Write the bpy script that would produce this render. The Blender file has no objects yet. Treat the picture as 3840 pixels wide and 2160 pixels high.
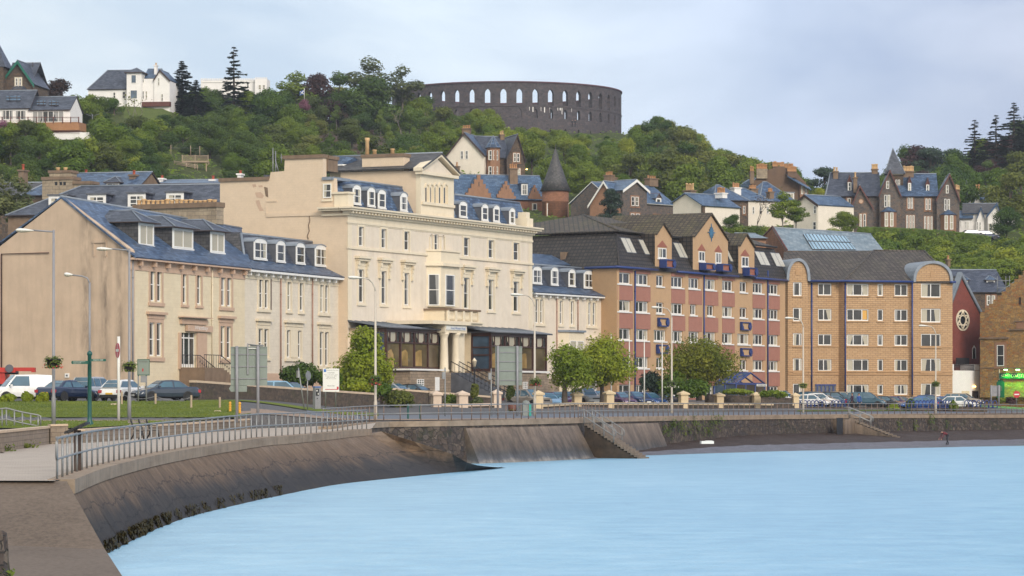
import bpy,math,random
import numpy as np
from mathutils import Vector,Matrix,noise
RND=random.Random(7)
sc=bpy.context.scene
COL=sc.collection
F=12000.0;CX=1920.0;HY=1510.0;CH=4.0
V=Vector
def plan(px,Y):
 return V(((px-CX)*Y/1e4,1.2*Y))
def W(px,py,Y):
 return V(((px-CX)*Y/1e4,1.2*Y,CH+(HY-py)*Y/1e4))
def lerp(t,a,b):return a+(b-a)*t
def interp(x,tab):
 if x<=tab[0][0]:return tab[0][1]
 for (x0,y0),(x1,y1) in zip(tab,tab[1:]):
  if x<=x1:return y0+(y1-y0)*(x-x0)/(x1-x0)
 return tab[-1][1]
MATS={}
def new_mat(name):
 m=bpy.data.materials.new(name);m.use_nodes=True
 nt=m.node_tree;p=nt.nodes['Principled BSDF']
 MATS[name]=m
 return m,nt,p
def N(nt,typ,**kw):
 n=nt.nodes.new(typ)
 for k,v in kw.items():
  if k.startswith('i_'):
   key=k[2:].replace('_',' ')
   n.inputs[int(key) if key.isdigit() else key].default_value=v
  else:setattr(n,k,v)
 return n
def L(nt,a,ao,b,bi):nt.links.new(a.outputs[ao],b.inputs[bi])
def c4(c):return (c[0],c[1],c[2],1.0)
def coords(nt,src='UV',scale=(1,1,1)):
 tc=N(nt,'ShaderNodeTexCoord');mp=N(nt,'ShaderNodeMapping')
 mp.inputs['Scale'].default_value=scale
 L(nt,tc,src,mp,'Vector')
 return mp
def noise_n(nt,src,scale,detail=6,rough=.6,stretch=(1,1,1)):
 mp=coords(nt,src,stretch)
 n=N(nt,'ShaderNodeTexNoise');n.inputs['Scale'].default_value=scale
 n.inputs['Detail'].default_value=detail;n.inputs['Roughness'].default_value=rough
 L(nt,mp,'Vector',n,'Vector')
 return n
def ramp(nt,src,out,stops):
 r=N(nt,'ShaderNodeValToRGB');e=r.color_ramp.elements
 while len(e)<len(stops):e.new(.5)
 for el,(p,c) in zip(e,stops):
  el.position=p;el.color=c4(c) if not isinstance(c,float) else (c,c,c,1)
 L(nt,src,out,r,'Fac')
 return r
def mixc(nt,fac,a,b,mode='MIX'):
 m=N(nt,'ShaderNodeMix',data_type='RGBA',blend_type=mode)
 for key,val in ((0,fac),(6,a),(7,b)):
  if isinstance(val,tuple) and hasattr(val[0],'outputs'):nt.links.new(val[0].outputs[val[1]],m.inputs[key])
  elif isinstance(val,(int,float)):m.inputs[key].default_value=val if key==0 else (val,val,val,1)
  else:m.inputs[key].default_value=c4(val)
 return m
def bump_n(nt,p,src,out,strength,dist=.02):
 b=N(nt,'ShaderNodeBump');b.inputs['Strength'].default_value=strength;b.inputs['Distance'].default_value=dist
 L(nt,src,out,b,'Height');L(nt,b,'Normal',p,'Normal')
def setp(p,**kw):
 for k,v in kw.items():
  key={'rough':'Roughness','metal':'Metallic','spec':'Specular IOR Level','coat':'Coat Weight','ior':'IOR'}[k]
  p.inputs[key].default_value=v
def plain(name,col,rough=.7,var=.12,scale=2.0,src='UV',bump=0.,streak=0.,stain=None,dirt=0.,**kw):
 m,nt,p=new_mat(name);setp(p,rough=rough,**kw)
 n=noise_n(nt,src,scale)
 lo=tuple(max(0,c*(1-var)) for c in col);hi=tuple(c*(1+var) for c in col)
 r=ramp(nt,n,'Fac',[(.3,lo),(.7,hi)])
 last=(r,'Color')
 if streak:
  s=noise_n(nt,src,1.6,5,.65,(1.0,.10,1))
  sr=ramp(nt,s,'Fac',[(.46,0.),(.72,1.)])
  mu=N(nt,'ShaderNodeMath',operation='MULTIPLY');L(nt,sr,'Color',mu,0);mu.inputs[1].default_value=streak
  mm=mixc(nt,(mu,0),last,stain or tuple(c*.55 for c in col));last=(mm,2)
 if dirt:
  d=noise_n(nt,src,.35,8,.7)
  dr=ramp(nt,d,'Fac',[(.5,0.),(.75,1.)])
  mu=N(nt,'ShaderNodeMath',operation='MULTIPLY');L(nt,dr,'Color',mu,0);mu.inputs[1].default_value=dirt
  mm=mixc(nt,(mu,0),last,tuple(c*.5 for c in col));last=(mm,2)
 nt.links.new(last[0].outputs[last[1]],p.inputs['Base Color'])
 if bump:
  n2=noise_n(nt,src,14,4,.7)
  bump_n(nt,p,n2,'Fac',bump)
 return m
def bricks(name,c1,c2,mortar,w,h,ms=.012,rough=.8,bump=.4,var=.3,src='UV',squash=1.,off=.5,dirt=0.,dcol=None,msmooth=.1,wob=0.,nscale=1.3,**kw):
 m,nt,p=new_mat(name);setp(p,rough=rough,**kw)
 mp=coords(nt,src)
 vec=(mp,'Vector')
 if wob:
  nz=N(nt,'ShaderNodeTexNoise');nz.inputs['Scale'].default_value=1.1;L(nt,mp,'Vector',nz,'Vector')
  vm=N(nt,'ShaderNodeVectorMath',operation='MULTIPLY_ADD');L(nt,nz,'Color',vm,0)
  vm.inputs[1].default_value=(wob,wob,wob);L(nt,mp,'Vector',vm,2);vec=(vm,0)
 b=N(nt,'ShaderNodeTexBrick');b.offset=off;b.squash=squash
 nt.links.new(vec[0].outputs[vec[1]],b.inputs['Vector'])
 b.inputs['Color1'].default_value=c4(c1);b.inputs['Color2'].default_value=c4(c2);b.inputs['Mortar'].default_value=c4(mortar)
 b.inputs['Scale'].default_value=1;b.inputs['Mortar Size'].default_value=ms;b.inputs['Mortar Smooth'].default_value=msmooth
 b.inputs['Brick Width'].default_value=w;b.inputs['Row Height'].default_value=h;b.inputs['Bias'].default_value=0
 n=noise_n(nt,src,nscale,8,.7)
 r=ramp(nt,n,'Fac',[(.3,1-var),(.7,1+var*.6)])
 mm=mixc(nt,1.0,(b,'Color'),(r,'Color'),'MULTIPLY');last=(mm,2)
 if dirt:
  d=noise_n(nt,src,.5,8,.7,(1,.4,1))
  dr=ramp(nt,d,'Fac',[(.5,0.),(.7,1.)])
  mu=N(nt,'ShaderNodeMath',operation='MULTIPLY');L(nt,dr,'Color',mu,0);mu.inputs[1].default_value=dirt
  m2=mixc(nt,(mu,0),last,dcol or tuple(c*.4 for c in c1));last=(m2,2)
 nt.links.new(last[0].outputs[last[1]],p.inputs['Base Color'])
 if bump:
  inv=N(nt,'ShaderNodeMath',operation='SUBTRACT');inv.inputs[0].default_value=1;L(nt,b,'Fac',inv,1)
  ad=N(nt,'ShaderNodeMath',operation='MULTIPLY_ADD');L(nt,n,'Fac',ad,0);ad.inputs[1].default_value=.5;L(nt,inv,0,ad,2)
  bump_n(nt,p,ad,0,bump,.03)
 return m
def rubble(name,cols,mortar,scale=1.6,rough=.85,bump=.6,src='UV',stretch=(1,1.6,1),edge=.05,moss=None,zwet=None):
 m,nt,p=new_mat(name);setp(p,rough=rough,spec=.25)
 mp=coords(nt,src,stretch)
 nz=N(nt,'ShaderNodeTexNoise');nz.inputs['Scale'].default_value=2.5;L(nt,mp,'Vector',nz,'Vector')
 vm=N(nt,'ShaderNodeVectorMath',operation='MULTIPLY_ADD');L(nt,nz,'Color',vm,0);vm.inputs[1].default_value=(.25,.25,.25);L(nt,mp,'Vector',vm,2)
 v1=N(nt,'ShaderNodeTexVoronoi',feature='F1');v1.inputs['Scale'].default_value=scale;L(nt,vm,0,v1,'Vector')
 v2=N(nt,'ShaderNodeTexVoronoi',feature='DISTANCE_TO_EDGE');v2.inputs['Scale'].default_value=scale;L(nt,vm,0,v2,'Vector')
 sep=N(nt,'ShaderNodeSeparateColor');L(nt,v1,'Color',sep,'Color')
 k=len(cols)
 r=ramp(nt,sep,'Red',[((i+.5)/k,c) for i,c in enumerate(cols)])
 e=ramp(nt,v2,'Distance',[(edge*.4,0.),(edge,1.)])
 mm=mixc(nt,(e,'Color'),mortar,(r,'Color'))
 n=noise_n(nt,src,5,6,.7);rr=ramp(nt,n,'Fac',[(.3,.65),(.7,1.2)])
 m2=mixc(nt,1.0,(mm,2),(rr,'Color'),'MULTIPLY');last=(m2,2)
 if moss:
  d=noise_n(nt,src,.7,8,.7);dr=ramp(nt,d,'Fac',[(.52,0.),(.66,.8)])
  m3=mixc(nt,(dr,'Color'),last,moss);last=(m3,2)
 nt.links.new(last[0].outputs[last[1]],p.inputs['Base Color'])
 ad=N(nt,'ShaderNodeMath',operation='ADD');L(nt,e,'Color',ad,0);L(nt,n,'Fac',ad,1)
 bump_n(nt,p,ad,0,bump,.05)
 return m
def glass(name,col=(.03,.035,.04),rough=.04,spec=.6,var=.4):
 m,nt,p=new_mat(name);setp(p,rough=rough,spec=spec)
 n=noise_n(nt,'Object',.35,3)
 r=ramp(nt,n,'Fac',[(.35,tuple(c*(1-var) for c in col)),(.65,tuple(c*(1+var) for c in col))])
 L(nt,r,'Color',p,'Base Color')
 return m
def curtain_mat(name,col):
 m,nt,p=new_mat(name);setp(p,rough=.25,spec=.4)
 mp=coords(nt,'UV');w=N(nt,'ShaderNodeTexWave');w.inputs['Scale'].default_value=4;w.inputs['Distortion'].default_value=2
 L(nt,mp,'Vector',w,'Vector')
 r=ramp(nt,w,'Fac',[(.2,tuple(c*.6 for c in col)),(.8,col)])
 L(nt,r,'Color',p,'Base Color')
 return m
def leaves(name,dark,light,trans=.35,scale=.35,objvar=.25):
 m,nt,p=new_mat(name);setp(p,rough=.55,spec=.25)
 n=noise_n(nt,'Object',scale,5,.65)
 r=ramp(nt,n,'Fac',[(.28,dark),(.72,light)])
 oi=N(nt,'ShaderNodeObjectInfo')
 hs=N(nt,'ShaderNodeHueSaturation')
 mr=N(nt,'ShaderNodeMapRange');L(nt,oi,'Random',mr,'Value');mr.inputs['To Min'].default_value=1-objvar;mr.inputs['To Max'].default_value=1+objvar
 mr2=N(nt,'ShaderNodeMapRange');L(nt,oi,'Random',mr2,'Value');mr2.inputs['To Min'].default_value=.515;mr2.inputs['To Max'].default_value=.478
 L(nt,r,'Color',hs,'Color');L(nt,mr,'Result',hs,'Value');L(nt,mr2,'Result',hs,'Hue')
 L(nt,hs,'Color',p,'Base Color')
 t=N(nt,'ShaderNodeBsdfTranslucent');L(nt,hs,'Color',t,'Color')
 mx=N(nt,'ShaderNodeMixShader');mx.inputs[0].default_value=trans
 L(nt,p,'BSDF',mx,1);L(nt,t,'BSDF',mx,2)
 out=[x for x in nt.nodes if x.type=='OUTPUT_MATERIAL'][0]
 L(nt,mx,'Shader',out,'Surface')
 return m
def paint(name,col,metal=.25):
 m,nt,p=new_mat(name);setp(p,rough=.32,metal=metal,coat=.8,spec=.5)
 p.inputs['Coat Roughness'].default_value=.05
 n=noise_n(nt,'Object',1.3,6,.7)
 r=ramp(nt,n,'Fac',[(.3,tuple(c*.85 for c in col)),(.7,tuple(min(1,c*1.1) for c in col))])
 L(nt,r,'Color',p,'Base Color')
 return m
def emis(name,col,s):
 m,nt,p=new_mat(name)
 p.inputs['Base Color'].default_value=c4(col);p.inputs['Emission Color'].default_value=c4(col);p.inputs['Emission Strength'].default_value=s
 return m
class MB:
 def __init__(s):s.v=[];s.f=[];s.m=[];s.s=[]
 def face(s,pts,mat,smooth=False):
  i=len(s.v);s.v.extend(V(p) for p in pts);s.f.append(tuple(range(i,i+len(pts))));s.m.append(mat);s.s.append(smooth)
 def box8(s,p,mat,top=None):
  i=len(s.v);s.v.extend(V(q) for q in p)
  for k,q in enumerate(((0,3,2,1),(4,5,6,7),(0,1,5,4),(1,2,6,5),(2,3,7,6),(3,0,4,7))):
   s.f.append(tuple(i+j for j in q));s.m.append(top if (k==1 and top) else mat);s.s.append(False)
 def box(s,c,size,mat,rz=0,top=None):
  hx,hy,hz=size[0]/2,size[1]/2,size[2]/2
  cs,sn=math.cos(rz),math.sin(rz)
  def q(x,y,z):return V((c[0]+x*cs-y*sn,c[1]+x*sn+y*cs,c[2]+z))
  s.box8([q(-hx,-hy,-hz),q(hx,-hy,-hz),q(hx,hy,-hz),q(-hx,hy,-hz),q(-hx,-hy,hz),q(hx,-hy,hz),q(hx,hy,hz),q(-hx,hy,hz)],mat,top)
 def prism(s,pts,vec,mat,side=None,cap2=True):
  n=len(pts);i=len(s.v);vec=V(vec)
  s.v.extend(V(p) for p in pts);s.v.extend(V(p)+vec for p in pts)
  s.f.append(tuple(range(i,i+n)));s.m.append(mat);s.s.append(False)
  if cap2:s.f.append(tuple(reversed(range(i+n,i+2*n))));s.m.append(mat);s.s.append(False)
  for k in range(n):
   k2=(k+1) % n
   s.f.append((i+k2,i+k,i+n+k,i+n+k2));s.m.append(side or mat);s.s.append(False)
 def slab(s,pts,t,mat,side=None):
  a,b,c=V(pts[0]),V(pts[1]),V(pts[2]);n=(b-a).cross(c-a).normalized()
  if n.z<0:n=-n
  s.prism(pts,-n*t,mat,side)
 def tube(s,pts,r,mat,n=8,close=False):
  pts=[V(p) for p in pts];k=len(pts);rr=r if isinstance(r,(list,tuple)) else [r]*k
  i0=len(s.v)
  up=V((0,0,1));prev=None
  for j,p in enumerate(pts):
   d=(pts[min(j+1,k-1)]-pts[max(j-1,0)]).normalized()
   a=d.cross(up) if abs(d.z)<.95 else d.cross(V((0,1,0)))
   if prev is not None and abs(d.z)>.5:
    a=prev-d*prev.dot(d)
   a.normalize();prev=a;b=d.cross(a)
   for q in range(n):
    t=2*math.pi*q/n;s.v.append(p+(a*math.cos(t)+b*math.sin(t))*rr[j])
  for j in range(k-1):
   for q in range(n):
    q2=(q+1) % n
    s.f.append((i0+j*n+q,i0+j*n+q2,i0+(j+1)*n+q2,i0+(j+1)*n+q));s.m.append(mat);s.s.append(True)
  s.f.append(tuple(i0+q for q in reversed(range(n))));s.m.append(mat);s.s.append(False)
  s.f.append(tuple(i0+(k-1)*n+q for q in range(n)));s.m.append(mat);s.s.append(False)
 def lathe(s,c,prof,mat,n=14,smooth=True,a0=0,a1=2*math.pi):
  c=V(c);i0=len(s.v);full=abs(a1-a0-2*math.pi)<1e-6;m=n if full else n+1
  for r,z in prof:
   for q in range(m):
    t=a0+(a1-a0)*q/n;s.v.append(c+V((r*math.cos(t),r*math.sin(t),z)))
  for j in range(len(prof)-1):
   for q in range(n):
    q2=(q+1) % m
    s.f.append((i0+j*m+q,i0+j*m+q2,i0+(j+1)*m+q2,i0+(j+1)*m+q));s.m.append(mat);s.s.append(smooth)
  if full:
   s.f.append(tuple(i0+q for q in reversed(range(m))));s.m.append(mat);s.s.append(False)
   s.f.append(tuple(i0+(len(prof)-1)*m+q for q in range(m)));s.m.append(mat);s.s.append(False)
WL={}
def link(o,parent=None):
 COL.objects.link(o)
 if parent is not None:o.parent=parent
 return o
def tag(o,label=None,cat=None,group=None,kind=None):
 if label:o['label']=label
 if cat:o['category']=cat
 if group:o['group']=group
 if kind:o['kind']=kind
 return o
def thing(name,label,cat,loc=(0,0,0),rz=0,group=None):
 o=bpy.data.objects.new(name,None);o.empty_display_size=.3
 o.location=loc;o.rotation_euler=(0,0,rz);WL[o.name]=V(loc)
 link(o);return tag(o,label,cat,group)
def mesh_of(mb,name,org):
 me=bpy.data.meshes.new(name)
 me.from_pydata([tuple(v-org) for v in mb.v],[],mb.f)
 ms=[]
 for m in mb.m:
  if m not in ms:ms.append(m)
 for m in ms:me.materials.append(MATS[m] if isinstance(m,str) else m)
 idx={m:i for i,m in enumerate(ms)}
 me.polygons.foreach_set('material_index',[idx[m] for m in mb.m])
 me.polygons.foreach_set('use_smooth',mb.s)
 uv=me.uv_layers.new(name='UVMap');data=np.zeros((len(me.loops),2),dtype=np.float32)
 k=0
 for f in mb.f:
  a,b,c=mb.v[f[0]],mb.v[f[1]],mb.v[f[2]]
  n=(b-a).cross(c-a)
  if n.length<1e-9 and len(f)>3:n=(c-a).cross(mb.v[f[3]]-a)
  if n.length>1e-12:n.normalize()
  if abs(n.z)>.96:t,w=V((1,0,0)),V((0,1,0))
  else:
   t=V((-n.y,n.x,0));t.normalize();w=n.cross(t)
  for vi in f:
   p=mb.v[vi];data[k]=(p.dot(t),p.dot(w));k+=1
 uv.data.foreach_set('uv',data.ravel())
 me.update()
 return me
def emit(mb,name,parent=None,label=None,org=None):
 if parent is not None:o_=WL[parent.name]
 elif org is not None:o_=V(org)
 else:
  xs=[v.x for v in mb.v];ys=[v.y for v in mb.v];zs=[v.z for v in mb.v]
  o_=V(((min(xs)+max(xs))/2,(min(ys)+max(ys))/2,min(zs)))
 o=bpy.data.objects.new(name,mesh_of(mb,name,o_))
 if parent is None:o.location=o_
 link(o,parent);WL[o.name]=o_
 if label:o['label']=label
 return o
def structure(mb,name,org=(0,0,0)):
 return tag(emit(mb,name,org=org),kind='structure')
def copy_tree(o,parent=None,mats=None):
 c=o.copy();COL.objects.link(c)
 if parent is not None:c.parent=parent
 for ch in list(o.children):copy_tree(ch,c)
 return c
class Fr:
 def __init__(s,px0=None,Y0=None,px1=None,Y1=None,a=None,u=None):
  if a is None:
   a=plan(px0,Y0);b=plan(px1,Y1);u=(b-a).normalized()
  s.a=V(a);s.u=V(u);s.n=V((s.u.y,-s.u.x))
 def off(s,d):return Fr(a=s.a+s.n*d,u=s.u)
 def U(s,px):
  k=(px-CX)/F
  return (k*s.a.y-s.a.x)/(s.u.x-k*s.u.y)
 def Z(s,px,py):
  return CH+(HY-py)*(s.a.y+s.u.y*s.U(px))/F
 def P(s,u,z,d=0):
  q=s.a+s.u*u+s.n*d
  return V((q.x,q.y,z))
 def X(s,px,py,d=0):return s.P(s.U(px),s.Z(px,py),d)
 def box(s,mb,u0,u1,z0,z1,d0,d1,mat,top=None):
  mb.box8([s.P(u0,z0,d1),s.P(u1,z0,d1),s.P(u1,z0,d0),s.P(u0,z0,d0),s.P(u0,z1,d1),s.P(u1,z1,d1),s.P(u1,z1,d0),s.P(u0,z1,d0)],mat,top)
 def pxbox(s,mb,x0,y0,x1,y1,d0,d1,mat,top=None):
  s.box(mb,s.U(x0),s.U(x1),s.Z(x1,y1),s.Z(x0,y0),d0,d1,mat,top)
 def poly(s,mb,pts,d0,d1,mat,side=None):
  mb.prism([s.X(x,y,d1) for x,y in pts],V((s.n.x,s.n.y,0))*(d0-d1),mat,side)
 def perp(s,u):
  return Fr(a=s.a+s.u*u,u=-s.n)
def wall(mb,fr,u0,u1,z0,z1,holes,mat,reveal=.22,rmat=None,d=0):
 us=sorted({u0,u1,*[h[0] for h in holes],*[h[1] for h in holes]});us=[u for u in us if u0-1e-6<=u<=u1+1e-6]
 zs=sorted({z0,z1,*[h[2] for h in holes],*[h[3] for h in holes]});zs=[z for z in zs if z0-1e-6<=z<=z1+1e-6]
 for a,b in zip(us,us[1:]):
  run=None
  for c,e in zip(zs,zs[1:]):
   mu,mz=(a+b)/2,(c+e)/2
   solid=not any(h[0]<mu<h[1] and h[2]<mz<h[3] for h in holes)
   if solid:
    run=(run[0],e) if run else (c,e)
   if (not solid or e==zs[-1]) and run:
    mb.face([fr.P(a,run[0],d),fr.P(b,run[0],d),fr.P(b,run[1],d),fr.P(a,run[1],d)],mat);run=None
 rm=rmat or mat
 for a,b,c,e in holes:
  q=[(a,c),(b,c),(b,e),(a,e)]
  for (x0,y0),(x1,y1) in zip(q,q[1:]+q[:1]):
   mb.face([fr.P(x0,y0,d-reveal),fr.P(x1,y1,d-reveal),fr.P(x1,y1,d),fr.P(x0,y0,d)],rm)
WINC=[0]
CURT=['curtain','curtain','curtain_grey',None,'curtain','curtain_grey',None]
def window(parent,fr,r,cols=1,rows=2,fw=.075,fmat='white_paint',rec=.16,sill=None,sur=None,sw=.2,curtain='auto',proud=False,gl='glass',split=None,hood=None,label=None,d=0,name='window',arch=False,flat=False):
 u0,u1,z0,z1=r;WINC[0]+=1;rr=random.Random(WINC[0]*13+5)
 w=MB();b0=d-rec if not proud else d+.02;df,db=b0+.05,b0-.03
 if arch:
  n=8;cu,hw=(u0+u1)/2,(u1-u0)/2;ah=min(hw*.5,.3) if arch is True else arch
  out=[fr.P(u0,z0,df),fr.P(u1,z0,df)]+[fr.P(cu+hw*math.cos(math.pi*k/n),z1-ah+ah*math.sin(math.pi*k/n),df) for k in range(n+1)]
 fr.box(w,u0,u0+fw,z0,z1,db,df,fmat);fr.box(w,u1-fw,u1,z0,z1,db,df,fmat)
 fr.box(w,u0+fw,u1-fw,z0,z0+fw*1.2,db,df,fmat);fr.box(w,u0+fw,u1-fw,z1-fw,z1,db,df,fmat)
 for k in range(1,cols):
  c=u0+(u1-u0)*(split[k-1] if split else k/cols);fr.box(w,c-fw*.5,c+fw*.5,z0+fw,z1-fw,db+.01,df+.01,fmat)
 for k in range(1,rows):
  c=z0+(z1-z0)*k/rows;fr.box(w,u0+fw,u1-fw,c-fw*.42,c+fw*.42,db+.005,df+.005,fmat)
 o=emit(w,name,parent,label)
 if flat:o=parent
 g=MB();dg=b0+.0
 g.face([fr.P(u0+.01,z0+.01,dg),fr.P(u1-.01,z0+.01,dg),fr.P(u1-.01,z1-.01,dg),fr.P(u0+.01,z1-.01,dg)],gl)
 ct=rr.choice(CURT) if curtain=='auto' else curtain
 if ct:
  wd=(u1-u0)*rr.uniform(.16,.36);top,lo=z1-fw,z0+fw
  side=rr.choice('lrbbl') if ct!='full' else 'f'
  if side=='f':g.face([fr.P(u0+fw,lo,dg+.006),fr.P(u1-fw,lo,dg+.006),fr.P(u1-fw,top,dg+.006),fr.P(u0+fw,top,dg+.006)],'curtain')
  if side in 'lb':g.face([fr.P(u0+fw,lo,dg+.006),fr.P(u0+fw+wd*rr.uniform(.5,1),lo,dg+.006),fr.P(u0+fw+wd,top,dg+.006),fr.P(u0+fw,top,dg+.006)],ct)
  if side in 'rb':g.face([fr.P(u1-fw-wd*rr.uniform(.5,1),lo,dg+.006),fr.P(u1-fw,lo,dg+.006),fr.P(u1-fw,top,dg+.006),fr.P(u1-fw-wd,top,dg+.006)],ct)
 emit(g,'pane',o)
 if sill:
  s=MB();fr.box(s,u0-.12,u1+.12,z0-.14,z0-.002,d-rec,d+.12,sill);emit(s,'sill',o)
 if sur:
  s=MB();t=.05
  fr.box(s,u0-sw,u0-.002,z0-.14,z1+sw,d-.05,d+t,sur);fr.box(s,u1+.002,u1+sw,z0-.14,z1+sw,d-.05,d+t,sur)
  fr.box(s,u0-.002,u1+.002,z1+.002,z1+sw,d-.05,d+t,sur)
  if not sill:fr.box(s,u0-sw-.06,u1+sw+.06,z0-.3,z0-.14,d-.05,d+t+.07,sur)
  emit(s,'surround',o)
 if hood:
  s=MB();h0=z1+sw+.12
  fr.box(s,u0-sw-.15,u1+sw+.15,h0+.18,h0+.34,d-.02,d+.34,hood);fr.box(s,u0-sw-.05,u1+sw+.05,h0,h0+.177,d-.02,d+.2,hood)
  emit(s,'hood',o)
 return (u0,u1,z0,z1)
def pxr(fr,x0,y0,x1,y1):
 return (fr.U(x0),fr.U(x1),fr.Z(x1,y1),fr.Z(x0,y0))
FONTC={}
def text_mesh(body,fr,u0,u1,z0,z1,d,mat,parent,name='lettering',depth=.012,shear=0):
 cu=bpy.data.curves.new('lettering','FONT');cu.body=body;cu.size=1;cu.shear=shear;cu.resolution_u=3
 ob=bpy.data.objects.new('lettering_tmp',cu);COL.objects.link(ob)
 bpy.context.view_layer.update()
 me=bpy.data.meshes.new_from_object(ob.evaluated_get(bpy.context.evaluated_depsgraph_get()))
 vs=[v.co.copy() for v in me.vertices];fs=[tuple(p.vertices) for p in me.polygons]
 bpy.data.objects.remove(ob);bpy.data.curves.remove(cu);bpy.data.meshes.remove(me)
 x0=min(v.x for v in vs);x1=max(v.x for v in vs);y0=min(v.y for v in vs);y1=max(v.y for v in vs)
 mb=MB();mb.v=[fr.P(u0+(v.x-x0)/(x1-x0)*(u1-u0),z0+(v.y-y0)/(y1-y0)*(z1-z0),d+depth) for v in vs]
 mb.f=fs;mb.m=[mat]*len(fs);mb.s=[False]*len(fs)
 return emit(mb,name,parent)
def chimney(parent,fr,u0,u1,z0,z1,d0,d1,mat='stone_brown',pots=3,pot='pot_clay',cap=.12,name='chimney',ph=.55,pr=.13):
 c=MB();fr.box(c,u0,u1,z0,z1,d0,d1,mat);fr.box(c,u0-cap,u1+cap,z1+.002,z1+.18,d0-cap,d1+cap,mat)
 o=emit(c,name,parent)
 if pots:
  for k in range(pots):
   p=MB();uu=u0+(u1-u0)*(k+.5)/pots;b=fr.P(uu,z1+.18,(d0+d1)/2);h=ph*RND.uniform(.85,1.15)
   p.lathe(b,[(pr*1.05,0),(pr*.9,h*.15),(pr*.85,h*.8),(pr*1.1,h*.86),(pr*1.1,h),(pr*.7,h)],pot,10);emit(p,'chimney_pot',o)
 return o
plain('white_paint',(.74,.73,.70),.5,.06,2,streak=.12,stain=(.5,.46,.38))
plain('cream_paint',(.66,.545,.375),.75,.06,.8,streak=.32,stain=(.46,.35,.22),bump=.1)
bricks('cream_block',(.67,.575,.405),(.65,.55,.38),(.58,.485,.335),.75,.3,.008,.8,.12,.08,dirt=.15,dcol=(.5,.4,.26))
plain('cream_trim',(.69,.60,.45),.7,.06,1.5,streak=.2,stain=(.46,.37,.22))
bricks('cream_warm_lit',(.64,.505,.365),(.63,.495,.355),(.58,.45,.32),.55,.22,.008,.8,.12,.08,dirt=.1,dcol=(.5,.37,.22))  # cream of the flanks, warmth of the light put into its colour
plain('cream_cool_lit',(.66,.575,.465),.8,.06,1.2,streak=.3,stain=(.47,.37,.25),bump=.1)  # cream of the fronts, cooler light on them put into its colour
bricks('white_block',(.66,.59,.48),(.64,.57,.46),(.57,.50,.40),.7,.28,.008,.8,.15,.1,dirt=.12,dcol=(.47,.38,.28))
plain('pink_trim',(.50,.35,.25),.75,.07,1.5,streak=.2,stain=(.36,.24,.15))
m=plain('harling',(.52,.395,.285),.95,.10,.55,bump=.5,streak=.22,stain=(.22,.17,.125),dirt=.15)
nt=m.node_tree;p=nt.nodes['Principled BSDF'];src_=p.inputs['Base Color'].links[0].from_socket
tc_=N(nt,'ShaderNodeTexCoord');sp_=N(nt,'ShaderNodeSeparateXYZ');L(nt,tc_,'Object',sp_,'Vector');nz_=noise_n(nt,'UV',1.2,6,.7,(1.2,.25,1));acc=None
for cx_,wd_ in ((-3.6,.7),(-2.1,.6),(-.9,.5)):
 a_=N(nt,'ShaderNodeMath',operation='SUBTRACT');L(nt,sp_,'X',a_,0);a_.inputs[1].default_value=cx_
 b_=N(nt,'ShaderNodeMath',operation='ABSOLUTE');L(nt,a_,0,b_,0)
 c_=N(nt,'ShaderNodeMapRange');L(nt,b_,0,c_,'Value');c_.inputs['From Max'].default_value=wd_;c_.inputs['To Min'].default_value=1;c_.inputs['To Max'].default_value=0
 if acc is None:acc=(c_,'Result')
 else:d_=N(nt,'ShaderNodeMath',operation='MAXIMUM');L(nt,acc[0],acc[1],d_,0);L(nt,c_,'Result',d_,1);acc=(d_,0)
e_=N(nt,'ShaderNodeMath',operation='MULTIPLY');L(nt,acc[0],acc[1],e_,0);nr_=ramp(nt,nz_,'Fac',[(.38,0.),(.62,.85)]);L(nt,nr_,'Color',e_,1)
mm_=N(nt,'ShaderNodeMix',data_type='RGBA');L(nt,e_,0,mm_,0);nt.links.new(src_,mm_.inputs[6]);mm_.inputs[7].default_value=(.16,.125,.095,1);L(nt,mm_,2,p,'Base Color')
plain('brown_metal',(.10,.055,.04),.5,.1)
plain('dark_metal',(.02,.02,.022),.45,.2)
plain('pink_pipe',(.36,.20,.14),.6,.15)
plain('lead',(.20,.23,.27),.5,.2,1.5,streak=.2)
plain('lead_dark',(.09,.095,.11),.55,.25,1.5)
bricks('slate',(.024,.053,.112),(.095,.155,.26),(.016,.026,.05),.55,.3,.022,.42,.6,.55,dirt=.25,dcol=(.14,.17,.20),nscale=1.6)  # bluish base has the sky's reflection on the slates put into it
bricks('slate_dark',(.026,.034,.055),(.085,.098,.135),(.015,.018,.026),.5,.27,.02,.45,.5,.4,dirt=.25,dcol=(.08,.085,.09),nscale=.9)
bricks('slate_grey',(.045,.045,.05),(.105,.10,.10),(.022,.022,.022),.5,.27,.02,.6,.5,.4,dirt=.3,dcol=(.10,.095,.08))
bricks('slate_blue',(.035,.075,.145),(.10,.165,.265),(.025,.045,.08),.7,.4,.03,.4,.5,.35,dirt=.2,dcol=(.14,.17,.19))  # reflected sky put into the blue of these slates too
bricks('slate_pale',(.13,.185,.22),(.26,.315,.35),(.09,.13,.16),.7,.4,.03,.5,.5,.3,dirt=.35,dcol=(.27,.29,.28))
bricks('tile_brown',(.03,.023,.019),(.06,.047,.038),(.008,.007,.006),.5,.45,.07,.6,.9,.3,off=0)
bricks('tile_moss',(.06,.046,.030),(.12,.09,.053),(.02,.016,.011),.5,.42,.06,.75,.9,.45,off=0,dirt=.55,dcol=(.105,.095,.03))
bricks('tile_grey',(.055,.046,.038),(.12,.10,.082),(.025,.02,.018),.5,.42,.06,.75,.8,.35,off=0,dirt=.35,dcol=(.09,.083,.05))
bricks('ashlar',(.30,.24,.17),(.36,.29,.20),(.16,.13,.10),.8,.36,.016,.85,.4,.35,dirt=.4,dcol=(.10,.085,.07))
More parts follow.
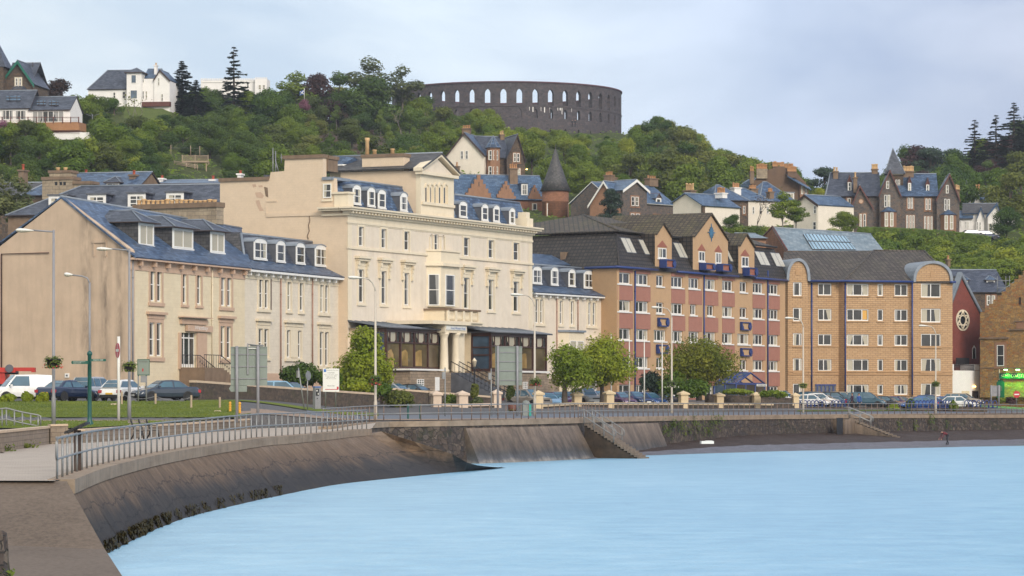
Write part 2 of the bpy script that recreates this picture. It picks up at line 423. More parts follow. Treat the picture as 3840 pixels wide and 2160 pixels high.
bricks('hotel_stone',(.24,.185,.13),(.32,.245,.175),(.15,.115,.085),.62,.24,.014,.85,.5,.3,wob=.05)
bricks('buff_block',(.47,.305,.165),(.415,.26,.135),(.22,.135,.075),.62,.235,.02,.85,.35,.12,dirt=.25,dcol=(.36,.21,.11))
plain('buff_plain',(.40,.245,.125),.85,.08,1.2,streak=.3,stain=(.24,.15,.085))
plain('tan_render',(.45,.29,.16),.85,.05,1.5,bump=.25,streak=.12,stain=(.34,.20,.10))
plain('pink_panel',(.33,.15,.11),.85,.06,1.5,bump=.3,streak=.18,stain=(.25,.09,.06))
plain('blue_paint',(.018,.042,.17),.4,.15)
plain('blue_sun',(.04,.14,.24),.45,.2)
plain('red_panel',(.28,.10,.065),.8,.08)
bricks('red_brick',(.225,.05,.033),(.185,.042,.028),(.15,.05,.038),.24,.085,.012,.85,.25,.2,dirt=.25,dcol=(.15,.035,.025))
rubble('pub_stone',[(.36,.20,.065),(.27,.16,.065),(.42,.25,.09),(.22,.14,.075),(.33,.15,.05)],(.23,.17,.095),2.1,stretch=(1,1.75,1),edge=.07)
rubble('house_stone',[(.09,.066,.048),(.125,.092,.068),(.07,.057,.05),(.15,.10,.065)],(.13,.10,.078),2.6,stretch=(1,1.5,1))
rubble('house_grey',[(.105,.095,.09),(.15,.125,.11),(.085,.08,.085),(.16,.12,.095)],(.16,.13,.11),2.4,stretch=(1,1.5,1))
plain('sandstone',(.27,.145,.085),.85,.12,2,streak=.3,stain=(.15,.085,.055),bump=.3)
bricks('sandstone_block',(.27,.12,.065),(.22,.10,.055),(.13,.065,.04),.6,.28,.014,.85,.4,.3,dirt=.35,dcol=(.12,.06,.04))
plain('stone_brown',(.19,.13,.085),.9,.2,1.5,streak=.35,stain=(.08,.06,.045),bump=.3)
plain('tenement',(.135,.085,.055),.9,.1,1,streak=.45,stain=(.075,.05,.036),bump=.3)
plain('harl_white',(.70,.64,.55),.85,.05,1,streak=.15,stain=(.5,.43,.33),bump=.15)
plain('white_bright',(.76,.74,.72),.7,.05,1,streak=.12,stain=(.55,.5,.42))
plain('pot_clay',(.42,.22,.10),.8,.25,3)
plain('pot_red',(.35,.07,.035),.8,.2,3)
plain('pot_cream',(.55,.36,.18),.8,.2,3)
plain('timber_dark',(.05,.03,.022),.8,.2)
plain('timber_red',(.10,.03,.022),.6,.15)
plain('timber_green',(.0,.11,.07),.5,.15)
plain('timber_blue',(.02,.06,.13),.5,.15)
plain('timber_orange',(.30,.15,.065),.75,.12,3,stain=(.2,.08,.03),streak=.3)
plain('timber_pale',(.36,.28,.20),.8,.15,3)
plain('timber_grey',(.22,.19,.16),.85,.2,4)
rubble('tower_stone',[(.06,.054,.06),(.092,.08,.088),(.075,.07,.08),(.11,.09,.092)],(.078,.072,.078),1.2,stretch=(1,2.2,1),moss=(.12,.11,.125))
plain('tower_cap',(.10,.05,.065),.85,.2)
glass('glass',(.035,.038,.04));glass('glass_blue',(.06,.10,.15),.04,.8);glass('glass_sky',(.27,.42,.52),.15,.8,.15);glass('glass_warm',(.10,.075,.045))
glass('glass_dark',(.012,.014,.017),.05,.5)
curtain_mat('curtain',(.50,.46,.36));curtain_mat('curtain_grey',(.34,.34,.33));curtain_mat('blind',(.60,.57,.48))
emis('lamp_warm',(1.,.62,.18),6);emis('lamp_green',(.35,1.,.3),14);emis('glow_room',(.5,.27,.05),.22)
plain('brown_wood',(.055,.022,.016),.4,.2,spec=.5)
plain('galv',(.24,.245,.245),.45,.18,3,metal=.4,dirt=.15);plain('rust_post',(.155,.105,.08),.65,.35,5,src='Object')
plain('grey_pole',(.235,.235,.25),.5,.12,3,dirt=.3);plain('cream_pole',(.48,.43,.36),.5,.08,3,streak=.2)
plain('sign_back',(.20,.235,.205),.5,.06,2,streak=.15);plain('sign_white',(.66,.66,.62),.5,.03);plain('sign_red',(.42,.012,.02),.4,.05)
plain('sign_green',(.005,.085,.06),.45,.1);plain('green_post',(.006,.075,.065),.45,.12);plain('sign_blue',(.03,.14,.42),.45,.05);plain('sign_text',(.09,.085,.08),.6,.05)
plain('plastic_black',(.012,.012,.014),.5,.1);plain('rubber',(.015,.015,.016),.8,.2);plain('alloy',(.42,.43,.45),.35,.1,metal=.7)
plain('plate_yellow',(.62,.38,.03),.5,.03);plain('plate_white',(.7,.7,.68),.5,.03);plain('orange_plastic',(.75,.28,.03),.5,.08)
plain('teal_plastic',(.02,.28,.24),.5,.1);plain('bin_grey',(.19,.21,.20),.55,.1);plain('planter_red',(.13,.045,.03),.7,.15)
glass('car_glass',(.045,.115,.17),.03,1.0);glass('headlamp',(.55,.56,.57),.05,.8,.1);glass('tail_red',(.38,.01,.015),.1,.7,.15)  # car glass: bright blue sky reflection put into its base colour
plain('pillar_cream',(.58,.46,.29),.75,.06,2,streak=.25,stain=(.38,.29,.17));plain('pillar_pink',(.56,.445,.35),.75,.06,2,streak=.25,stain=(.36,.28,.2))
rubble('garden_wall',[(.085,.066,.052),(.12,.09,.07),(.065,.055,.046)],(.095,.075,.06),3.0,moss=(.06,.06,.03))
plain('coping_pale',(.50,.39,.28),.85,.12,1.5,dirt=.4)
bricks('block_wall',(.255,.205,.155),(.225,.18,.135),(.13,.10,.08),.44,.215,.012,.9,.4,.25,dirt=.2)
plain('flower_red',(.5,.03,.025),.6,.3,8);plain('flower_white',(.66,.64,.56),.6,.2,8)
plain('flag_blue',(.02,.12,.45),.7,.1)
plain('crane_red',(.42,.03,.02),.5,.2)
plain('step_concrete',(.17,.135,.105),.8,.25,3,dirt=.5)
plain('weed_wall',(.045,.03,.018),.8,.6,1.5,bump=.6)
def mat_water():
 m,nt,p=new_mat('sea_water');setp(p,rough=.3,ior=1.33,spec=.45)
 n=noise_n(nt,'Object',.05,6,.6,(1,.35,1));n2=noise_n(nt,'Object',.9,6,.75,(.45,.5,1))
 mx=mixc(nt,.6,(n,'Fac'),(n2,'Fac'))
 r=ramp(nt,mx,2,[(.34,(.165,.375,.56)),(.5,(.25,.49,.67)),(.66,(.36,.60,.765))]);L(nt,r,'Color',p,'Base Color')
 n3=noise_n(nt,'Object',1.1,6,.7,(.6,.3,1));bump_n(nt,p,n3,'Fac',.6,.3)
mat_water()
def mat_seawall():
 m,nt,p=new_mat('seawall_concrete');setp(p,rough=.75,spec=.3)
 tc=N(nt,'ShaderNodeTexCoord');sp=N(nt,'ShaderNodeSeparateXYZ');L(nt,tc,'Object',sp,'Vector')
 n=noise_n(nt,'Object',.30,7,.6);nf=noise_n(nt,'Object',6,5,.7);st=noise_n(nt,'Object',1.5,4,.6,(1,1,.12))
 a=N(nt,'ShaderNodeMath',operation='MULTIPLY_ADD');L(nt,n,'Fac',a,0);a.inputs[1].default_value=1.5;L(nt,sp,'Z',a,2)
 b=N(nt,'ShaderNodeMath',operation='MULTIPLY_ADD');L(nt,st,'Fac',b,0);b.inputs[1].default_value=.45;L(nt,a,0,b,2)
 d=N(nt,'ShaderNodeMath',operation='MULTIPLY');L(nt,b,0,d,0);d.inputs[1].default_value=.262
 r=ramp(nt,d,0,[(.20,(.04,.033,.026)),(.31,(.026,.023,.023)),(.45,(.042,.035,.03)),(.55,(.11,.074,.048)),(.70,(.165,.11,.068)),(.82,(.20,.145,.10))])
 rr=ramp(nt,nf,'Fac',[(.3,.7),(.7,1.15)]);m1=mixc(nt,1.,(r,'Color'),(rr,'Color'),'MULTIPLY')
 sr=ramp(nt,st,'Fac',[(.35,.72),(.65,1.12)]);m2=mixc(nt,1.,(m1,2),(sr,'Color'),'MULTIPLY')
 wv=noise_n(nt,'Object',.35,4,.6,(1,1,.01));zz=N(nt,'ShaderNodeMath',operation='MULTIPLY_ADD');L(nt,wv,'Fac',zz,0);zz.inputs[1].default_value=1.1;L(nt,sp,'Z',zz,2)
 for lv in (.95,1.55):
  s_=N(nt,'ShaderNodeMath',operation='SUBTRACT');L(nt,zz,0,s_,0);s_.inputs[1].default_value=lv+.15
  ab=N(nt,'ShaderNodeMath',operation='ABSOLUTE');L(nt,s_,0,ab,0)
  cr=ramp(nt,ab,0,[(.008,.35),(.03,1.)]);m2=mixc(nt,1.,(m2,2),(cr,'Color'),'MULTIPLY')
 L(nt,m2,2,p,'Base Color');bump_n(nt,p,nf,'Fac',.4,.05)
mat_seawall()
plain('coping',(.265,.20,.142),.85,.2,1.2,'Object',bump=.4,streak=.55,stain=(.13,.085,.05),dirt=.4)
rubble('sea_rubble',[(.06,.045,.04),(.10,.075,.06),(.045,.04,.042),(.13,.10,.08)],(.05,.042,.038),2.7,stretch=(1,1.1,1),moss=(.03,.034,.014),bump=1.0)
def mat_apron():
 m,nt,p=new_mat('apron_concrete');setp(p,rough=.6,spec=.4)
 tc=N(nt,'ShaderNodeTexCoord');sp=N(nt,'ShaderNodeSeparateXYZ');L(nt,tc,'Object',sp,'Vector')
 n=noise_n(nt,'Object',.4,6,.6);nf=noise_n(nt,'Object',5,5,.7)
 a=N(nt,'ShaderNodeMath',operation='MULTIPLY_ADD');L(nt,n,'Fac',a,0);a.inputs[1].default_value=1.2;L(nt,sp,'Z',a,2)
 d=N(nt,'ShaderNodeMath',operation='MULTIPLY');L(nt,a,0,d,0);d.inputs[1].default_value=.28
 r=ramp(nt,d,0,[(.17,(.22,.20,.18)),(.24,(.085,.085,.09)),(.34,(.06,.055,.05)),(.46,(.10,.075,.055)),(.75,(.16,.118,.085)),(.9,(.22,.165,.12))])
 rr=ramp(nt,nf,'Fac',[(.3,.75),(.7,1.15)]);m1=mixc(nt,1.,(r,'Color'),(rr,'Color'),'MULTIPLY')
 st=noise_n(nt,'Object',1.4,5,.65,(1,1,.12));sr=ramp(nt,st,'Fac',[(.36,.55),(.64,1.3)]);m1=mixc(nt,1.,(m1,2),(sr,'Color'),'MULTIPLY')
 L(nt,m1,2,p,'Base Color');bump_n(nt,p,nf,'Fac',.3,.05)
mat_apron()
def mat_ground(name,stops,s1=.25,s2=6.,rough=.9,bump=.5,bd=.05,mul=(.7,1.2),fx=.5):
 m,nt,p=new_mat(name);setp(p,rough=rough,spec=.2)
 n=noise_n(nt,'Object',s1,8,.65);nf=noise_n(nt,'Object',s2,5,.7)
 mx=mixc(nt,fx,(n,'Fac'),(nf,'Fac'));r=ramp(nt,mx,2,stops)
 rr=ramp(nt,nf,'Fac',[(.3,mul[0]),(.7,mul[1])]);m1=mixc(nt,1.,(r,'Color'),(rr,'Color'),'MULTIPLY')
 L(nt,m1,2,p,'Base Color');bump_n(nt,p,nf,'Fac',bump,bd)
mat_ground('lawn_grass',[(.32,(.08,.12,.012)),(.5,(.13,.17,.016)),(.66,(.19,.205,.035))],.45,5.,mul=(.65,1.2))
mat_ground('rough_grass',[(.3,(.055,.08,.016)),(.5,(.085,.115,.02)),(.7,(.12,.13,.035))],.3,4.)
mat_ground('asphalt',[(.3,(.085,.085,.09)),(.7,(.13,.13,.135))],.2,9.,.85,.3,.02)
mat_ground('asphalt_blue',[(.3,(.10,.115,.145)),(.7,(.145,.16,.19))],.2,9.,.6,.3,.02)
mat_ground('pavement_pink',[(.3,(.24,.175,.135)),(.7,(.32,.24,.185))],.2,6.,.85,.2,.02)
mat_ground('hill_soil',[(.30,(.035,.05,.012)),(.45,(.055,.075,.017)),(.6,(.075,.085,.022)),(.75,(.085,.07,.035))],.06,1.2,.95,1.,.3)
mat_ground('scrub_soil',[(.3,(.07,.048,.032)),(.55,(.115,.078,.055)),(.75,(.08,.082,.03))],.12,1.5,.95,1.,.3)
mat_ground('beach_weed',[(.3,(.02,.013,.01)),(.5,(.05,.032,.024)),(.68,(.075,.058,.05)),(.8,(.16,.14,.13))],.3,3.,.7,1.,.08)
mat_ground('beach_wet',[(.3,(.05,.04,.04)),(.47,(.105,.10,.115)),(.65,(.16,.16,.185)),(.8,(.21,.21,.24))],.35,3.,.45,.8,.06)
mat_ground('slip_concrete',[(.25,(.065,.05,.04)),(.45,(.13,.10,.077)),(.7,(.17,.133,.105))],.3,8.,.7,.2,.02,mul=(.86,1.1))
bricks('promenade_paving',(.42,.36,.30),(.38,.325,.272),(.30,.25,.21),.42,.28,.02,.85,.2,.14,src='Object',dirt=.2,dcol=(.27,.225,.185),off=.5,nscale=.5)
def resample(pts,n):
 pts=[V(p) for p in pts];ls=[0]
 for a,b in zip(pts,pts[1:]):ls.append(ls[-1]+(b-a).length)
 out=[]
 for k in range(n+1):
  t=ls[-1]*k/n;j=max(i for i in range(len(ls)) if ls[i]<=t+1e-9);j=min(j,len(pts)-2)
  f=(t-ls[j])/max(1e-9,ls[j+1]-ls[j])
  p0,p1,p2,p3=pts[max(j-1,0)],pts[j],pts[j+1],pts[min(j+2,len(pts)-1)]
  q=.5*((2*p1)+(p2-p0)*f+(2*p0-5*p1+4*p2-p3)*f*f+(3*p1-p0-3*p2+p3)*f**3) if (p2-p1).length>1e-6 else p1
  out.append(q)
 return out
def pz(px,Y,z):
 q=plan(px,Y);return V((q.x,q.y,z))
RAILA=[pz(*p) for p in ((214,70,1.97),(368,82,2.05),(616,100,2.16),(944,122,2.36),(1038,128,2.37),(1185,138,2.41),(1376,153,2.47))]
RAILB=[pz(*p) for p in ((1212,156,2.58),(1411,172,2.74),(1650,174,2.8),(1925,182,2.84),(2143,192,2.86),(2300,205,2.87),(2800,233,2.87),(3302,256,2.85),(3824,280,2.75),(4400,309,2.75),(6000,390,2.75))]
EXT=[pz(1500,152,2.1),pz(1664,152.6,1.16),pz(1745,155,.42),pz(1890,165,-.05)]
TOE=[pz(p,y,0) for p,y in ((388,70),(477,76),(616,86.7),(745,95.5),(960,109),(1038,114),(1272,130.7),(1545,144.6),(1745,155.5),(1890,165.4))]
def outward(pts,i):
 d=(pts[min(i+1,len(pts)-1)]-pts[max(i-1,0)]);d.z=0;d.normalize()
 return V((d.y,-d.x,0))
NS=56
topA=resample(RAILA+EXT,NS);toeA=resample(TOE,NS)
nrail=max(i for i in range(NS+1) if topA[i].y<=RAILA[-1].y+.01 and topA[i].z>2.3)
swA=thing('sea_wall','long curving brown concrete sea wall, dark and weedy at the waterline, below the galvanised railing','sea wall',(0,1.2*70,0))
mb=MB();n=NS+1
outA=[topA[i]+outward(topA,i)*.42 for i in range(n)]
face_top=[V((p.x,p.y,p.z-.36 if i<=nrail else p.z)) for i,p in enumerate(outA)]
rows=7
for i in range(NS):
 for k in range(rows):
  def pt(ii,kk):
   f=kk/rows*1.35;a,b=face_top[ii],toeA[ii]
   q=a.lerp(b,f)
   if 0<kk<rows:
    w=noise.noise(V((q.x*.35,q.y*.35,q.z)))*.06;q=q+outward(topA,ii)*w
   return q
  mb.face([pt(i,k+1),pt(i+1,k+1),pt(i+1,k),pt(i,k)],'seawall_concrete',True)
mb.face([pt_ for pt_ in (topA[0]+V((-.6,0,-.3)),face_top[0],face_top[0].lerp(toeA[0],1.35),topA[0]+V((-.6,-.2,-3)))],'seawall_concrete')
for i in range(nrail,NS):
 q0,q1=topA[i]+V((-3.5,4,-.5)),topA[i+1]+V((-3.5,4,-.5))
 mb.face([outA[i] if i>nrail else face_top[i],outA[i+1],q1,q0],'seawall_concrete')
for i in (3,8,14,20,26,32,38):
 o=outward(topA,i)*.03;s=(topA[i+1]-topA[i]).normalized()*RND.uniform(.03,.07)
 a,b=face_top[i]+o,face_top[i].lerp(toeA[i],.5)+o+s*RND.uniform(-1,1);c=face_top[i].lerp(toeA[i],1.1)+o+s*RND.uniform(-1,2)
 mb.face([a-s*.4,a+s*.4,b+s,b-s],'weed_wall');mb.face([b-s,b+s,c+s*1.2,c-s*1.2],'weed_wall')
emit(mb,'wall_face',swA)
mb=MB()
def coping(mb,pts,i0,i1,w_in=.25,w_out=.47,h=.36,mat='coping'):
 for i in range(i0,i1):
  o0,o1=outward(pts,i),outward(pts,i+1);a,b=pts[i],pts[i+1];H=V((0,0,h));e=V((0,0,.02))
  mb.box8([a-o0*w_in-H,a+o0*w_out-H,b+o1*w_out-H,b-o1*w_in-H,a-o0*w_in+e,a+o0*w_out+e,b+o1*w_out+e,b-o1*w_in+e],mat)
coping(mb,topA,0,nrail)
for i in range(1,nrail,2):
 o=outward(topA,i);s=(topA[i+1]-topA[i]).normalized()*.015;a,b=topA[i]+o*.475+V((0,0,.022)),topA[i]+o*.475-V((0,0,.36));mb.face([a-s,a+s,b+s,b-s],'weed_wall')
emit(mb,'coping',swA)
topB=resample(RAILB,150)
swB=thing('sea_wall','far dark rubble sea wall with pale coping, running along the shingle beach behind the water','sea wall',(0,1.2*200,0))
mb=MB()
for i in range(150):
 if topB[i].y>420:break
 o0,o1=outward(topB,i),outward(topB,i+1)
 for k in range(3):
  def pt(p,o,kk):return V((p.x,p.y,p.z-.33-(p.z+.8)*kk/3))+o*(.36+.35*kk/3)
  mb.face([pt(topB[i],o0,k+1),pt(topB[i+1],o1,k+1),pt(topB[i+1],o1,k),pt(topB[i],o0,k)],'sea_rubble')
 nB=i+1
emit(mb,'wall_face',swB)
mb=MB();coping(mb,topB,0,nB,.3,.45,.34);emit(mb,'coping',swB)
def onB(px):
 for i in range(len(topB)-1):
  a,b=topB[i],topB[i+1];pa=CX+a.x*F/a.y;pb=CX+b.x*F/b.y
  if pa<=px<=pb and b.y>1.2*165:
   f=(px-pa)/(pb-pa);return a.lerp(b,f),outward(topB,i)
 return topB[-1],outward(topB,len(topB)-2)
def apron(px0,px1,off,label,zb=-.6):
 mb=MB();K=14;pts=[]
 for k in range(K+1):
  p,o=onB(lerp(k/K,px0,px1));ds=lerp(k/K,*off);row=[]
  for j in range(6):
   f=j/5;z=lerp(f,p.z-.5,zb);ww=.5+ds*f
   row.append(V((p.x,p.y,z))+o*ww)
  pts.append(row)
 for k in range(K):
  for j in range(5):mb.face([pts[k][j+1],pts[k+1][j+1],pts[k+1][j],pts[k][j]],'apron_concrete')
  p0,o0=onB(lerp(k/K,px0,px1));p1,o1=onB(lerp((k+1)/K,px0,px1))
  mb.face([pts[k][0],pts[k+1][0],V((p1.x,p1.y,pts[k+1][0].z))+o1*.3,V((p0.x,p0.y,pts[k][0].z))+o0*.3],'coping')
 for k in (0,K):
  p,o=onB(lerp(k/K,px0,px1));b=V((p.x,p.y,zb))+o*.3
  mb.face([pts[k][0],V((p.x,p.y,pts[k][0].z))+o*.3,b,pts[k][5]],'apron_concrete')
 tag(emit(mb,'sloping_apron',org=pts[0][0].to_2d().to_3d()),label,'apron')
apron(1722,2142,(1.3,1.6),'wide sloping concrete apron, white and wave washed at its foot, left of the sea steps')
apron(2236,2446,(1.5,1.2),'short sloping concrete apron with pale foot, right of the weedy sea steps')
mb=MB()
A_,B_,C_,D_,E_=V((-40,1.2*69.3,2.0)),V((-11.62,1.2*69.6,1.95)),V((-10.0,1.2*65.5,.40)),V((-8.8,1.2*60.5,.0)),V((-7.2,1.2*50,-.7))
rowsS=[[A_,B_],[V((-40,1.2*65.5,1.6)),C_],[V((-40,1.2*61,1.3)),D_],[V((-40,1.2*50,.5)),E_]]
K=16
grid=[[r[0].lerp(r[1],k/K) for k in range(K+1)] for r in rowsS]
for j in range(3):
 for k in range(K):mb.face([grid[j+1][k],grid[j+1][k+1],grid[j][k+1],grid[j][k]],'slip_concrete',False)
mb.face([B_,C_,V((-10.2,1.2*66,-1)),V((-11.7,1.2*70,-1))],'slip_concrete')
mb.face([C_,D_,V((-9,1.2*61.5,-1.5)),V((-10.2,1.2*66,-1.5))],'slip_concrete')
structure(mb,'slipway')
INNER=[(-1300,62),(-400,84),(0,108.5),(182,128),(304,128.5),(700,151.5),(929,163.5),(1212,166),(1411,172.0)]
inn=resample([pz(p,y,2.0+max(0,min(1,(y-105)/50))*.55) for p,y in INNER],60)
mb=MB();left=[V((p.x-60,p.y,p.z)) for p in inn]
ra=resample(RAILA+[pz(1400,160,2.6),pz(1411,172,2.74)],60)
ra[0]=V((-11.9,1.2*69.4,1.97))
K=6
inn0=inn
inn_al=[V((-40,1.2*69.4,2.0))]+[V((x,y,z)) for x,y,z in ((-30,1.2*88,2.0),)]
prom_l=resample([V((-42,1.2*69.4,2.0)),V((-34,1.2*84,2.0)),pz(-100,104,2.0),pz(0,108.5,2.0),pz(182,128,2.03),pz(304,128.5,2.03),pz(700,152.5,2.24),pz(929,168,2.42),pz(1212,178,2.6),pz(1411,182,2.72)],60)
for i in range(60):
 for k in range(K):
  mb.face([ra[i].lerp(prom_l[i],k/K),ra[i+1].lerp(prom_l[i+1],k/K),ra[i+1].lerp(prom_l[i+1],(k+1)/K),ra[i].lerp(prom_l[i],(k+1)/K)],'promenade_paving')
structure(mb,'promenade')
START=[(-3000,75),(-600,101),(0,109),(182,128.3),(304,128.8),(700,151.8),(929,163.8),(1212,166.5),(1411,172.4),(1650,174.3),(1925,182.3),(2143,192.3),(2300,205.3),(2800,233.3),(3302,256.3),(3824,280.3),(4400,309.3),(6000,390.3),(7000,430)]
def gz(px,Y):
 a=interp(Y,[(100,2.7),(128,2.72),(146,2.78),(157,2.95),(160,3.05),(177,4.06),(190,4.15),(200,4.4),(215,5.2),(240,5.6),(300,6.5)])
 d=Y-interp(px,START)
 b=interp(d,[(0,2.83),(5,2.85),(20,3.1),(32,3.35),(50,3.9),(70,4.6),(110,6.5)])
 t=min(1,max(0,(px-860)/500));t=t*t*(3-2*t)
 return lerp(t,a,b)
def gpt(px,Y,lift=0):
 q=plan(px,Y);return V((q.x,q.y,gz(px,Y)+lift))
def land_patch(name,cols,rows,mat,lift,skirt=False):
 mb=MB();g=[[gpt(px,Y,lift) for Y in rows(px)] for px in cols]
 if skirt:g=[[V((c[0].x,c[0].y,1.0))]+c for c in g]
 for a,b in zip(g,g[1:]):
  for k in range(len(a)-1):mb.face([a[k],b[k],b[k+1],a[k+1]],mat)
 o=structure(mb,name);return o
cols=list(range(-3000,-600,400))+list(range(-600,4400,50))+list(range(4400,7001,400))
land_patch('ground',cols,lambda px:[interp(px,START)+d for d in (0,1.5,3,5,8,11,15,19,23,27,32,38,45,55,70,90,120,170)],'asphalt',0,True)
lc=list(range(-1500,901,40))
land_patch('lawn',lc,lambda px:[160.3+(176.6-160.3)*k/10 for k in range(11)],'lawn_grass',.06)
land_patch('lawn',[p for p in range(-100,941,40)],lambda px:[max(interp(px,START)+.5,129)+(max(153.5,interp(px,START)+1)-max(interp(px,START)+.5,129))*k/6 for k in range(7)],'lawn_grass',.06)
land_patch('path',list(range(-1500,1001,50)),lambda px:[max(154.2,interp(px,START)+1.2)+k*.9 for k in range(4)],'pavement_pink',.05)
land_patch('lawn',list(range(700,1421,40)),lambda px:[lerp((px-700)/720,176.5,188)+k*(lerp((px-700)/720,11,9))/6 for k in range(7)],'lawn_grass',.06)
land_patch('pavement',list(range(940,6000,60)),lambda px:[interp(px,START)+.2+k*2 for k in range(4)],'pavement_pink',.04)
land_patch('road',list(range(1150,6000,60)),lambda px:[interp(px,START)+6.6+k*3 for k in range(5)],'asphalt_blue',.03)
land_patch('lawn',list(range(2990,3700,40)),lambda px:[interp(px,START)+19.5+k*2 for k in range(4)],'rough_grass',.05)
mb=MB();mb.face([(-2300,-2300,0),(2300,-2300,0),(2300,470,0),(-2300,470,0)],'sea_water');structure(mb,'sea')
mb=MB();S_=2400;mb.face([(-S_,-S_,-3),(S_,-S_,-3),(S_,S_,-3),(-S_,S_,-3)],'hill_soil');structure(mb,'base_ground')
def zshore(px):return interp(px,[(2180,187),(2400,201),(2900,219),(3300,231),(3600,241),(3840,248),(4400,268),(6000,330)])
mb=MB();g=[]
for px in list(range(2180,4400,22))+list(range(4400,6001,200)):
 p,o=onB(px);Yw=p.y/1.2;Ys=min(zshore(px),Yw-2);col=[]
 ztop=min(1.25,.15+(px-2180)/600*1.1)
 for k in range(15):
  f=(k-2)/11.0;Y=Ys+(Yw-.4-Ys)*f;z=ztop*f if f<1 else ztop
  z+=noise.noise(V((px*.013,Y*.35,0)))*.10*min(1,abs(f)+.1)+noise.noise(V((px*.06,Y*1.1,4)))*.05
  if k<2:z=-.15-(2-k)*.35
  q=plan(px,Y);col.append(V((q.x,q.y,z)))
 g.append(col)
for a,b in zip(g,g[1:]):
 for k in range(14):mb.face([a[k],b[k],b[k+1],a[k+1]],'beach_wet' if k<6 else 'beach_weed',True)
structure(mb,'beach')
HT=[
(-2500,(1430,1000,700,600,560,520,480)),(-800,(1430,1000,640,520,480,450,430)),(0,(1430,950,600,505,470,440,410)),(300,(1430,950,640,478,398,390,385)),(620,(1430,970,670,545,402,392,387)),(740,(1430,980,700,590,490,420,400)),
(1000,(1430,1000,740,640,580,500,440)),(1500,(1430,1050,780,660,610,545,460)),(1900,(1430,1080,810,675,625,560,492)),(2330,(1430,1100,860,735,680,610,502)),(2600,(1430,1120,880,800,755,700,610)),
(2900,(1430,1130,885,835,810,785,745)),(3300,(1430,1130,885,835,815,795,765)),(3600,(1430,1130,895,850,810,760,690)),(3840,(1430,1100,895,820,755,680,590)),(4600,(1430,1100,880,760,680,600,520)),(7000,(1430,1100,900,800,750,700,650))]
HY_=(330,352,420,470,500,540,600)
def hill_z(px,Y):
 if Y<=600:
  row=[(yy,interp(px,[(c,r[i]) for c,r in HT])) for i,yy in enumerate(HY_)]
  return CH+(HY-interp(Y,row))*Y/1e4
 zc=hill_z(px,600)
 if Y<670:return zc+.3
 return zc-(Y-670)*.12
def hpt(px,Y,lift=0):
 q=plan(px,Y);z=hill_z(px,Y)
 z+=noise.noise(V((q.x*.05,q.y*.05,2)))*1.2+noise.noise(V((q.x*.2,q.y*.2,5)))*.4 if Y>335 else 0
 return V((q.x,q.y,z+lift))
mb=MB()
hc=list(range(-2500,-400,150))+list(range(-400,4300,36))+list(range(4300,7001,150));hr=[318,329]+list(range(336,690,8))+[720,800,1000]
idx={}
for i,c in enumerate(hc):
 for j,y in enumerate(hr):
  p=hpt(c,y) if j else V((*plan(c,318),2.0));idx[i,j]=len(mb.v);mb.v.append(p)
for i in range(len(hc)-1):
 for j in range(len(hr)-1):
  cx,cy=hc[i],hr[j]
  scrub=1180<cx<1640 and 480<cy<560
  lawn=(430<cx<640 and 485<cy<505) or (420<cx<620 and 440<cy<462)
  mb.f.append((idx[i,j],idx[i+1,j],idx[i+1,j+1],idx[i,j+1]));mb.m.append('scrub_soil' if scrub else 'rough_grass' if lawn else 'hill_soil');mb.s.append(True)
structure(mb,'hillside')
hm=bpy.data.materials.new('haze_air');hm.use_nodes=True;hm.node_tree.nodes.clear();MATS['haze_air']=hm
ho_=N(hm.node_tree,'ShaderNodeOutputMaterial');hv_=N(hm.node_tree,'ShaderNodeVolumePrincipled');hv_.inputs['Color'].default_value=(.80,.87,1,1);hv_.inputs['Density'].default_value=.00012;hv_.inputs['Anisotropy'].default_value=.2
L(hm.node_tree,hv_,'Volume',ho_,'Volume')
def groundY(px,py,a=130,b=215):
 Y=b
 while Y>a:
  if HY-(gz(px,Y)-CH)*1e4/Y>=py:return Y
  Y -= .4
 return a
def yold(fr,px):return (fr.P(fr.U(px),0).y)/1.2
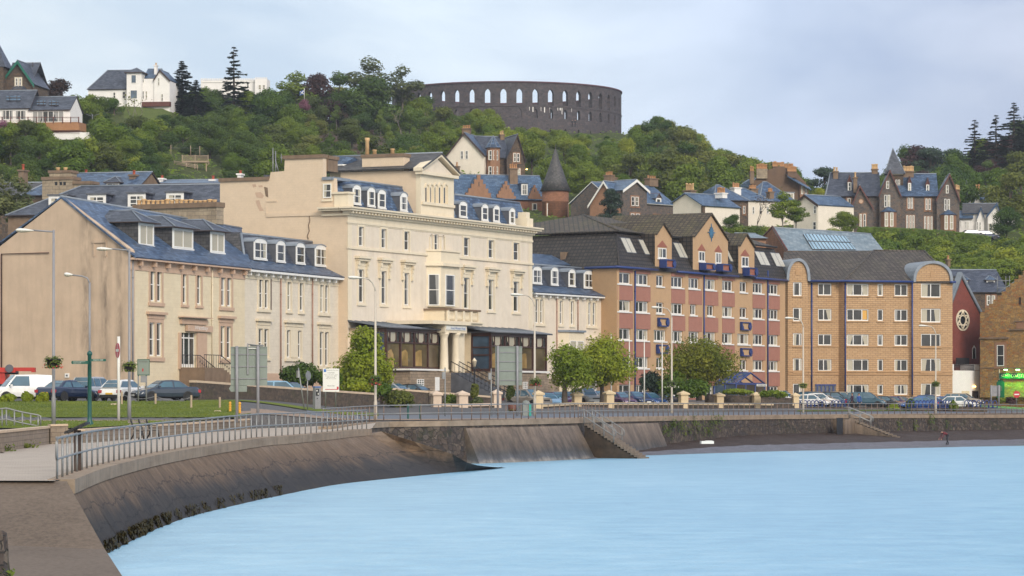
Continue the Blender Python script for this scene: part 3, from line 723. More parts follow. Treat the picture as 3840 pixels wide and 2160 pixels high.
def dormer(parent,fr,x0,y0,x1,y1,back,style='arch',cols=1,rows=2,cheek='lead_dark',roof='lead',front='white_paint',rh=.5,ov=.12,marg=.13,fw=.07,low=.05,curtain='auto',wname='dormer'):
 u0,u1,z0,z1=pxr(fr,x0,y0,x1,y1);m=MB()
 if style=='arch':
  n=8;cu,hw=(u0+u1)/2,(u1-u0)/2;ah=min(.32,hw*.5)
  prof=[(u0,z0-.5),(u1,z0-.5)]+[(cu+hw*math.cos(math.pi*k/n),z1-ah+ah*math.sin(math.pi*k/n)) for k in range(n+1)]
  m.prism([fr.P(a,b,-.06) for a,b in prof],V((fr.n.x,fr.n.y,0))*-back,cheek,cheek)
  hw2=hw+ov*.6
  pr=[(cu+hw2*math.cos(math.pi*k/n),z1-ah+(ah+.09)*math.sin(math.pi*k/n)) for k in range(n+1)]+[(cu+hw*math.cos(math.pi*k/n),z1-ah+(ah+.004)*math.sin(math.pi*k/n)) for k in reversed(range(n+1))]
  m.prism([fr.P(a,b,.06) for a,b in pr],V((fr.n.x,fr.n.y,0))*-(back),roof,roof)
  fp=[(u0,z0),(u0+marg,z0),(u0+marg,z1-ah-.02),(u1-marg,z1-ah-.02),(u1-marg,z0),(u1,z0)]+[(cu+hw*math.cos(math.pi*k/n),z1-ah+ah*math.sin(math.pi*k/n)) for k in range(n+1)]
  m.prism([fr.P(a,b,.0) for a,b in fp],V((fr.n.x,fr.n.y,0))*-.058,front)
  fr.box(m,u0,u1,z0-.12,z0-.002,-.05,.08,front)
  wz=z1-ah-.02
 else:
  fr.box(m,u0+.02,u1-.02,z0-.8,z1,-back,-.06,cheek)
  fr.box(m,u0,u0+marg,z0,z1,-.058,0,front);fr.box(m,u1-marg,u1,z0,z1,-.058,0,front)
  fr.box(m,u0+marg,u1-marg,z1-marg,z1,-.058,0,front);fr.box(m,u0-.05,u1+.05,z0-.14,z0-.002,-.055,.07,front)
  wz=z1-marg
  if style=='flat':fr.box(m,u0-ov,u1+ov,z1+.003,z1+.14,-back,ov,roof)
  elif style=='hip':
   e=[fr.P(u0-ov*2,z1+.02,ov*2),fr.P(u1+ov*2,z1+.02,ov*2),fr.P(u1+ov*2,z1+.02,-back),fr.P(u0-ov*2,z1+.02,-back)]
   cu=(u0+u1)/2;hw=(u1-u0)/2+ov*2;rg=[fr.P(cu,z1+rh,ov*2-hw),fr.P(cu,z1+rh,-back)]
   m.face([e[0],e[1],rg[0]],roof);m.face([e[1],e[2],rg[1],rg[0]],roof);m.face([e[3],e[0],rg[0],rg[1]],roof)
   m.prism(e,(0,0,-.07),'timber_dark')
   m.tube([e[0]+V((0,0,.03)),rg[0]+V((0,0,.03))],.05,'lead',6);m.tube([e[1]+V((0,0,.03)),rg[0]+V((0,0,.03))],.05,'lead',6);m.tube([rg[0],rg[1]],.06,'lead',6)
  elif style=='gable':
   cu=(u0+u1)/2;a,b,c=fr.P(u0-ov,z1-.05,.15),fr.P(cu,z1+rh,.15),fr.P(u1+ov,z1-.05,.15);nb=V((fr.n.x,fr.n.y,0))*-(back+.15)
   m.prism([fr.P(u0,z1,0),fr.P(u1,z1,0),fr.P(cu,z1+rh-.08,0)],nb,front if front!='white_paint' else cheek)
   m.slab([a,b,b+nb,a+nb],.08,roof,'timber_red');m.slab([b,c,c+nb,b+nb],.08,roof,'timber_red')
 o=emit(m,wname,parent)
 window(o,fr,(u0+marg,u1-marg,z0+.02,wz),cols,rows,fw,rec=-.0+.03,curtain=curtain,flat=True)
 return o
def downpipe(parent,fr,px,y0,y1,mat='pink_pipe',r=.055,d=.09):
 m=MB();u=fr.U(px);za,zb=fr.Z(px,y0),fr.Z(px,y1)
 m.tube([fr.P(u,za,d),fr.P(u,zb,d)],r,mat,6)
 for k in range(3):z=lerp((k+.5)/3,za,zb);m.tube([fr.P(u,z-.05,d),fr.P(u,z+.05,d)],r*1.35,mat,6)
 return emit(m,'downpipe',parent)
A=thing('guest_house','guest house with blank tan harled gable, cream front, blue slate roof and three hipped dormers','guest house',W(492,1470,201))
FA=Fr(492,201,1297,233.6);FG=Fr(-40,206,492,201)
zE=FA.Z(500,975);gap=FG.X(233,742,0)
mb=MB();FG.poly(mb,[(-40,1470),(-40,952),(0,924),(233,742),(489,936),(492,945),(492,1470)],0,-.5,'harling')
emit(mb,'gable_wall',A)
mb=MB();mb.tube([FG.X(8,1400,.08),FG.X(8,952,.08),FG.X(185,948,.08)],.05,'brown_metal',6);emit(mb,'downpipe',A)
mb=MB()
FG.pxbox(mb,347,901,398,910,0,.10,'harling');FG.pxbox(mb,350,910,356,962,0,.06,'harling');FG.pxbox(mb,394,910,400,962,0,.06,'harling');emit(mb,'blocked_window',A)
mb=MB();FG.pxbox(mb,245,1400,260,1416,.0,.08,'white_paint');FG.pxbox(mb,250,1405,256,1411,.08,.1,'lead_dark');emit(mb,'vent',A)
holes=[]
zu0,zu1=FA.Z(606,1132),FA.Z(564,1003);zl0,zl1=FA.Z(606,1336),FA.Z(560,1209)
kw=dict(sur='pink_trim',sw=.24,fw=.085)
for x0,x1,c in ((563,606,2),(684,700,1),(738,754,1),(828,868,2)):
 u0,u1=FA.U(x0),FA.U(x1)
 if c==2:
  mid=(u0+u1)/2
  for a,b in ((u0,mid-.14),(mid+.14,u1)):holes.append(window(A,FA,(a,b,zu0,zu1),1,2,.085,curtain='curtain_grey'))
  s=MB();t=.05
  for a,b,c_,d_ in ((u0-.26,u0-.003,zu0-.1,zu1+.45),(u1+.003,u1+.26,zu0-.1,zu1+.45),(u0,u1,zu1+.003,zu1+.45),(mid-.137,mid+.137,zu0,zu1)):FA.box(s,a,b,c_,d_,-.02,t,'pink_trim')
  FA.box(s,u0-.36,u1+.36,zu0-.36,zu0-.103,-.02,.13,'pink_trim');emit(s,'window_surround',A)
 else:holes.append(window(A,FA,(u0,u1,zu0,zu1),1,2,curtain='curtain_grey',**kw))
for x0,x1 in ((559,607),(826,866)):
 u0,u1=FA.U(x0),FA.U(x1);mid=(u0+u1)/2
 for a,b in ((u0,mid-.14),(mid+.14,u1)):holes.append(window(A,FA,(a,b,zl0,zl1),1,2,.085))
 s=MB()
 for a,b,c_,d_ in ((u0-.26,u0-.003,zl0-.1,zl1+.3),(u1+.003,u1+.26,zl0-.1,zl1+.3),(u0,u1,zl1+.003,zl1+.3),(mid-.137,mid+.137,zl0,zl1)):FA.box(s,a,b,c_,d_,-.02,.05,'pink_trim')
 FA.box(s,u0-.36,u1+.36,zl0-.4,zl0-.103,-.02,.12,'pink_trim');FA.box(s,u0-.5,u1+.5,zl1+.62,zl1+.82,-.02,.3,'pink_trim');FA.box(s,u0-.3,u1+.3,zl1+.303,zl1+.617,-.02,.1,'pink_trim');emit(s,'window_surround',A)
du0,du1,dz0,dz1=pxr(FA,677,1247,735,1378);holes.append((du0,du1,dz0,dz1))
mb=MB();wall(mb,FA,0,FA.U(918),3.6,zE,holes,'cream_block',.25);emit(mb,'front_wall',A)
d=MB();fr=FA.off(-.7)
for k in range(4):u=du0+(du1-du0)*k/3;FA.box(d,u-.06,u+.06,dz0,dz1,-.24,-.16,'white_paint')
FA.box(d,du0,du1,dz0+2.25,dz0+2.35,-.235,-.165,'white_paint');FA.box(d,du0,du1,dz0,dz0+.25,-.232,-.168,'white_paint');o=emit(d,'entrance_door',A)
d=MB();FA.box(d,du0,du1,dz0,dz1,-.3,-.2,'glass');emit(d,'pane',o)
s=MB();FA.pxbox(s,668,1186,775,1196,-.02,.55,'pink_trim');FA.pxbox(s,673,1196,770,1219,-.02,.22,'pink_trim');FA.pxbox(s,736,1247,772,1385,-.02,.12,'pink_trim');FA.pxbox(s,668,1247,676,1385,-.02,.12,'pink_trim');emit(s,'door_surround',A)
s=MB();FA.pxbox(s,693,1219,787,1246,.05,.28,'pink_trim');sg=emit(s,'name_board',A)
text_mesh('Westbay',FA,FA.U(720),FA.U(768),FA.Z(768,1243),FA.Z(720,1221),.281,'white_paint',sg,shear=.3)
s=MB();FA.box(s,-.1,FA.U(918),zE-.75,zE-.002,-.02,.06,'pink_trim')
for k in range(9):u=1+k*(FA.U(918)-1.6)/8;FA.box(s,u,u+.25,zE-.4,zE-.003,.06,.42,'pink_trim')
FA.box(s,-.3,FA.U(918),zE,zE+.16,-.02,.55,'pink_trim');emit(s,'eaves_cornice',A)
s=MB();ub=FA.U(672)
for k in range(8):FA.box(s,FA.U(735)+k*.5,FA.U(735)+k*.5+.5,3.6,dz0-.16*k-.05,.02,2.2,'stone_brown')
FA.box(s,ub,FA.U(735),3.6,dz0-.04,.02,2.2,'stone_brown');emit(s,'entrance_steps',A)
for dd in (2.15,.35):
 s=MB();a,b,c=FA.P(ub,dz0+.95,dd),FA.P(FA.U(735),dz0+.95,dd),FA.P(FA.U(735)+3.8,dz0-.35,dd)
 s.tube([a,b,c],.035,'dark_metal',6)
 for k in range(7):p=a.lerp(b,k/7);s.tube([p,p-V((0,0,1))],.018,'dark_metal',5)
 for k in range(11):p=b.lerp(c,k/10);s.tube([p,p-V((0,0,1))],.018,'dark_metal',5);s.lathe(p-V((0,0,.6)),[(.02,0),(.06,.1),(.02,.2)],'dark_metal',6)
 emit(s,'handrail',A)
downpipe(A,FA,793,1000,1400,'cream_trim');downpipe(A,FA,494,960,1440,'grey_pole',.07)
FR_=Fr(a=gap.to_2d(),u=FA.u);r1=FR_.X(905,846);r1.z=FR_.Z(715,824)-.2
e0,e1=FA.P(-.35,zE+.2,.6),FA.P(FA.U(918),zE+.2,.6);rg0=gap+V((FA.n.x*.0-.1,0,.12))
mb=MB();mb.slab([e0,e1,r1,rg0],.12,'slate');bk=FG.X(-40,940)
mb.slab([rg0,r1,r1-V((9,-3,3.6)),bk+V((0,0,.1))],.12,'slate');mb.tube([rg0,r1],.11,'lead',6);emit(mb,'roof',A)
fd=FA.off(-1.3)
for q,c in (((521,832,578,923),2),((648,851,725,935),2),((790,865,843,949),2)):
 dormer(A,fd,*q,3.2,'hip',c,1,cheek='slate_grey',roof='slate_dark',rh=1.0,ov=.2,marg=.16,curtain='full')
ck=Fr(560,222,812,219.5);s=MB();ck.pxbox(s,560,772,812,840,-1.1,0,'ashlar');ck.pxbox(s,500,768,815,776,-1.2,.15,'stone_brown');o=emit(s,'chimney',A)
for k in range(17):
 p=MB();b=ck.X(508+k*17.7,768,-.55);h=.42*RND.uniform(.9,1.3);p.lathe(b,[(.2,0),(.17,.1),(.17,h*.7),(.21,h*.8),(.21,h),(.14,h)],'pot_cream',10);emit(p,'chimney_pot',o)
Bh=thing('terraced_house','cream terraced house with slate mansard and four arched dormers, joined to the tan-gabled house','house',W(1100,1440,225))
holes=[];zB=zE-.1
zu0,zu1=FA.Z(1006,1157),FA.Z(971,1043);zl0,zl1=FA.Z(1005,1338),FA.Z(969,1232)
def pair(b,fr,x0,x1,z0,z1,mat,cap=False,gapw=.14):
 u0,u1=fr.U(x0),fr.U(x1);mid=(u0+u1)/2
 hs=[window(b,fr,(u0,mid-gapw,z0,z1),1,2),window(b,fr,(mid+gapw,u1,z0,z1),1,2)]
 s=MB();m=mat
 for a,c,e,f in ((u0-.28,u0-.003,z0-.1,z1+.3),(u1+.003,u1+.28,z0-.1,z1+.3),(u0,u1,z1+.003,z1+.3),(mid-gapw+.003,mid+gapw-.003,z0,z1)):fr.box(s,a,c,e,f,-.02,.05,m)
 fr.box(s,u0-.38,u1+.38,z0-.32,z0-.103,-.02,.14,m)
 if cap:fr.box(s,u0-.5,u1+.5,z1+.62,z1+.8,-.02,.3,m);fr.box(s,u0-.3,u1+.3,z1+.303,z1+.617,-.02,.1,m)
 emit(s,'window_surround',b);return hs
def single(b,fr,x0,x1,z0,z1,mat,**kw):
 return window(b,fr,(fr.U(x0),fr.U(x1),z0,z1),1,2,sur=mat,**kw)
holes+=pair(Bh,FA,971,1007,zu0,zu1,'cream_trim');holes.append(single(Bh,FA,1077,1092,zu0,zu1,'cream_trim'));holes.append(single(Bh,FA,1123,1138,zu0,zu1,'cream_trim'));holes+=pair(Bh,FA,1200,1232,zu0,zu1,'cream_trim')
holes+=pair(Bh,FA,968,1006,zl0,zl1,'cream_trim',True);holes+=pair(Bh,FA,1075,1129,zl0,zl1,'cream_trim',True,.75);holes+=pair(Bh,FA,1198,1232,zl0-.6,zl1,'cream_trim',True)
mb=MB();wall(mb,FA,FA.U(918),FA.U(1276),3.8,zB,holes,'white_block',.25,d=-.02);emit(mb,'front_wall',Bh)
s=MB();FA.box(s,FA.U(918)+.02,FA.U(1276),3.8,FA.Z(1100,1402),-.02,.06,'pink_trim');emit(s,'plinth',Bh)
s=MB();FA.box(s,FA.U(918),FA.U(1276),zB-.55,zB-.003,-.02,.04,'cream_trim')
for k in range(14):u=FA.U(925)+k*(FA.U(1270)-FA.U(925))/13;FA.box(s,u,u+.2,zB-.28,zB-.004,.04,.4,'white_paint')
FA.box(s,FA.U(918),FA.U(1290),zB,zB+.24,-.02,.58,'white_paint');emit(s,'eaves_cornice',Bh)
for px,y1 in ((1050,1400),(1169,1390),(1275,1330)):downpipe(Bh,FA,px,1045,y1)
s=MB();FA.pxbox(s,1013,1047,1017,1165,.052,.056,'rust_post');emit(s,'rust_stain',Bh)
fm,fm2=FA.off(-1.5),FA.off(-2.6)
mb=MB();a0,a1=FA.P(FA.U(918),zB+.26,.62),FA.P(FA.U(1297),zB+.26,.62);m0,m1=fm.X(917,973),fm.X(1262,1003);m0.z=m1.z=(m0.z+m1.z)/2
t0,t1=fm2.X(904,881),fm2.X(1232,909);t0.z=t1.z=(t0.z+t1.z)/2
mb.slab([a0,a1,m1,m0],.1,'slate');mb.slab([m0,m1,t1,t0],.1,'slate_dark')
bk=V((FA.n.x,FA.n.y,0))*-5;mb.face([m0,t0,t0+bk,m0+bk],'slate_grey');mb.face([m1,a1,a1+bk,t1+bk,t1],'slate_dark');mb.slab([t0+V((0,0,.1)),t1+V((0,0,.1)),t1+bk+V((0,0,.25)),t0+bk+V((0,0,.25))],.12,'lead_dark')
mb.tube([m0,t0],.12,'lead',6);mb.tube([t0,t1],.09,'lead',6);mb.tube([m1,t1],.08,'lead',6);emit(mb,'mansard_roof',Bh)
fd=FA.off(-1.25)
for q,c in (((953,891,1001,973),2),((1037,900,1070,982),1),((1111,908,1144,989),1),((1182,916,1226,998),2)):dormer(Bh,fd,*q,2.4,'arch',c,2,curtain='auto')
H=thing('hotel','large cream seafront hotel with slate mansard, pedimented centre, oriel and brown glazed sun porches','hotel',W(1640,1470,245))
FC=Fr(1304,232,1995,260.0);FS=Fr(825,236.5,1304,232);uR=FC.U(1995)
zc0,zc1=FC.Z(1308,808),FC.Z(1304,776);holes=[]
z3a,z3b=FC.Z(1361,923),FC.Z(1348,850);z2a,z2b=FC.Z(1361,1134),FC.Z(1348,1010)
kw=dict(sur='cream_trim',sw=.3)
for x in (1348,1432.5,1518.5,1742,1834.5,1928):
 w=19 if x<1600 else 21;x -= 3
 holes.append(single(H,FC,x,x+w,z3a,z3b,'cream_trim',sw=.26,fw=.06))
 o_=len(COL.objects);holes.append(window(H,FC,(FC.U(x),FC.U(x+w),z2a,z2b),1,2,.06,sur='cream_trim',sw=.3))
 s=MB();u0,u1=FC.U(x),FC.U(x+w);zt=z2b+.95
 FC.box(s,u0-.75,u1+.75,zt,zt+.2,-.02,.55,'cream_trim');FC.box(s,u0-.6,u1+.6,zt-.22,zt-.003,-.02,.38,'cream_trim');FC.box(s,u0-.3,u1+.3,z2b+.303,zt-.223,-.02,.08,'cream_trim')
 for ua in (u0-.58,u1+.28):
  for k in range(4):FC.box(s,ua,ua+.3,zt-.25-.34*(k+1),zt-.253-.34*k,-.02,(.34,.24,.17,.24)[k],'cream_trim')
 emit(s,'window_hood',H)
for a,b in ((1616,1622),(1630,1645),(1660,1666)):holes.append(window(H,FC,(FC.U(a),FC.U(b),z3a+.02,z3b+.02),1,2,.06))
s=MB();FC.pxbox(s,1612,882,1670,888,-.02,.08,'cream_trim');FC.pxbox(s,1611,955,1671,963,-.02,.14,'cream_trim')
for px in (1612,1625,1652,1668):FC.pxbox(s,px-2,888,px+2,955,-.02,.06,'cream_trim')
emit(s,'window_surround',H)
mb=MB();wall(mb,FC,0,uR,3.5,zc0,holes,'cream_cool_lit',.28);emit(mb,'front_wall',H)
s=MB()
for py,h,d_ in ((829,.16,.10),(924,.2,.14)):z=FC.Z(1307,py);FC.box(s,-.1,uR+.1,z-h,z,-.02,d_,'cream_trim')
FC.box(s,-.02,FC.U(1309)+.45,FC.Z(1307,1200),zc0-.8,-.01,.035,'cream_trim');FC.box(s,uR-.7,uR+.02,FC.Z(1307,1200),zc0-.8,-.01,.035,'cream_trim');FC.box(s,-.03,uR+.03,zc0-.75,zc0-.002,-.01,.045,'cream_trim');emit(s,'string_course',H)
s=MB();hc_=zc1-zc0
FC.box(s,-.25,uR+.25,zc0,zc0+hc_*.25,-.3,.22,'cream_trim');FC.box(s,-.7,uR+.7,zc0+hc_*.55,zc0+hc_*.8,-.3,.75,'cream_trim');FC.box(s,-.85,uR+.85,zc0+hc_*.8+.002,zc1,-.4,.9,'cream_trim')
FC.box(s,-.3,uR+.3,zc0+hc_*.25+.002,zc0+hc_*.55-.002,-.3,.3,'cream_trim')
for k in range(64):u=-.2+k*(uR+.2)/63.6;FC.box(s,u,u+.24,zc0+hc_*.27,zc0+hc_*.53,.302,.62,'cream_trim')
fsr=Fr(a=FC.P(0,0).to_2d(),u=FS.u)
fsr.box(s,-2.6,-.4,zc0+hc_*.55,zc0+hc_*.8,-.1,.6,'cream_trim');fsr.box(s,-2.6,-.5,zc0+hc_*.8+.002,zc1,-.1,.78,'cream_trim');fsr.box(s,-2.5,-.2,zc0,zc0+hc_*.25,-.1,.2,'cream_trim')
emit(s,'cornice',H)
mb=MB();FS.poly(mb,[(825,1450),(825,678),(1009,676),(1015,646),(1066,641),(1068,592),(1212,588),(1212,668),(1252,668),(1254,722),(1304,724),(1304,1450)],0,-.6,'cream_warm_lit');emit(mb,'flank_wall',H)
s=MB()
for x0,x1,y0,y1 in ((822,1009,669,676),(1062,1216,584,592)):FS.pxbox(s,x0,y0,x1,y1,-.8,.15,'stone_brown')
FS.pxbox(s,995,1240/1.6,1001,800,0,.04,'cream_warm_lit');emit(s,'wall_coping',H)
s=MB();FS.pxbox(s,1000,800,1280,806,-.01,.08,'cream_warm_lit');FS.pxbox(s,1000,752,1038,756,-.01,.06,'cream_warm_lit');emit(s,'string_course',H)
s=MB();FS.pxbox(s,1110,592,1218,640,-2.4,-.62,'stone_brown');FS.pxbox(s,1075,586,1222,594,-2.5,-.61,'stone_brown');emit(s,'chimney',H)
mbx=MB();cr=[FS.X(x,y,.012) for x,y in ((1160,808),(1162,828),(1157,846),(1160,866),(1153,884),(1156,897))];mbx.tube(cr,.05,'stone_brown',5);emit(mbx,'crack',H)
window(H,FS,pxr(FS,1213,690,1243,742),1,2,proud=True,sur='cream_trim',sw=.08)
s=MB();FS.pxbox(s,1210,664,1252,674,-3,.15,'lead');emit(s,'window_roof',H)
s=MB();FC.box(s,-.1,FC.U(1322),zc1,zc1+1.15,-1.3,.1,'cream_trim');FC.box(s,-.25,FC.U(1322)+.12,zc1+1.152,zc1+1.32,-1.4,.22,'cream_trim');emit(s,'parapet_pedestal',H)
s=MB();FC.box(s,uR-1.3,uR+.05,zc1,zc1+.9,-1.3,.1,'cream_trim');FC.box(s,uR-1.1,uR-.3,zc1+.902,zc1+1.5,-1,-.1,'cream_trim');emit(s,'parapet_pedestal',H)
for pts in (((945,692),(958,690),(962,700),(950,704)),((968,696),(984,694),(986,702),(972,703)),((956,722),(978,720),(990,734),(984,744),(962,741)),((958,752),(972,750),(980,775),(990,790),(974,792),(963,770)),((990,700),(1004,704),(1006,740),(996,736))):
 m=MB();m.face([FS.X(x,y,.006) for x,y in pts],'stone_brown' if pts[0][0]>985 else 'pink_trim');emit(m,'peeled_patch',H)
m=MB();[m.tube([FS.X(x,690,-2),FS.X(x,y,-2)],.05,'galv',5) for x,y in ((982,548),(992,560))];m.tube([FS.X(992,600,-2),FS.X(1003,640,-2)],.06,'galv',5);emit(m,'aerial',H);m=MB();f_=FS.off(-3);m.tube([f_.X(1055,612),f_.X(1055,578)],.04,'galv',5);m.tube([f_.X(1050,590),f_.X(1085,592)],.03,'galv',4);emit(m,'aerial',H)
def mansard(parent,fr,xa,xb,zb,xt0,xt1,zt,back=1.4,deep=7,mat='slate',capl='lead'):
 m=MB();f2=fr.off(-back);a,b=fr.P(fr.U(xa),zb),fr.P(fr.U(xb),zb);c,d_=f2.P(f2.U(xt1),zt),f2.P(f2.U(xt0),zt)
 m.slab([a,b,c,d_],.1,mat);q=V((fr.n.x,fr.n.y,0))*-deep;m.slab([d_+V((0,0,.06)),c+V((0,0,.06)),c+q+V((0,0,.5)),d_+q+V((0,0,.5))],.15,'lead_dark')
 m.face([a,d_,d_+q,a+q],mat);m.face([b,c,c+q,b+q],mat);m.tube([d_,c],.1,capl,6);m.tube([a,d_],.07,capl,6);m.tube([b,c],.07,capl,6)
 return emit(m,'mansard_roof',parent)
fm=FC.off(-.9);zM=zc1-.1
mansard(H,fm,1290,1588,zM,1248,1532,fm.off(-1.4).Z(1250,668),mat='slate')
fd=FC.off(-.85)
for q in ((1324,691,1354,766),(1379,701,1407,774),(1418,709,1447,781),(1502,721,1528,791)):dormer(H,fd,*q,2.4,'arch',1,2)
mansard(H,fm,1704,1985,zM,1702,1948,fm.off(-1.4).Z(1705,729),mat='slate')
for q in ((1723,753,1752,815),(1807,763,1831,827),(1851,768,1874,832),(1911,778,1932,840)):dormer(H,fd,*q,2.4,'arch',1,2)
fp=FC.off(-.35);mb=MB();pa,pb=fp.U(1578),fp.U(1702);zp0,zp1=zM-.2,fp.Z(1580,642)
fp.box(mb,pa,pb,zp0,zp1,-.5,0,'cream_trim');o=emit(mb,'pavilion_wall',H)
cu=(pa+pb)/2;zap=fp.Z(1645,586);mb=MB()
mb.prism([fp.P(pa+.1,zp1,0),fp.P(pb-.1,zp1,0),fp.P(cu,zap-.3,0)],V((fp.n.x,fp.n.y,0))*-.5,'cream_cool_lit')
fp.box(mb,pa-.35,pb+.35,zp1-.28,zp1-.002,-.4,.35,'cream_trim')
for ua,ub in ((pa-.5,cu),(pb+.5,cu)):
 mb.prism([fp.P(ua,zp1,.4),fp.P(cu,zap-.05,.4),fp.P(cu,zap+.28,.4),fp.P(ua,zp1+.3,.4)],V((fp.n.x,fp.n.y,0))*-.9,'cream_trim')
emit(mb,'pediment',H)
s=MB()
for x in (1600,1616.5,1633,1651,1669.5):
 u0,u1=fp.U(x-6),fp.U(x+6);za,zb=fp.Z(x,764),fp.Z(x,692);c=(u0+u1)/2;hw=(u1-u0)/2;ar=[(c+hw*math.cos(math.pi*k/8),zb-hw+hw*math.sin(math.pi*k/8)) for k in range(9)]
 fp.box(s,c-hw,c+hw,za,zb-hw,.0,.012,'cream_paint')
 for rr_ in (1.0,):
  out=[(c+(hw+.14)*math.cos(math.pi*k/8),zb-hw+(hw+.14)*math.sin(math.pi*k/8)) for k in range(9)]
  s.prism([fp.P(a_,b_,.12) for a_,b_ in out]+[fp.P(a_,b_,.12) for a_,b_ in reversed(ar)],V((fp.n.x,fp.n.y,0))*-.12,'cream_trim')
 fp.box(s,c-hw+.02,c-hw+.25,za+.05,zb-hw*.7,.012,.02,'glass');fp.box(s,c+hw,c+hw+.16,za,zb-hw,0,.12,'cream_trim')
fp.pxbox(s,1580,766,1700,770,0,.2,'cream_trim');emit(s,'blind_arcade',H)
fps=Fr(a=fp.P(pa,0).to_2d(),u=FS.u)
mb=MB();fps.poly(mb,[(1277,645),(1578,641),(1578,815),(1500,800),(1277,760)],-.02,-.5,'cream_warm_lit');emit(mb,'pavilion_flank',H)
mb=MB();gk=V((FS.u.x,FS.u.y,0))*-13;e=fp.P(pa-.45,zp1+.3,.5);t=fp.P(cu,zap+.3,.5);e2=fp.P(pb+.45,zp1+.3,.5)
mb.slab([e,t,t+gk,e+gk],.12,'slate_grey');mb.slab([t,e2,e2+gk,t+gk],.12,'slate_grey');mb.tube([t,t+gk],.1,'lead',6);emit(mb,'pavilion_roof',H)
s=MB();fps.pxbox(s,1354,586,1510,640,-1.4,-.2,'cream_warm_lit');fps.pxbox(s,1350,580,1514,586,-1.5,-.1,'stone_brown');o=emit(s,'chimney',H)
for px,h in ((1362,1.6),(1390,.5),(1457,.6)):
 p=MB();p.lathe(fps.X(px,580,-.8),[(.2,0),(.17,h*.8),(.22,h*.85),(.22,h),(.15,h)],'pot_cream',10);emit(p,'chimney_pot',o)
f4=fps.off(-.9);s=MB();u0,u1,z0,z1=pxr(f4,1237,618,1282,668);f4.box(s,u0,u1,z0,z1,-1.6,0,'cream_paint')
e=[f4.P(u0-.2,z1,.25),f4.P(u1+.2,z1,.25),f4.P(u1+.2+1.2,z1,-1.8),f4.P(u0-.2,z1,-1.8)];tp=[f4.P((u0+u1)/2,z1+.85,-.7),f4.P((u0+u1)/2+1.5,z1+.7,-.9)]
s.face([e[0],e[1],tp[1],tp[0]],'slate');s.face([e[3],e[0],tp[0]],'slate');s.face([e[1],e[2],tp[1]],'slate');s.face([e[2],e[3],tp[0],tp[1]],'slate');s.prism(e,(0,0,-.12),'white_paint');emit(s,'roof_lantern',H)
s=MB();ba,bb,bz0,bz1=FC.U(1600),FC.U(1696),FC.Z(1640,1152),FC.Z(1640,1000)
def bayp(z,o=0):return [FC.P(ba-o,z,0),FC.P(ba+.7-o*.4,z,1.1+o),FC.P(bb-.7+o*.4,z,1.1+o),FC.P(bb+o,z,0)]
s.prism(bayp(bz0),(0,0,bz1-bz0),'cream_trim');s.prism(bayp(bz1+.002,.3),(0,0,.28),'cream_trim');s.prism(bayp(bz1+.284,.02),(0,0,1.05),'cream_trim');s.prism(bayp(bz1+1.336,.15),(0,0,.16),'cream_trim');ob=emit(s,'oriel',H)
f1=FC.off(1.1);ff=Fr(a=FC.P(ba,0,0).to_2d(),u=(FC.P(ba+.7,0,1.1)-FC.P(ba,0,0)).to_2d().normalized())
L1=(FC.P(ba+.7,0,1.1)-FC.P(ba,0,0)).length
for k in range(1):
 w_=(bb-ba-1.4);window(ob,f1,(ba+.7+w_*.22,ba+.7+w_*.72,bz0+.1,bz1-.75),1,2,.09,proud=True,flat=True,curtain='curtain_grey')
window(ob,ff,(.15,L1-.15,bz0+.1,bz1-.75),1,2,.07,proud=True,flat=True,curtain='curtain_grey')
s=MB();xa,xb=FC.U(1588),FC.U(1716);zb0,zb1=FC.Z(1640,1206),FC.Z(1640,1160)
FC.box(s,xa-.15,xb+.15,zb0-.35,zb0,0,2.5,'cream_trim');FC.box(s,xa-.3,xb+.3,zb0-.15,zb0-.02,-.01,2.7,'cream_trim');FC.box(s,xa,xb,zb1-.16,zb1,2.05,2.45,'stone_brown');FC.box(s,xa-.02,xa+.35,zb1-.16,zb1+.005,0,2.4,'stone_brown')
FC.box(s,xa+.1,xa+.3,zb0+.003,zb1-.163,0,2.3,'cream_trim')
for k in range(5):u=lerp(k/4,xa+.1,xb-.5);FC.box(s,u,u+.4,zb0+.002,zb1-.162,2.1,2.4,'cream_trim')
for k in range(26):u=lerp(k/25,xa+.55,xb-.6);s.lathe(FC.P(u,zb0,2.25),[(.05,0),(.09,.3),(.04,.65),(.06,zb1-zb0-.16)],'cream_trim',6)
emit(s,'balcony',H)
FP=FC.off(3.6)
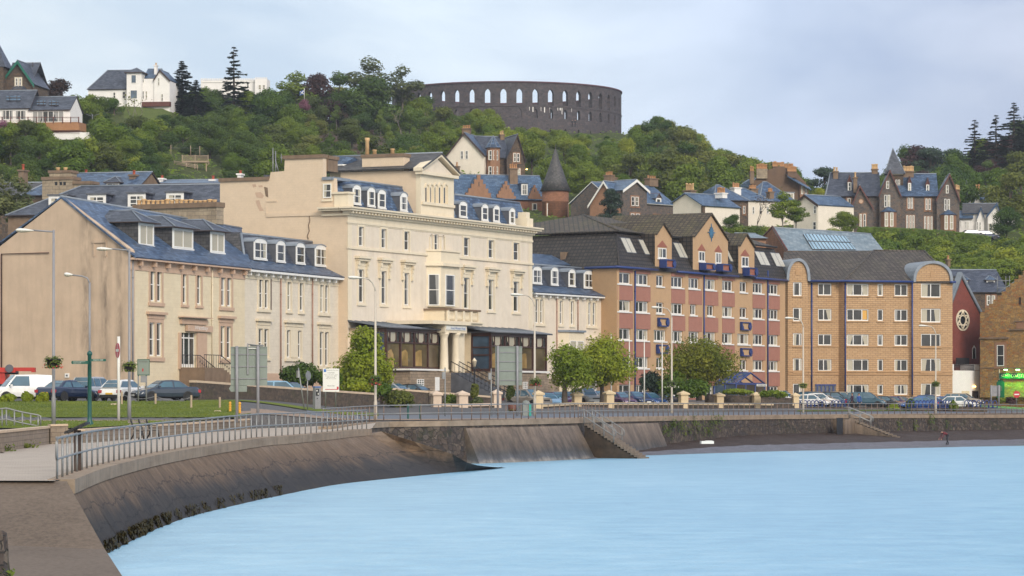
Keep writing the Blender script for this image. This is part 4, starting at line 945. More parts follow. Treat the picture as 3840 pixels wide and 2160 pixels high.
def porch(x0,x1,xs0,name):
 ua,ub=FP.U(x0),FP.U(x1);z0,z1=FP.Z(1460,1374),FP.Z(1460,1244);Fl=FP.perp(ua);Lf=2.0
 fl=Fr(a=FP.P(ua,0,-Lf).to_2d(),u=(FP.P(ua,0,0)-FP.P(ua,0,-Lf)).to_2d().normalized())
 s=MB();wd='brown_wood'
 FP.box(s,ua,ub,z0-.25,z0,-.2,.06,wd);FP.box(s,ua,ub,z1,z1+.35,-.2,.06,wd);n=4
 for k in range(n+1):u=lerp(k/n,ua+.09,ub-.09);FP.box(s,u-.09,u+.09,z0+.002,z1-.002,-.18,.05,wd)
 zt=lerp(.70,z0,z1);FP.box(s,ua+.18,ub-.18,zt-.06,zt+.06,-.15,.03,wd)
 for k in range(n):
  for f in (.28,.72):u=lerp((k+f)/n,ua,ub);FP.box(s,u-.05,u+.05,zt+.06,z1-.003,-.13,.02,wd)
 fl.box(s,0,Lf-.18,z0-.25,z0,-.2,.04,wd);fl.box(s,0,Lf-.18,z1,z1+.35,-.2,.04,wd);fl.box(s,0,.14,z0+.002,z1-.002,-.15,.04,wd)
 for f in (.42,.66):z=lerp(f,z0,z1);fl.box(s,.14,Lf-.18,z-.06,z+.06,-.12,.03,wd)
 o=emit(s,'sun_porch',H)
 for k in range(n):
  a_,b_=lerp(k/n,ua,ub)+.09,lerp((k+1)/n,ua,ub)-.09;g=MB()
  g.face([FP.P(a_,z0,-.08),FP.P(b_,z0,-.08),FP.P(b_,zt,-.08),FP.P(a_,zt,-.08)],'glass_warm');g.face([FP.P(a_,zt,-.085),FP.P(b_,zt,-.085),FP.P(b_,z1,-.085),FP.P(a_,z1,-.085)],'glass')
  c=(a_+b_)/2;hw=(b_-a_)*.34;g.face([FP.P(c-hw*math.cos(math.pi*j/8),z1-.9*math.sin(math.pi*j/8),-.07) for j in range(9)],'curtain')
  if k<3:g.face([FP.P(a_+.1,z0+.1,-.072),FP.P(c+hw*.3,z0+.1,-.072),FP.P(c+hw*.2,lerp(.5+.1*k,z0,zt),-.072),FP.P(c-hw*.3,lerp(.72,z0,zt),-.072),FP.P(a_+.15,lerp(.6,z0,zt),-.072)],'glass_room')
  emit(g,'pane',o)
 g=MB();g.face([fl.P(.1,z0,-.07),fl.P(Lf-.15,z0,-.07),fl.P(Lf-.15,z1,-.07),fl.P(.1,z1,-.07)],'glass_blue');emit(g,'pane',o)
 s=MB();fl.box(s,-1.65,0,z0-.25,z1+.35,-.3,0,'cream_paint');emit(s,'porch_flank',H)
 s=MB();ua2,ub2=ua-.35,ub+.35
 s.slab([FP.P(ua2,z1+.4,.4),FP.P(ub2,z1+.4,.4),FP.P(ub2,z1+1.0,-3.6),FP.P(ua2,z1+1.0,-3.6)],.06,'lead');FP.box(s,ua2,ub2,z1+.352,z1+.395,-3.5,.3,'lead_dark')
 for k in range(10):u=lerp(k/9,ua2,ub2);s.tube([FP.P(u,z1+.43,.4),FP.P(u,z1+1.03,-3.6)],.03,'lead',5)
 s.tube([FP.P(ua2,z1+.36,.42),FP.P(ub2,z1+.36,.42)],.07,'lead_dark',6);emit(s,'porch_roof',H)
 s=MB();FP.box(s,ua,ub,3.2,z0-.252,-3.4,-.02,'hotel_stone');emit(s,'porch_base',H)
 return ua,ub,z0,z1
glass('glass_room',(.30,.20,.085),.1,.5,.5)
porch(1448,1657,1373,'l');p2=porch(1840,2050,1763,'r')
s=MB();FP.box(s,p2[0]+.3,p2[0]+1.6,p2[2]+2.2,p2[2]+2.3,-1.2,-1.1,'lamp_warm');FP.box(s,p2[0]+.3,p2[0]+1.4,p2[2]+1.0,p2[2]+1.08,-1.2,-1.1,'lamp_warm');emit(s,'dining_light',H)
window(H,FP,pxr(FP,1472,1424,1518,1446),4,1,proud=True,curtain=None,d=-.02)
fb=FP.off(1.6);s=MB();fb.pxbox(s,1538,1392,1664,1466,-1.6,0,'hotel_stone');fb.pxbox(s,1532,1382,1668,1391,-1.8,.15,'white_paint');o=emit(s,'basement_porch',H)
window(o,fb,pxr(fb,1563,1422,1588,1447),3,3,.06,proud=True,flat=True,curtain=None)
s=MB();fb.pxbox(s,1631,1414,1647,1465,-.02,.04,'white_paint');emit(s,'door',o)
fb2=FP.off(.9);s=MB();fb2.pxbox(s,1950,1400,2054,1480,-.9,0,'hotel_stone');fb2.pxbox(s,1946,1390,2057,1399,-1.0,.12,'white_paint');o=emit(s,'basement_porch',H)
window(o,fb2,pxr(fb2,1960,1432,1977,1458),3,3,.06,proud=True,flat=True,curtain=None)
s=MB();zq0,zq1=FP.Z(1700,1398),FP.Z(1700,1250)
FPo=FP.off(.5);FPo.box(s,FPo.U(1655),FPo.U(1738),zq1,FPo.Z(1700,1219),-4.0,.35,'cream_trim');FPo.box(s,FPo.U(1600),FPo.U(1745),FPo.Z(1700,1219)+.002,FPo.Z(1700,1206),-4.0,.6,'cream_trim');emit(s,'portico',H)
for x in (1665,1708):
 s=MB();r=.4;hh=zq1-zq0;s.lathe(FPo.P(FPo.U(x),zq0,0),[(r*1.2,0),(r*1.2,.25),(r,.3),(r*.96,hh*.4),(r*.82,hh-.5),(r*.85,hh-.45),(r*1.05,hh-.2),(r*1.15,hh-.15),(r*1.15,hh)],'cream_trim',20);emit(s,'column',H)
s=MB();FPo.box(s,FPo.U(1724),FPo.U(1746),zq0-.9,zq1,-3.6,-.1,'cream_trim');FPo.box(s,FPo.U(1675),FPo.U(1724),zq0-.1,zq1,-3.7,-3.4,'cream_paint');FPo.box(s,FPo.U(1655),FPo.U(1740),3.2,zq0,-3.8,.5,'hotel_stone');emit(s,'porch_wall',H)
s=MB();FPo.box(s,FPo.U(1690),FPo.U(1705),zq0,zq0+2.4,-3.39,-3.32,'brown_wood');emit(s,'door',H)
s=MB();FPo.pxbox(s,1659,1221,1733,1240,.352,.42,'sign_white');sg=emit(s,'hotel_sign',H)
text_mesh('Great Western Hotel',FPo,FPo.U(1675),FPo.U(1729),FPo.Z(1729,1237),FPo.Z(1675,1226),.425,'sign_blue',sg)
s=MB();st0=FPo.U(1672);st1=FPo.U(1735);nst=16;drop=(zq0-3.4)/nst;sd=V((.62,-.78));g0=FPo.P(st0,0,.5);g1=FPo.P(st1,0,.5)
fst=Fr(a=g0.to_2d(),u=FPo.u)
for k in range(nst):
 fst.box(s,0,st1-st0+.0,3.0,zq0-drop*k-.02,k*.42,(k+1)*.42,'lead_dark')
emit(s,'front_steps',H)
for uu in (0.02,(st1-st0)*.5,st1-st0-.02):
 s=MB();a,b=fst.P(uu,zq0+1,0),fst.P(uu,3.4+1,nst*.42);s.tube([a,b,b-V((0,0,1))],.04,'dark_metal',6);s.tube([a-V((0,0,.85)),b-V((0,0,.85))],.02,'dark_metal',5)
 for k in range(19):p=a.lerp(b,k/18);s.tube([p,p-V((0,0,1.0))],.018,'dark_metal',5)
 emit(s,'handrail',H)
s=MB();lp=fst.P(.3,zq0-2.0,2.2);s.lathe(lp,[(.12,0),(.1,.4),(.05,.6),(.04,2.3),(.12,2.4),(.05,2.5)],'dark_metal',8);s.lathe(lp+V((0,0,2.5)),[(.12,0),(.22,.5),(.24,.52),(.02,.8)],'cream_trim',6);emit(s,'lantern',H)
D=thing('terraced_house','cream annexe with slate mansard and arched dormers, between the hotel and orange flats','house',W(2150,1470,266))
FD=Fr(1992,261.5,2288,273.5);holes=[];zD=FD.Z(2000,1104);zu0,zu1=FD.Z(2036,1212),FD.Z(2008,1122)
holes+=pair(D,FD,2007,2037,zu0,zu1,'cream_trim');holes.append(single(D,FD,2098,2109,zu0,zu1,'cream_trim'));holes.append(single(D,FD,2140,2151,zu0,zu1,'cream_trim'));holes+=pair(D,FD,2205,2233,zu0,zu1,'cream_trim')
holes+=pair(D,FD,2205,2233,FD.Z(2100,1370),FD.Z(2100,1290),'cream_trim',True)
mb=MB();wall(mb,FD,FD.U(1992),FD.U(2288),3.4,zD,holes,'cream_cool_lit',.25);emit(mb,'front_wall',D)
s=MB();FD.box(s,FD.U(1995),FD.U(2288),3.4,FD.Z(2100,1420),-.02,.06,'hotel_stone');emit(s,'plinth',D)
window(D,FD,pxr(FD,2100,1437,2128,1466),2,2,proud=True,d=.06);window(D,FD,pxr(FD,2208,1430,2232,1466),2,2,proud=True,d=.06)
s=MB();b0,b1=FD.U(2095),FD.U(2170);bz1=FD.Z(2100,1245)
s.prism([FD.P(b0,3.4,0),FD.P(b0+.5,3.4,.9),FD.P(b1-.5,3.4,.9),FD.P(b1,3.4,0)],(0,0,bz1-3.4),'cream_trim');s.prism([FD.P(b0-.2,bz1+.002,0),FD.P(b0+.4,bz1+.002,1.1),FD.P(b1-.4,bz1+.002,1.1),FD.P(b1+.2,bz1+.002,0)],(0,0,.2),'lead');o=emit(s,'bay',D)
window(o,FD.off(.9),(b0+.7,(b0+b1)/2-.1,FD.Z(2100,1345),FD.Z(2100,1277)),1,2,proud=True,flat=True,curtain='full');window(o,FD.off(.9),((b0+b1)/2+.1,b1-.7,FD.Z(2100,1345),FD.Z(2100,1277)),1,2,proud=True,flat=True,curtain='full')
s=MB();FD.box(s,FD.U(1992),FD.U(2290),zD,zD+.22,-.02,.5,'white_paint')
for k in range(12):u=lerp(k/11,FD.U(2000),FD.U(2280));FD.box(s,u,u+.2,zD-.26,zD-.003,0,.35,'white_paint')
emit(s,'eaves_cornice',D)
for px in (2086,2165):downpipe(D,FD,px,1115,1240 if px>2100 else 1440)
fm,fm2=FD.off(-1.4),FD.off(-2.5)
mb=MB();a0,a1=FD.P(FD.U(1985),zD+.24,.55),FD.P(FD.U(2294),zD+.24,.55);m0,m1=fm.X(1990,1066),fm.X(2268,1089);m0.z=m1.z=(m0.z+m1.z)/2;t0,t1=fm2.X(1985,992),fm2.X(2222,1006);t0.z=t1.z=(t0.z+t1.z)/2
bk=V((FD.n.x,FD.n.y,0))*-4
mb.slab([a0,a1,m1,m0],.1,'slate');mb.slab([m0,m1,t1,t0],.1,'slate_dark');mb.face([m1,a1,a1+bk,t1+bk,t1],'slate_dark');mb.slab([t0+V((0,0,.05)),t1+V((0,0,.05)),t1+bk+V((0,0,.1)),t0+bk+V((0,0,.1))],.1,'lead');mb.tube([t0,t1],.09,'lead',6);mb.tube([t1,m1],.08,'lead',6)
q0,q1,q2,q3=FD.off(-4).X(1985,990),FD.off(-4).X(2145,993),FD.off(-7).X(2080,957),FD.off(-7).X(1985,950);mb.slab([q0,q1,q2,q3],.1,'slate');emit(mb,'mansard_roof',D)
fd=FD.off(-1.15)
for q,c in (((1998,998,2032,1063),2),((2067,1001,2094,1068),1),((2133,1008,2158,1073),1),((2190,1013,2227,1080),2)):dormer(D,fd,*q,2.2,'arch',c,2)
s=MB();fx=FD.off(-5)
for k in range(5):fx.pxbox(s,2120+k*17,945+k*9,2138+k*17,1010,-.6,0,'stone_brown')
emit(s,'stepped_skew',D)
E=thing('apartment_block','orange and pink five-storey flats with dark tiled mansard, tan gables and blue ornaments','apartment block',W(2600,1480,285))
FE=Fr(2313,271,2937,301);zE0=FE.Z(2322,1004);uE=FE.U(2945)
ECOL=[(2316,2365,2,1),(2384,2432,3,1),(2461,2489,2,0),(2517,2561,3,1),(2582,2622,3,1),(2643.5,2684,3,1),(2708,2748,3,1),(2774,2801,2,0),(2823,2862,3,1),(2881,2919,3,1)]
zr=[(FE.Z(2432,1071),FE.Z(2384,1026)),(FE.Z(2432,1173),FE.Z(2384,1129)),(FE.Z(2432,1278),FE.Z(2384,1234)),(FE.Z(2432,1381),FE.Z(2384,1339)),(FE.Z(2432,1485),FE.Z(2384,1443))]
holes=[]
for ci,(x0,x1,c,pink) in enumerate(ECOL):
 for ri,(za,zb) in enumerate(zr):
  xa,xb,cc=x0,x1,c
  if not pink and ri==2:xa,xb,cc=x0-9,x1+9,3
  if ci in (4,5) and ri==1:xa,xb,cc=(2588,2612,2) if ci==4 else (2652,2677,2)
  u0,u1=FE.U(xa),FE.U(xb)
  holes.append(window(E,FE,(u0,u1,za,zb),cc,1,.1,rec=.2,sill='white_paint',split={3:(.33,.66),2:(.5,)}[cc]))
mb=MB();wall(mb,FE,0,uE,3.5,zE0+.1,holes,'tan_render',.28);emit(mb,'front_wall',E)
for (x0,x1),wi in (((2315,2373),0),((2384,2439),1),((2517,2569),3),((2582,2632),4),((2643,2693),5),((2708,2755),6),((2822,2870),8),((2881,2924),9)):
 s=MB()
 for ri in range(4):FE.box(s,FE.U(x0),FE.U(x1),zr[ri+1][1]+.02,zr[ri][0]-.16,-.02,.035,'pink_panel')
 FE.box(s,FE.U(x0),FE.U(x1),3.6,zr[4][0]-.16,-.02,.035,'pink_panel');FE.box(s,FE.U(x0),FE.U(x1),zr[0][1]+.02,zE0-.05,-.02,.03,'pink_panel');emit(s,'spandrel_panel',E)
FEs=Fr(1985,277,2313,271)
mb=MB();FEs.box(mb,FEs.U(2100),FEs.U(2313),3.5,zE0+.1,-.4,-.01,'tan_render');emit(mb,'side_wall',E)
f2=FE.off(-1.6);zt=f2.Z(2313,873);ub=FE.U(2950);nE=V((FE.n.x,FE.n.y,0));nS=V((FEs.n.x,FEs.n.y,0));uS=V((FEs.u.x,FEs.u.y,0))
fo=FE.off(.35);c0=fo.P(-.2,zE0);c1=fo.P(ub,zE0);t0=f2.X(2311,873);t0.z=zt;t1=f2.P(ub,zt)
mb=MB();mb.slab([c0,c1,t1,t0],.15,'tile_brown');s0=c0-uS*24;st=t0-uS*24;mb.slab([s0,c0,t0,st],.15,'tile_brown')
mb.tube([c0,t0],.12,'tile_brown',6);emit(mb,'mansard_roof',E)
r0=W(2186,806,287);r1=r0+V((FE.u.x,FE.u.y,0))*(uE-7);
mb=MB();ov=V((0,0,.18));a,b,c=t0+nE*.4+nS*.3+ov,t1+nE*.4+ov,st+nS*.3+ov
mb.slab([a,b,r1,r0],.12,'tile_moss');r0b=r0-uS*9;mb.slab([c,a,r0],.12,'tile_moss');mb.slab([c,r0,r0b+V((0,6,-2))],.12,'tile_moss')
mb.slab([r0,r1,r1-nE*8-V((0,0,4)),r0-nE*8-V((0,0,4))],.12,'tile_moss');mb.tube([a,r0],.13,'tile_moss',6);mb.tube([a,b],.09,'tile_brown',6);mb.tube([a,c],.09,'tile_brown',6);emit(mb,'upper_roof',E)
s=MB()
for x0,x1 in ((2308,2467),(2540,2770),(2832,2952)):fo2=FE.off(.42);s.tube([fo2.P(fo2.U(x0),zE0+.05),fo2.P(fo2.U(x1),zE0+.05)],.12,'blue_paint',8)
s.tube([FEs.P(FEs.U(2200),zE0+.05,.3),fo.P(-.3,zE0+.05,.1)],.12,'blue_paint',8);emit(s,'gutter',E)
for px in (2384,2637,2876):o=downpipe(E,FE,px-6 if px==2384 else px,1015,1475,'blue_paint',.08,.12)
fg=FE.off(.12)
def egable(pts,roofdeep):
 m=MB();P=[fg.X(x,y) for x,y in pts]
 m.prism(P,nE*-4,'tan_render','tile_brown');o=emit(m,'gable',E)
 m=MB();k=nE*-roofdeep;up=V((0,0,.1));f=nE*.25
 l,a,r=P[1]+f,P[2]+f,P[3]+f
 dl=(l-a).normalized()*.0
 m.slab([l+up,a+up,a+up+k,l+up+k],.14,'tile_moss');m.slab([a+up,r+up,r+up+k,a+up+k],.14,'tile_moss');emit(m,'gable_roof',E);return o
egable([(2456,1010),(2456,880),(2483.5,836),(2519,892),(2519,1017)],7)
egable([(2598,1014),(2598,889),(2663,801),(2730,903),(2730,1020)],12)
egable([(2769,1033),(2769,924),(2795,877),(2829,930),(2829,1037)],7)
for x0,y0,x1,y1 in ((2467,929,2497,970),(2619,942,2641,981),(2682,947,2703,989),(2780,962,2805,1001)):
 window(E,fg,pxr(fg,x0,y0,x1,y1),2,1,.09,proud=True,sill='white_paint',d=.01)
 m=MB();fg.poly(m,[(x0-4,y0-4),((x0+x1)/2+1,y0-27),(x1+5,y0-1)],.0,.05,'red_panel');emit(m,'window_hood',E)
def ornament(fr,x0,y0,x1,y1,proud=.0):
 u0,u1,z0,z1=pxr(fr,x0,y0,x1,y1);m=MB();w=(u1-u0)*.75;t=.11
 for a,b,c,d_ in ((u0,u0+w,z0,z0+t),(u0,u0+w,z1-t,z1),(u0,u0+t,z0+t,z1-t),(u0+w-t,u0+w,z0+t,z1-t)):fr.box(m,a,b,c,d_,0,.3+proud,'blue_paint')
 fr.box(m,u0+t,u0+w-t,z0+t,z1-t,.0,.16+proud,'red_panel' if proud else 'tan_render');c=V((u0+w*.95,(z0+z1)/2));R=(z1-z0)*.36
 m.prism([fr.P(c.x+R*math.cos(q*math.pi/8),c.y+R*math.sin(q*math.pi/8),.34+proud) for q in range(16)],-nE*.12,'blue_paint')
 for q in range(9):an=-math.pi/2+math.pi*q/8;m.tube([fr.P(c.x+R*math.cos(an),c.y+R*math.sin(an),.3+proud),fr.P(c.x+R*1.45*math.cos(an),c.y+R*1.45*math.sin(an),.3+proud)],.035,'blue_paint',5)
 for q in range(3):
  rr_=R*(.5+.4*q);m.tube([fr.P(u0+t+.1+rr_*math.cos(an_*math.pi/12)*.8,z0+t+rr_*math.sin(an_*math.pi/12),.19+proud) for an_ in range(7)],.045,'timber_orange' if proud else 'blue_paint',4)
 for q in range(7):z=lerp(q/6,z0,z1);m.tube([fr.P(u0,z,.2),fr.P(u0-.12,z,.2)],.03,'blue_paint',4)
 emit(m,'ornament',E)
for q in ((2465,1191,2507,1226),(2460,1292,2507,1327),(2775,1207,2816,1240),(2775,1305,2820,1337),(2663,1299,2700,1318)):ornament(FE.off(.04),*q)
for q in ((2472,972,2514,1008),(2621,986,2664,1016),(2684,989,2726,1021),(2784,1003,2822,1038)):ornament(FE.off(.14),*q,.55)
m=MB();cc=fg.X(2666,872,.1);Rr=.40
m.prism([cc+V((FE.u.x,FE.u.y,0))*(Rr*math.cos(q*math.pi/10))+V((0,0,Rr*math.sin(q*math.pi/10))) for q in range(20)],-nE*.1,'blue_sun')
for q in range(12):
 an=q*math.pi/6;d1=V((FE.u.x,FE.u.y,0))*math.cos(an)+V((0,0,math.sin(an)));d2=V((FE.u.x,FE.u.y,0))*math.cos(an+math.pi/2)+V((0,0,math.sin(an+math.pi/2)));L_=.98 if q % 3==0 else .66
 m.prism([cc+d1*Rr*.9+d2*.11,cc+d1*L_,cc+d1*Rr*.9-d2*.11],-nE*.07,'blue_sun')
emit(m,'sun_emblem',E)
def roofwin(x0,y0,x1,y1):
 zb_,zt_=FE.off(-.4).Z(x1,y1),FE.off(-1.1).Z(x0,y0)
 def q(u,z):
  f=(z-zE0)/(zt-zE0);return FE.P(u,z,lerp(f,.35,-1.6)+.07)
 fz=FE.off(-.7);u0,u1=fz.U(x0),fz.U(x1);m=MB();mid=(u0+u1)/2
 m.slab([q(u0-.08,zb_-.08),q(u1+.08,zb_-.08),q(u1+.08,zt_+.08),q(u0-.08,zt_+.08)],.05,'lead_dark');o=emit(m,'roof_window',E);m=MB();e=nE*.02
 for a,b in ((u0,mid-.07),(mid+.07,u1)):m.face([q(a,zb_)+e,q(b,zb_)+e,q(b,zt_)+e,q(a,zt_)+e],'blind')
 emit(m,'pane',o)
for q in ((2345,893,2379,947),(2412,900,2448,954),(2543,912,2578,966),(2734,932,2766,981),(2846,944,2881,994),(2905,949,2938,999)):roofwin(*q)
m=MB();fk=FE.off(2.6);u0,u1=fk.U(2772)-.8,fk.U(2868);z0,z1,z2=3.7,FE.Z(2800,1440),FE.Z(2800,1400)
for d_ in (0,1.3,2.6):
 for u in (u0,u1):m.tube([FE.P(u,z0,d_),FE.P(u,z1,d_)],.09,'blue_paint',6)
 m.tube([FE.P(u0,z1,d_),FE.P((u0+u1)/2,z2,d_),FE.P(u1,z1,d_)],.1,'blue_paint',6)
for u,z in ((u0,z1),(u1,z1),((u0+u1)/2,z2)):m.tube([FE.P(u,z,0),FE.P(u,z,2.6)],.09,'blue_paint',6)
for k in range(6):f=k/5;m.tube([FE.P(lerp(f,u0,(u0+u1)/2),lerp(f,z1,z2),0),FE.P(lerp(1-f,u0,(u0+u1)/2),lerp(1-f,z1,z2),2.6)],.035,'blue_paint',5)
fk.box(m,u0,u1,z1-.12,z1+.1,-.05,.05,'blue_paint')
for f in (.33,.66):m.tube([fk.P(lerp(f,u0,u1),z0,0),fk.P(lerp(f,u0,u1),z1,0)],.07,'blue_paint',6)
o=emit(m,'entrance_porch',E)
m=MB();m.face([FE.P(u0,z1,0),FE.P(u0,z1,2.6),FE.P((u0+u1)/2,z2,2.6),FE.P((u0+u1)/2,z2,0)],'glass_blue');m.face([FE.P(u0,z0,0),FE.P(u0,z0,2.6),FE.P(u0,z1,2.6),FE.P(u0,z1,0)],'glass_blue');m.face([fk.P(u0,z0),fk.P(u1,z0),fk.P(u1,z1),fk.P(u0,z1)],'glass');emit(m,'pane',o)
m=MB();fk.pxbox(m,2835,1440,2872,1449,.06,.12,'sign_white');sg=emit(m,'sign_board',E);text_mesh('ESPLANADE COURT',fk,fk.U(2838),fk.U(2869),fk.Z(2869,1447),fk.Z(2838,1442),.122,'sign_text',sg)
Fb=thing('apartment_block','buff blockwork flats with brown tiled hip roof, two lead-capped arched gables and blue downpipes','apartment block',W(3250,1490,303))
FF=Fr(2937,302,3575,306.5);zF=FF.Z(3100,1055);rowsF=[(1064,1109),(1159,1203),(1254,1296),(1347.5,1392),(1442,1480)]
def ztab(fr,px,k=0):return [(fr.Z(px,b+k),fr.Z(px,a-k)) for a,b in rowsF]
def block(fr,x0,x1,cols_,name,ztop,big=0):
 hs=[]
 for (a,b),c,sp in cols_:
  for i,(z0,z1) in enumerate(ztab(fr,3200,big)):
   lit=name=='front_wall' and c==3 and i==1
   hs.append(window(Fb,fr,(fr.U(a),fr.U(b),z0,z1),c,1,.1,rec=.14,sill='buff_plain',split=sp,curtain='curtain' if i>2 else 'auto'))
 mb=MB();wall(mb,fr,fr.U(x0),fr.U(x1),3.4,ztop,hs,'buff_block',.2);return mb,hs
F1,F2,F3,F0=FF,FF.off(.9),FF.off(1.3),FF.off(.7)
mb,_=block(F1,3020,3175,[((3021,3028),1,None),((3068,3118.5),2,(.42,))],'front_wall',zF);emit(mb,'front_wall',Fb)
mb,_=block(F2,3166,3424,[((3175.6,3257.6),3,(.3,.7)),((3291,3312),1,None),((3354.5,3404),2,(.5,))],'front_wall',zF);
mb.face([F2.P(F2.U(3166),3.4),F1.P(F1.U(3145),3.4),F1.P(F1.U(3145),zF),F2.P(F2.U(3166),zF)],'buff_block');emit(mb,'front_wall',Fb)
mb,_=block(F3,3424,3572,[((3454,3528),2,(.5,))],'front_wall',zF,4);F3.box(mb,F3.U(3424),F3.U(3424)+.01,3.4,zF,-1,-.01,'buff_block');mb.face([F3.P(F3.U(3572),3.4),F3.P(F3.U(3572),3.4,-6),F3.P(F3.U(3572),zF,-6),F3.P(F3.U(3572),zF)],'buff_block');emit(mb,'bay_wall',Fb)
mb,_=block(F0,2955,3029,[((2974,3007),2,(.75,))],'front_wall',zF,3);mb.face([F0.P(F0.U(3029),3.4),F0.P(F0.U(3029),3.4,-.7),F0.P(F0.U(3029),zF,-.7),F0.P(F0.U(3029),zF)],'buff_block');mb.face([F0.P(F0.U(2955),3.4),F1.P(F1.U(2937),3.4,0),F1.P(F1.U(2937),zF,0),F0.P(F0.U(2955),zF)],'buff_block');emit(mb,'bay_wall',Fb)
def archgable(fr,x0,x1,apy,nm):
 u0,u1=fr.U(x0),fr.U(x1);c=(u0+u1)/2;hw=(u1-u0)/2;za=fr.Z((x0+x1)/2,apy);n=14;zb=zF-.02;nv=V((fr.n.x,fr.n.y,0))
 ar=[(c+hw*math.cos(math.pi*k/n),zb+.003+(za-zb)*math.sin(math.pi*k/n)**.8) for k in range(n+1)]
 m=MB();m.prism([fr.P(a,b,.0) for a,b in ar],-nv*2,'buff_block');fr.box(m,c-.25,c+.25,za-1.6,za-.9,.0,.05,'buff_plain');emit(m,'arched_gable',Fb)
 o_=[(c+(hw+.32)*math.cos(math.pi*k/n),zb+(za-zb+.32)*math.sin(math.pi*k/n)**.8) for k in range(n+1)]
 m=MB()
 for k in range(n):
  a0,a1,b0,b1=ar[k],ar[k+1],o_[k],o_[k+1]
  m.box8([fr.P(*a0,.25),fr.P(*a1,.25),fr.P(*a1,-7),fr.P(*a0,-7),fr.P(*b0,.25),fr.P(*b1,.25),fr.P(*b1,-7),fr.P(*b0,-7)],'lead')
 emit(m,'barrel_roof',Fb)
archgable(F0,2957,3027,979,'l');archgable(F3,3432,3562,988,'r')
m=MB();fe=F2.off(.5);fb_=FF.off(-8);zr_=fb_.Z(3200,938);fe1=F1.off(.5)
e0,e1=fe1.P(fe1.U(2930),zF),fe1.P(fe1.U(3140),zF);e2,e3=fe.P(fe.U(3166),zF),fe.P(fe.U(3425),zF);fe3=F3.off(.4);e4,e5=fe3.P(fe3.U(3424),zF),fe3.P(fe3.U(3581),zF)
q0,q1,q2=fb_.P(fb_.U(2940),zr_-.3),fb_.P(fb_.U(3278),zr_),fb_.P(fb_.U(3466),zr_)
m.slab([e0,e1,q1,q0],.12,'tile_grey');m.slab([e1,e2,q1],.12,'tile_grey');m.slab([e2,e3,q2,q1],.12,'tile_grey');m.slab([e3+V((0,0,.001)),e5,q2],.12,'tile_grey');bk=fb_.P(fb_.U(3620),zF,-10);m.slab([e5,bk,q2],.12,'tile_grey')
m.slab([q0,q2,q2+V((0,8,-4)),q0+V((0,8,-4))],.1,'tile_grey');m.tube([e2,q1],.13,'tile_grey',6);m.tube([e5,q2],.13,'tile_grey',6);m.tube([q1,q2],.12,'tile_grey',6);emit(m,'hip_roof',Fb)
s=MB();s.tube([fe1.P(fe1.U(3029),zF+.0,.08),fe1.P(fe1.U(3140),zF,.08),fe.P(fe.U(3166),zF,.08),fe.P(fe.U(3424),zF,.08)],.12,'blue_paint',8);s.tube([fe3.P(fe3.U(3562),zF,.06),fe3.P(fe3.U(3583),zF,.06)],.12,'blue_paint',8);emit(s,'gutter',Fb)
downpipe(Fb,F1,3043,1060,1480,'blue_paint',.09);downpipe(Fb,F2,3169,1060,1480,'blue_paint',.09);downpipe(Fb,F3,3420,1060,1480,'blue_paint',.09)
s=MB()
for py in (1300,1394,1404):
 for fr,x0,x1 in ((F1,3030,3160),(F2,3166,3424),(F3,3424,3572),(F0,2955,3029)):z=fr.Z(3200,py);fr.box(s,fr.U(x0),fr.U(x1),z-.06,z+.12,-.01,.08,'buff_plain')
emit(s,'string_course',Fb)
s=MB();F1.pxbox(s,3056,1441,3134,1492,-.0,.05,'lead_dark')
for k in range(5):F1.pxbox(s,3062+k*15,1446,3066+k*15,1492,.05,.12,'blue_paint')
F1.pxbox(s,3056,1441,3134,1446,.05,.14,'blue_paint');emit(s,'entrance_door',Fb)
s=MB();r=pxr(F2,3236,1164,3252,1198);F2.box(s,r[0],r[1],r[2],r[3],-.139,-.125,'glow_room');emit(s,'lit_room',Fb)
G=thing('church','dark red church gable with pale rose window above a white flat-roofed annexe','church',W(3620,1490,320))
FGc=Fr(3550,318,3690,322.2);mb=MB();FGc.poly(mb,[(3550,1480),(3550,1180),(3604,1036),(3677,1178),(3677,1480)],0,-.6,'red_brick');emit(mb,'gable_wall',G)
m=MB();nG=V((FGc.n.x,FGc.n.y,0));l,a,r=FGc.X(3550,1182,.15),FGc.X(3604,1034,.15),FGc.X(3679,1180,.15)
for p,q in ((l,a),(a,r)):d_=V((0,0,.45));m.prism([p-d_*.4,q-d_*.4,q+d_,p+d_],-nG*.7,'lead')
emit(m,'gable_coping',G);m=MB();m.slab([l,a,a-nG*14,l-nG*14],.15,'slate_grey');m.slab([a,r,r-nG*14,a-nG*14],.15,'slate_grey');emit(m,'roof',G)
uc,zc=FGc.U(3609),FGc.Z(3609,1201);m=MB();R=1.28
def disc(fr,u,z,r0,r1,d0,d1,mat,mb,n=28):
 for k in range(n):
  a,b=2*math.pi*k/n,2*math.pi*(k+1)/n;g=lambda r,t,d_:fr.P(u+r*math.cos(t),z+r*math.sin(t),d_)
  mb.box8([g(r0,a,d0),g(r1,a,d0),g(r1,b,d0),g(r0,b,d0),g(r0,a,d1),g(r1,a,d1),g(r1,b,d1),g(r0,b,d1)],mat)
disc(FGc,uc,zc,R*.86,R,-.05,.1,'cream_trim',m);disc(FGc,uc,zc,R*.4,R*.52,.02,.1,'cream_trim',m)
for k in range(6):
 an=k*math.pi/3+math.pi/2
 for s_ in (-1,1):
  p0=FGc.P(uc+R*.5*math.cos(an+s_*.5),zc+R*.5*math.sin(an+s_*.5),.06);p1=FGc.P(uc+R*.9*math.cos(an),zc+R*.9*math.sin(an),.06);m.tube([p0,p1],.09,'cream_trim',5)
